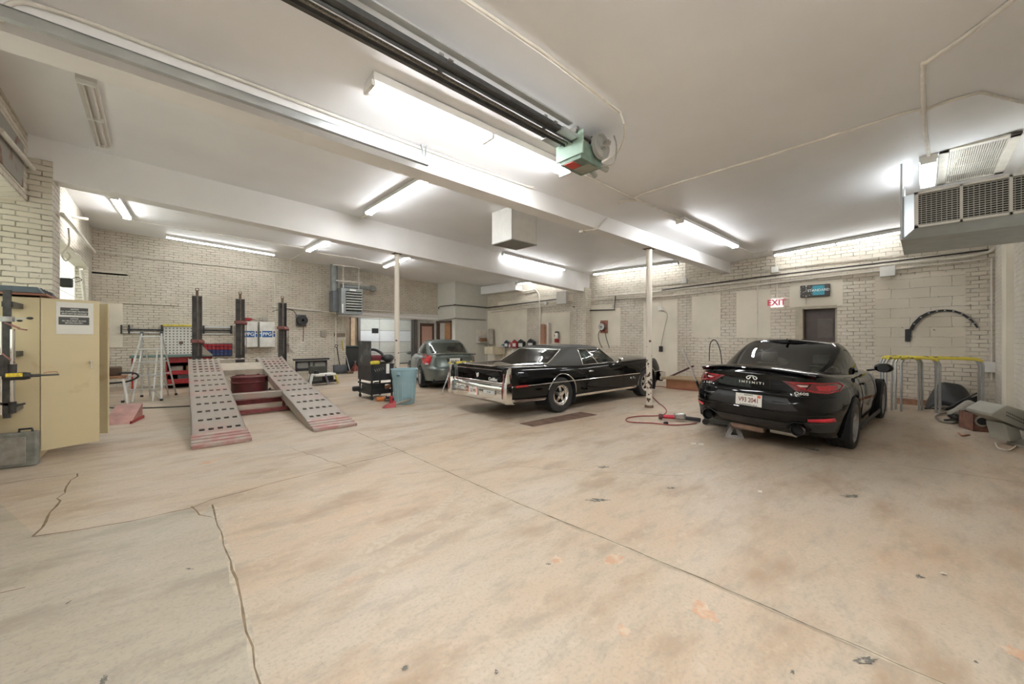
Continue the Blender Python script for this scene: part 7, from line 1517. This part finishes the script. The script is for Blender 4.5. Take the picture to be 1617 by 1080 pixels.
# junk pile
def coil(name, label, pts, r, mat, cat='hoop'): return tag(MB().tube([G(x, y, z) for x, y, z in pts], r, 8, 4, closed=True).build(name, mat), label, cat)
coil('grey_hoop', 'grey ring shaped trim strip on the floor left of the junk pile', [(1478, 657, .02), (1492, 652, .03), (1506, 651, .05), (1508, 662, .03), (1505, 668, .02), (1485, 665, .02)], .016, pm('grey rubber', (.20, .18, .15), .6))
o0 = G(1535, 668); t = thing('junk_heap', 'heap of torn grey sheeting and black hoses on the floor at right', 'rubbish heap', o0)
P = [];
for i in range(15):
    u_ = i / 14; P.append([]); p = G(lp(1496, 1562, u_), lp(662, 664, u_)) - o0
    for j in range(7):
        v = j / 6; P[-1].append((p.x + .35 * v - .05, p.y, .05 + (.20 + .16 * u_) * math.sin(PI * (.1 + .8 * v)) * math.sin(PI * (.12 + .8 * u_)) + .02 * math.sin(11 * u_ + 5 * v)))
mb = MB(); mb.grid(P); o = mb.build('grey_sheet', pm('dusty grey plastic sheet', (.36, .34, .30), .6, 0, .2, 8, .4), t); o.modifiers.new('s', 'SOLIDIFY').thickness = .012
mb = MB()
for k in range(16):
    a_ = random.random() * 6.3; c = G(random.uniform(1508, 1572), random.uniform(666, 674)) - o0; mb.tube([(c.x + .14 * math.cos(a_ + j) * random.uniform(.4, 1), c.y + .14 * math.sin(a_ + j), .03 + .03 * random.random() * j) for j in range(6)], .02, 6, 3)
mb.build('black_hoses', M_black, t)
tag(MB().sph(G(1529, 668) + Vector((0, 0, .07)), .12, 14, (1, 1, .6)).build('red_bag', pm('red plastic bag', (.55, .05, .07), .4, 0, .3, 9, .4)), 'crumpled red plastic bag beside the rusty crate', 'bag')
a, b = G(1537, 681), G(1579, 684); t = thing('rusty_crate', 'rusty pierced metal box full of dark parts at right', 'crate', a, math.atan2((b - a).y, (b - a).x)); l = (b - a).length; M_cr = pm('rusty red brown steel', (.20, .095, .065), .6, .2, .35, 10, .2)
mb = MB(); mb.box((0, 0, 0), (l, .012, .28)); mb.box((0, .34, 0), (l, .352, .28)); mb.box((0, 0, 0), (.012, .35, .28)); mb.box((l - .012, 0, 0), (l, .35, .28)); mb.box((0, 0, 0), (l, .35, .012)); mb.build('box', M_cr, t, smooth=False)
mb = MB(); mb.lathe([(.06, -.01), (.085, -.012), (.085, .0), (.06, 0)], (l * .32, 0, .17), 'y', 20); mb.lathe([(.03, -.01), (.05, -.012), (.05, 0)], (l * .7, 0, .17), 'y', 16); mb.split('ring', M_steel, t); mb = MB(); mb.cyl((l * .32, -.004, .17), (l * .32, -.014, .17), .055, 18); mb.cbox((l * .7, -.006, .17), (.1, .01, .07)); mb.split('port', M_dark, t, smooth=False)
mb = MB(); 
for k in range(8): mb.cbox((random.uniform(.06, l - .06), random.uniform(.08, .28), .26 + random.random() * .05), (.12, .1, .08), Matrix.Rotation(random.random() * .2, 4, 'X'))
mb.split('dark_part', M_blackm, t, bevel=.01, smooth=False); mb = MB(); mb.beam((l * .45, -.03, .15), (l * .85, -.06, .02), .03, .03); mb.build('lever', M_black, t)
tag(MB().cbox(G(1534, 677, .02), (.05, .06, .03)).build('rubber_block', M_black, bevel=.008), 'small black rubber block beside the rusty crate', 'block')
tag(MB().tube(gp((1514, 684), (1519, 688), (1524, 687), (1531, 686.5)), .012, 6, 3).build('orange_strap', pm('orange brown', (.36, .14, .07), .5)), 'short orange brown strap on the floor before the crate', 'strap')
tag(MB().cbox(G(1585, 681, .03), (.3, .2, .05)).build('cardboard_scrap', pm('pale scrap', (.55, .48, .36), .8), bevel=.01), 'pale scrap on the floor right of the rusty crate', 'scrap')
# grey slatted unit at the right edge
M_gp = pm('grey beige plastic', (.33, .32, .27), .5, 0, .1, 6); o0 = G(1606, 704); t = thing('floor_console', 'grey beige slatted plastic unit on a pedestal at the right edge', 'appliance', o0, math.atan2(-.2, 1) * 0)
def o_(x, y, z=None, dpt=None): return (Vector((0, 0, H)) + ray(x, y) * (o0.dot(fw) + (dpt or 0))) - o0
A = [o_(1567, 653), o_(1590, 640), o_(1640, 655), o_(1640, 686), o_(1611, 676), o_(1568, 658)]; B = [p + fw * .32 + Vector((0, 0, .02)) for p in A]
mb = MB(); mb.add(A + B, [(0, 1, 2, 3, 4, 5)] + [(6 + 5, 6 + 4, 6 + 3, 6 + 2, 6 + 1, 6)] + [(k, (k + 1) % 6, 6 + (k + 1) % 6, 6 + k) for k in range(6)]); mb.build('head', M_gp, t, bevel=.012, smooth=False)
mb = MB()
for row in range(2):
    for k in range(16):
        p = o_(1589 + k * 2.9, 649.5 + k * 1.35 + row * 5, dpt=-.004); mb.add([p, p + rt * .012 + Vector((0, 0, -.003)), p + rt * .018 + Vector((0, 0, -.026)), p + rt * .006 + Vector((0, 0, -.023))], [(0, 1, 2, 3)])
mb.split('slot', M_dark, t, smooth=False)
mb = MB(); A = [o_(1585, 668, dpt=.02), o_(1611, 678, dpt=.02), o_(1616, 694), o_(1594, 698)]; B = [p + fw * .22 for p in A]; mb.add(A + B, [(0, 1, 2, 3), (7, 6, 5, 4), (0, 4, 5, 1), (1, 5, 6, 2), (2, 6, 7, 3), (3, 7, 4, 0)]); mb.build('pedestal', M_gp, t, bevel=.02, smooth=False)
mb = MB(); A = [G(x, y) - o0 for x, y in ((1590, 700), (1640, 716), (1650, 696), (1597, 690))]; mb.add(A + [p + Vector((0, 0, .035)) for p in A], [(3, 2, 1, 0), (4, 5, 6, 7), (0, 1, 5, 4), (1, 2, 6, 5), (2, 3, 7, 6), (3, 0, 4, 7)]); mb.build('base', M_gp, t, bevel=.01, smooth=False)
mb = MB(); mb.tube([G(x, y, .01) - o0 for x, y in ((1572, 699), (1576, 707), (1590, 711), (1600, 707), (1612, 697))], .008, 6, 4); mb.build('cable', M_pipe, t)
# paper litter and floor bits
for x, y, s, lb in ((1095, 701, .05, 'small pale paper scrap on the floor before the jack stand'), (1107, 702, .05, 'second pale paper scrap beside the first before the jack stand'), (1200, 777, .025, 'tiny white scrap on the open floor below the modern coupe'), (1490, 907, .02, 'small white paint chip at lower right')):
    c = G(x, y); a_ = random.random() * 3; mb = MB(); mb.add([(c.x + s * math.cos(a_ + k * PI / 2) * (1 + .4 * (k % 2)), c.y + s * math.sin(a_ + k * PI / 2), .006 + .006 * (k == 2)) for k in range(4)], [(0, 1, 2, 3)]); tag(mb.build('paper_scrap', M_paper, smooth=False), lb, 'litter')
# left wall details
L_ = lambda x, y, off=.0: WX(x, y, XL + off)
conduit([L_(98, 338, .3), L_(150, 398, .1)], .03, 'white pipe slanting along the top of the left wall')
conduit([L_(128, 425, .1), L_(134, 475, .1)], .035, 'white pipe leaning in the far left corner')
conduit([WY(95, 340, 13.0), WY(139, 346, 13.0)], .03, 'white pipe stub sticking out from the left wall')
t = thing('window_motor', 'small dark box with wire loop beside the left window', 'motor', WY(104, 446, 9.62) + Vector((0, .0, 0))); mb = MB(); mb.cbox((0, .06, 0), (.14, .14, .15)); mb.build('case', pm('dark green grey plastic', (.05, .055, .05), .5), t, bevel=.02); mb = MB(); mb.tube([(.05, .05, .06), (.12, .05, .1), (.17, .05, .06), (.1, .05, .02)], .006, 6, 4); mb.build('wire', M_black, t)
conduit([WY(108, 360, 9.6), WY(109, 385, 9.6), WY(101, 396, 9.6), WY(97, 402, 9.6), WY(104, 412, 9.6), WY(111, 405, 9.6), WY(105, 398, 9.6)], .012, 'white conduit with a loop beside the left pier')
conduit([L_(0, 205, .06), L_(66, 283, .06)], .03, 'dusty pipe running along the top of the near left wall')
mb = MB(); mb.box((XL, 4.5, 3.62), (XL + .012, B2a - .3, H + 2.7)); struct('trim_rough_patch', mb, pm('rough grey render', (.33, .31, .27), .9, 0, .3, 3, 1.0, bscale=12, col2=(.22, .13, .10), thr=(.58, .64)), smooth=False)

mb = MB()
for pts in (((560, 880), (640, 840), (700, 800), (730, 770)), ((600, 900), (680, 850), (745, 805), (775, 772)), ((1180, 770), (1240, 745), (1330, 715)), ((1130, 760), (1200, 735), (1280, 708)), ((850, 745), (960, 735), (1080, 742), (1190, 735))):
    crack(mb, list(pts), .10, .02, .0018, .15)
struct('trim_tyre_marks', mb, pm('faint tyre marks', (.43, .345, .26), .6, 0, .3, 22, col2=(.48, .41, .325), thr=(.40, .58)), smooth=False)
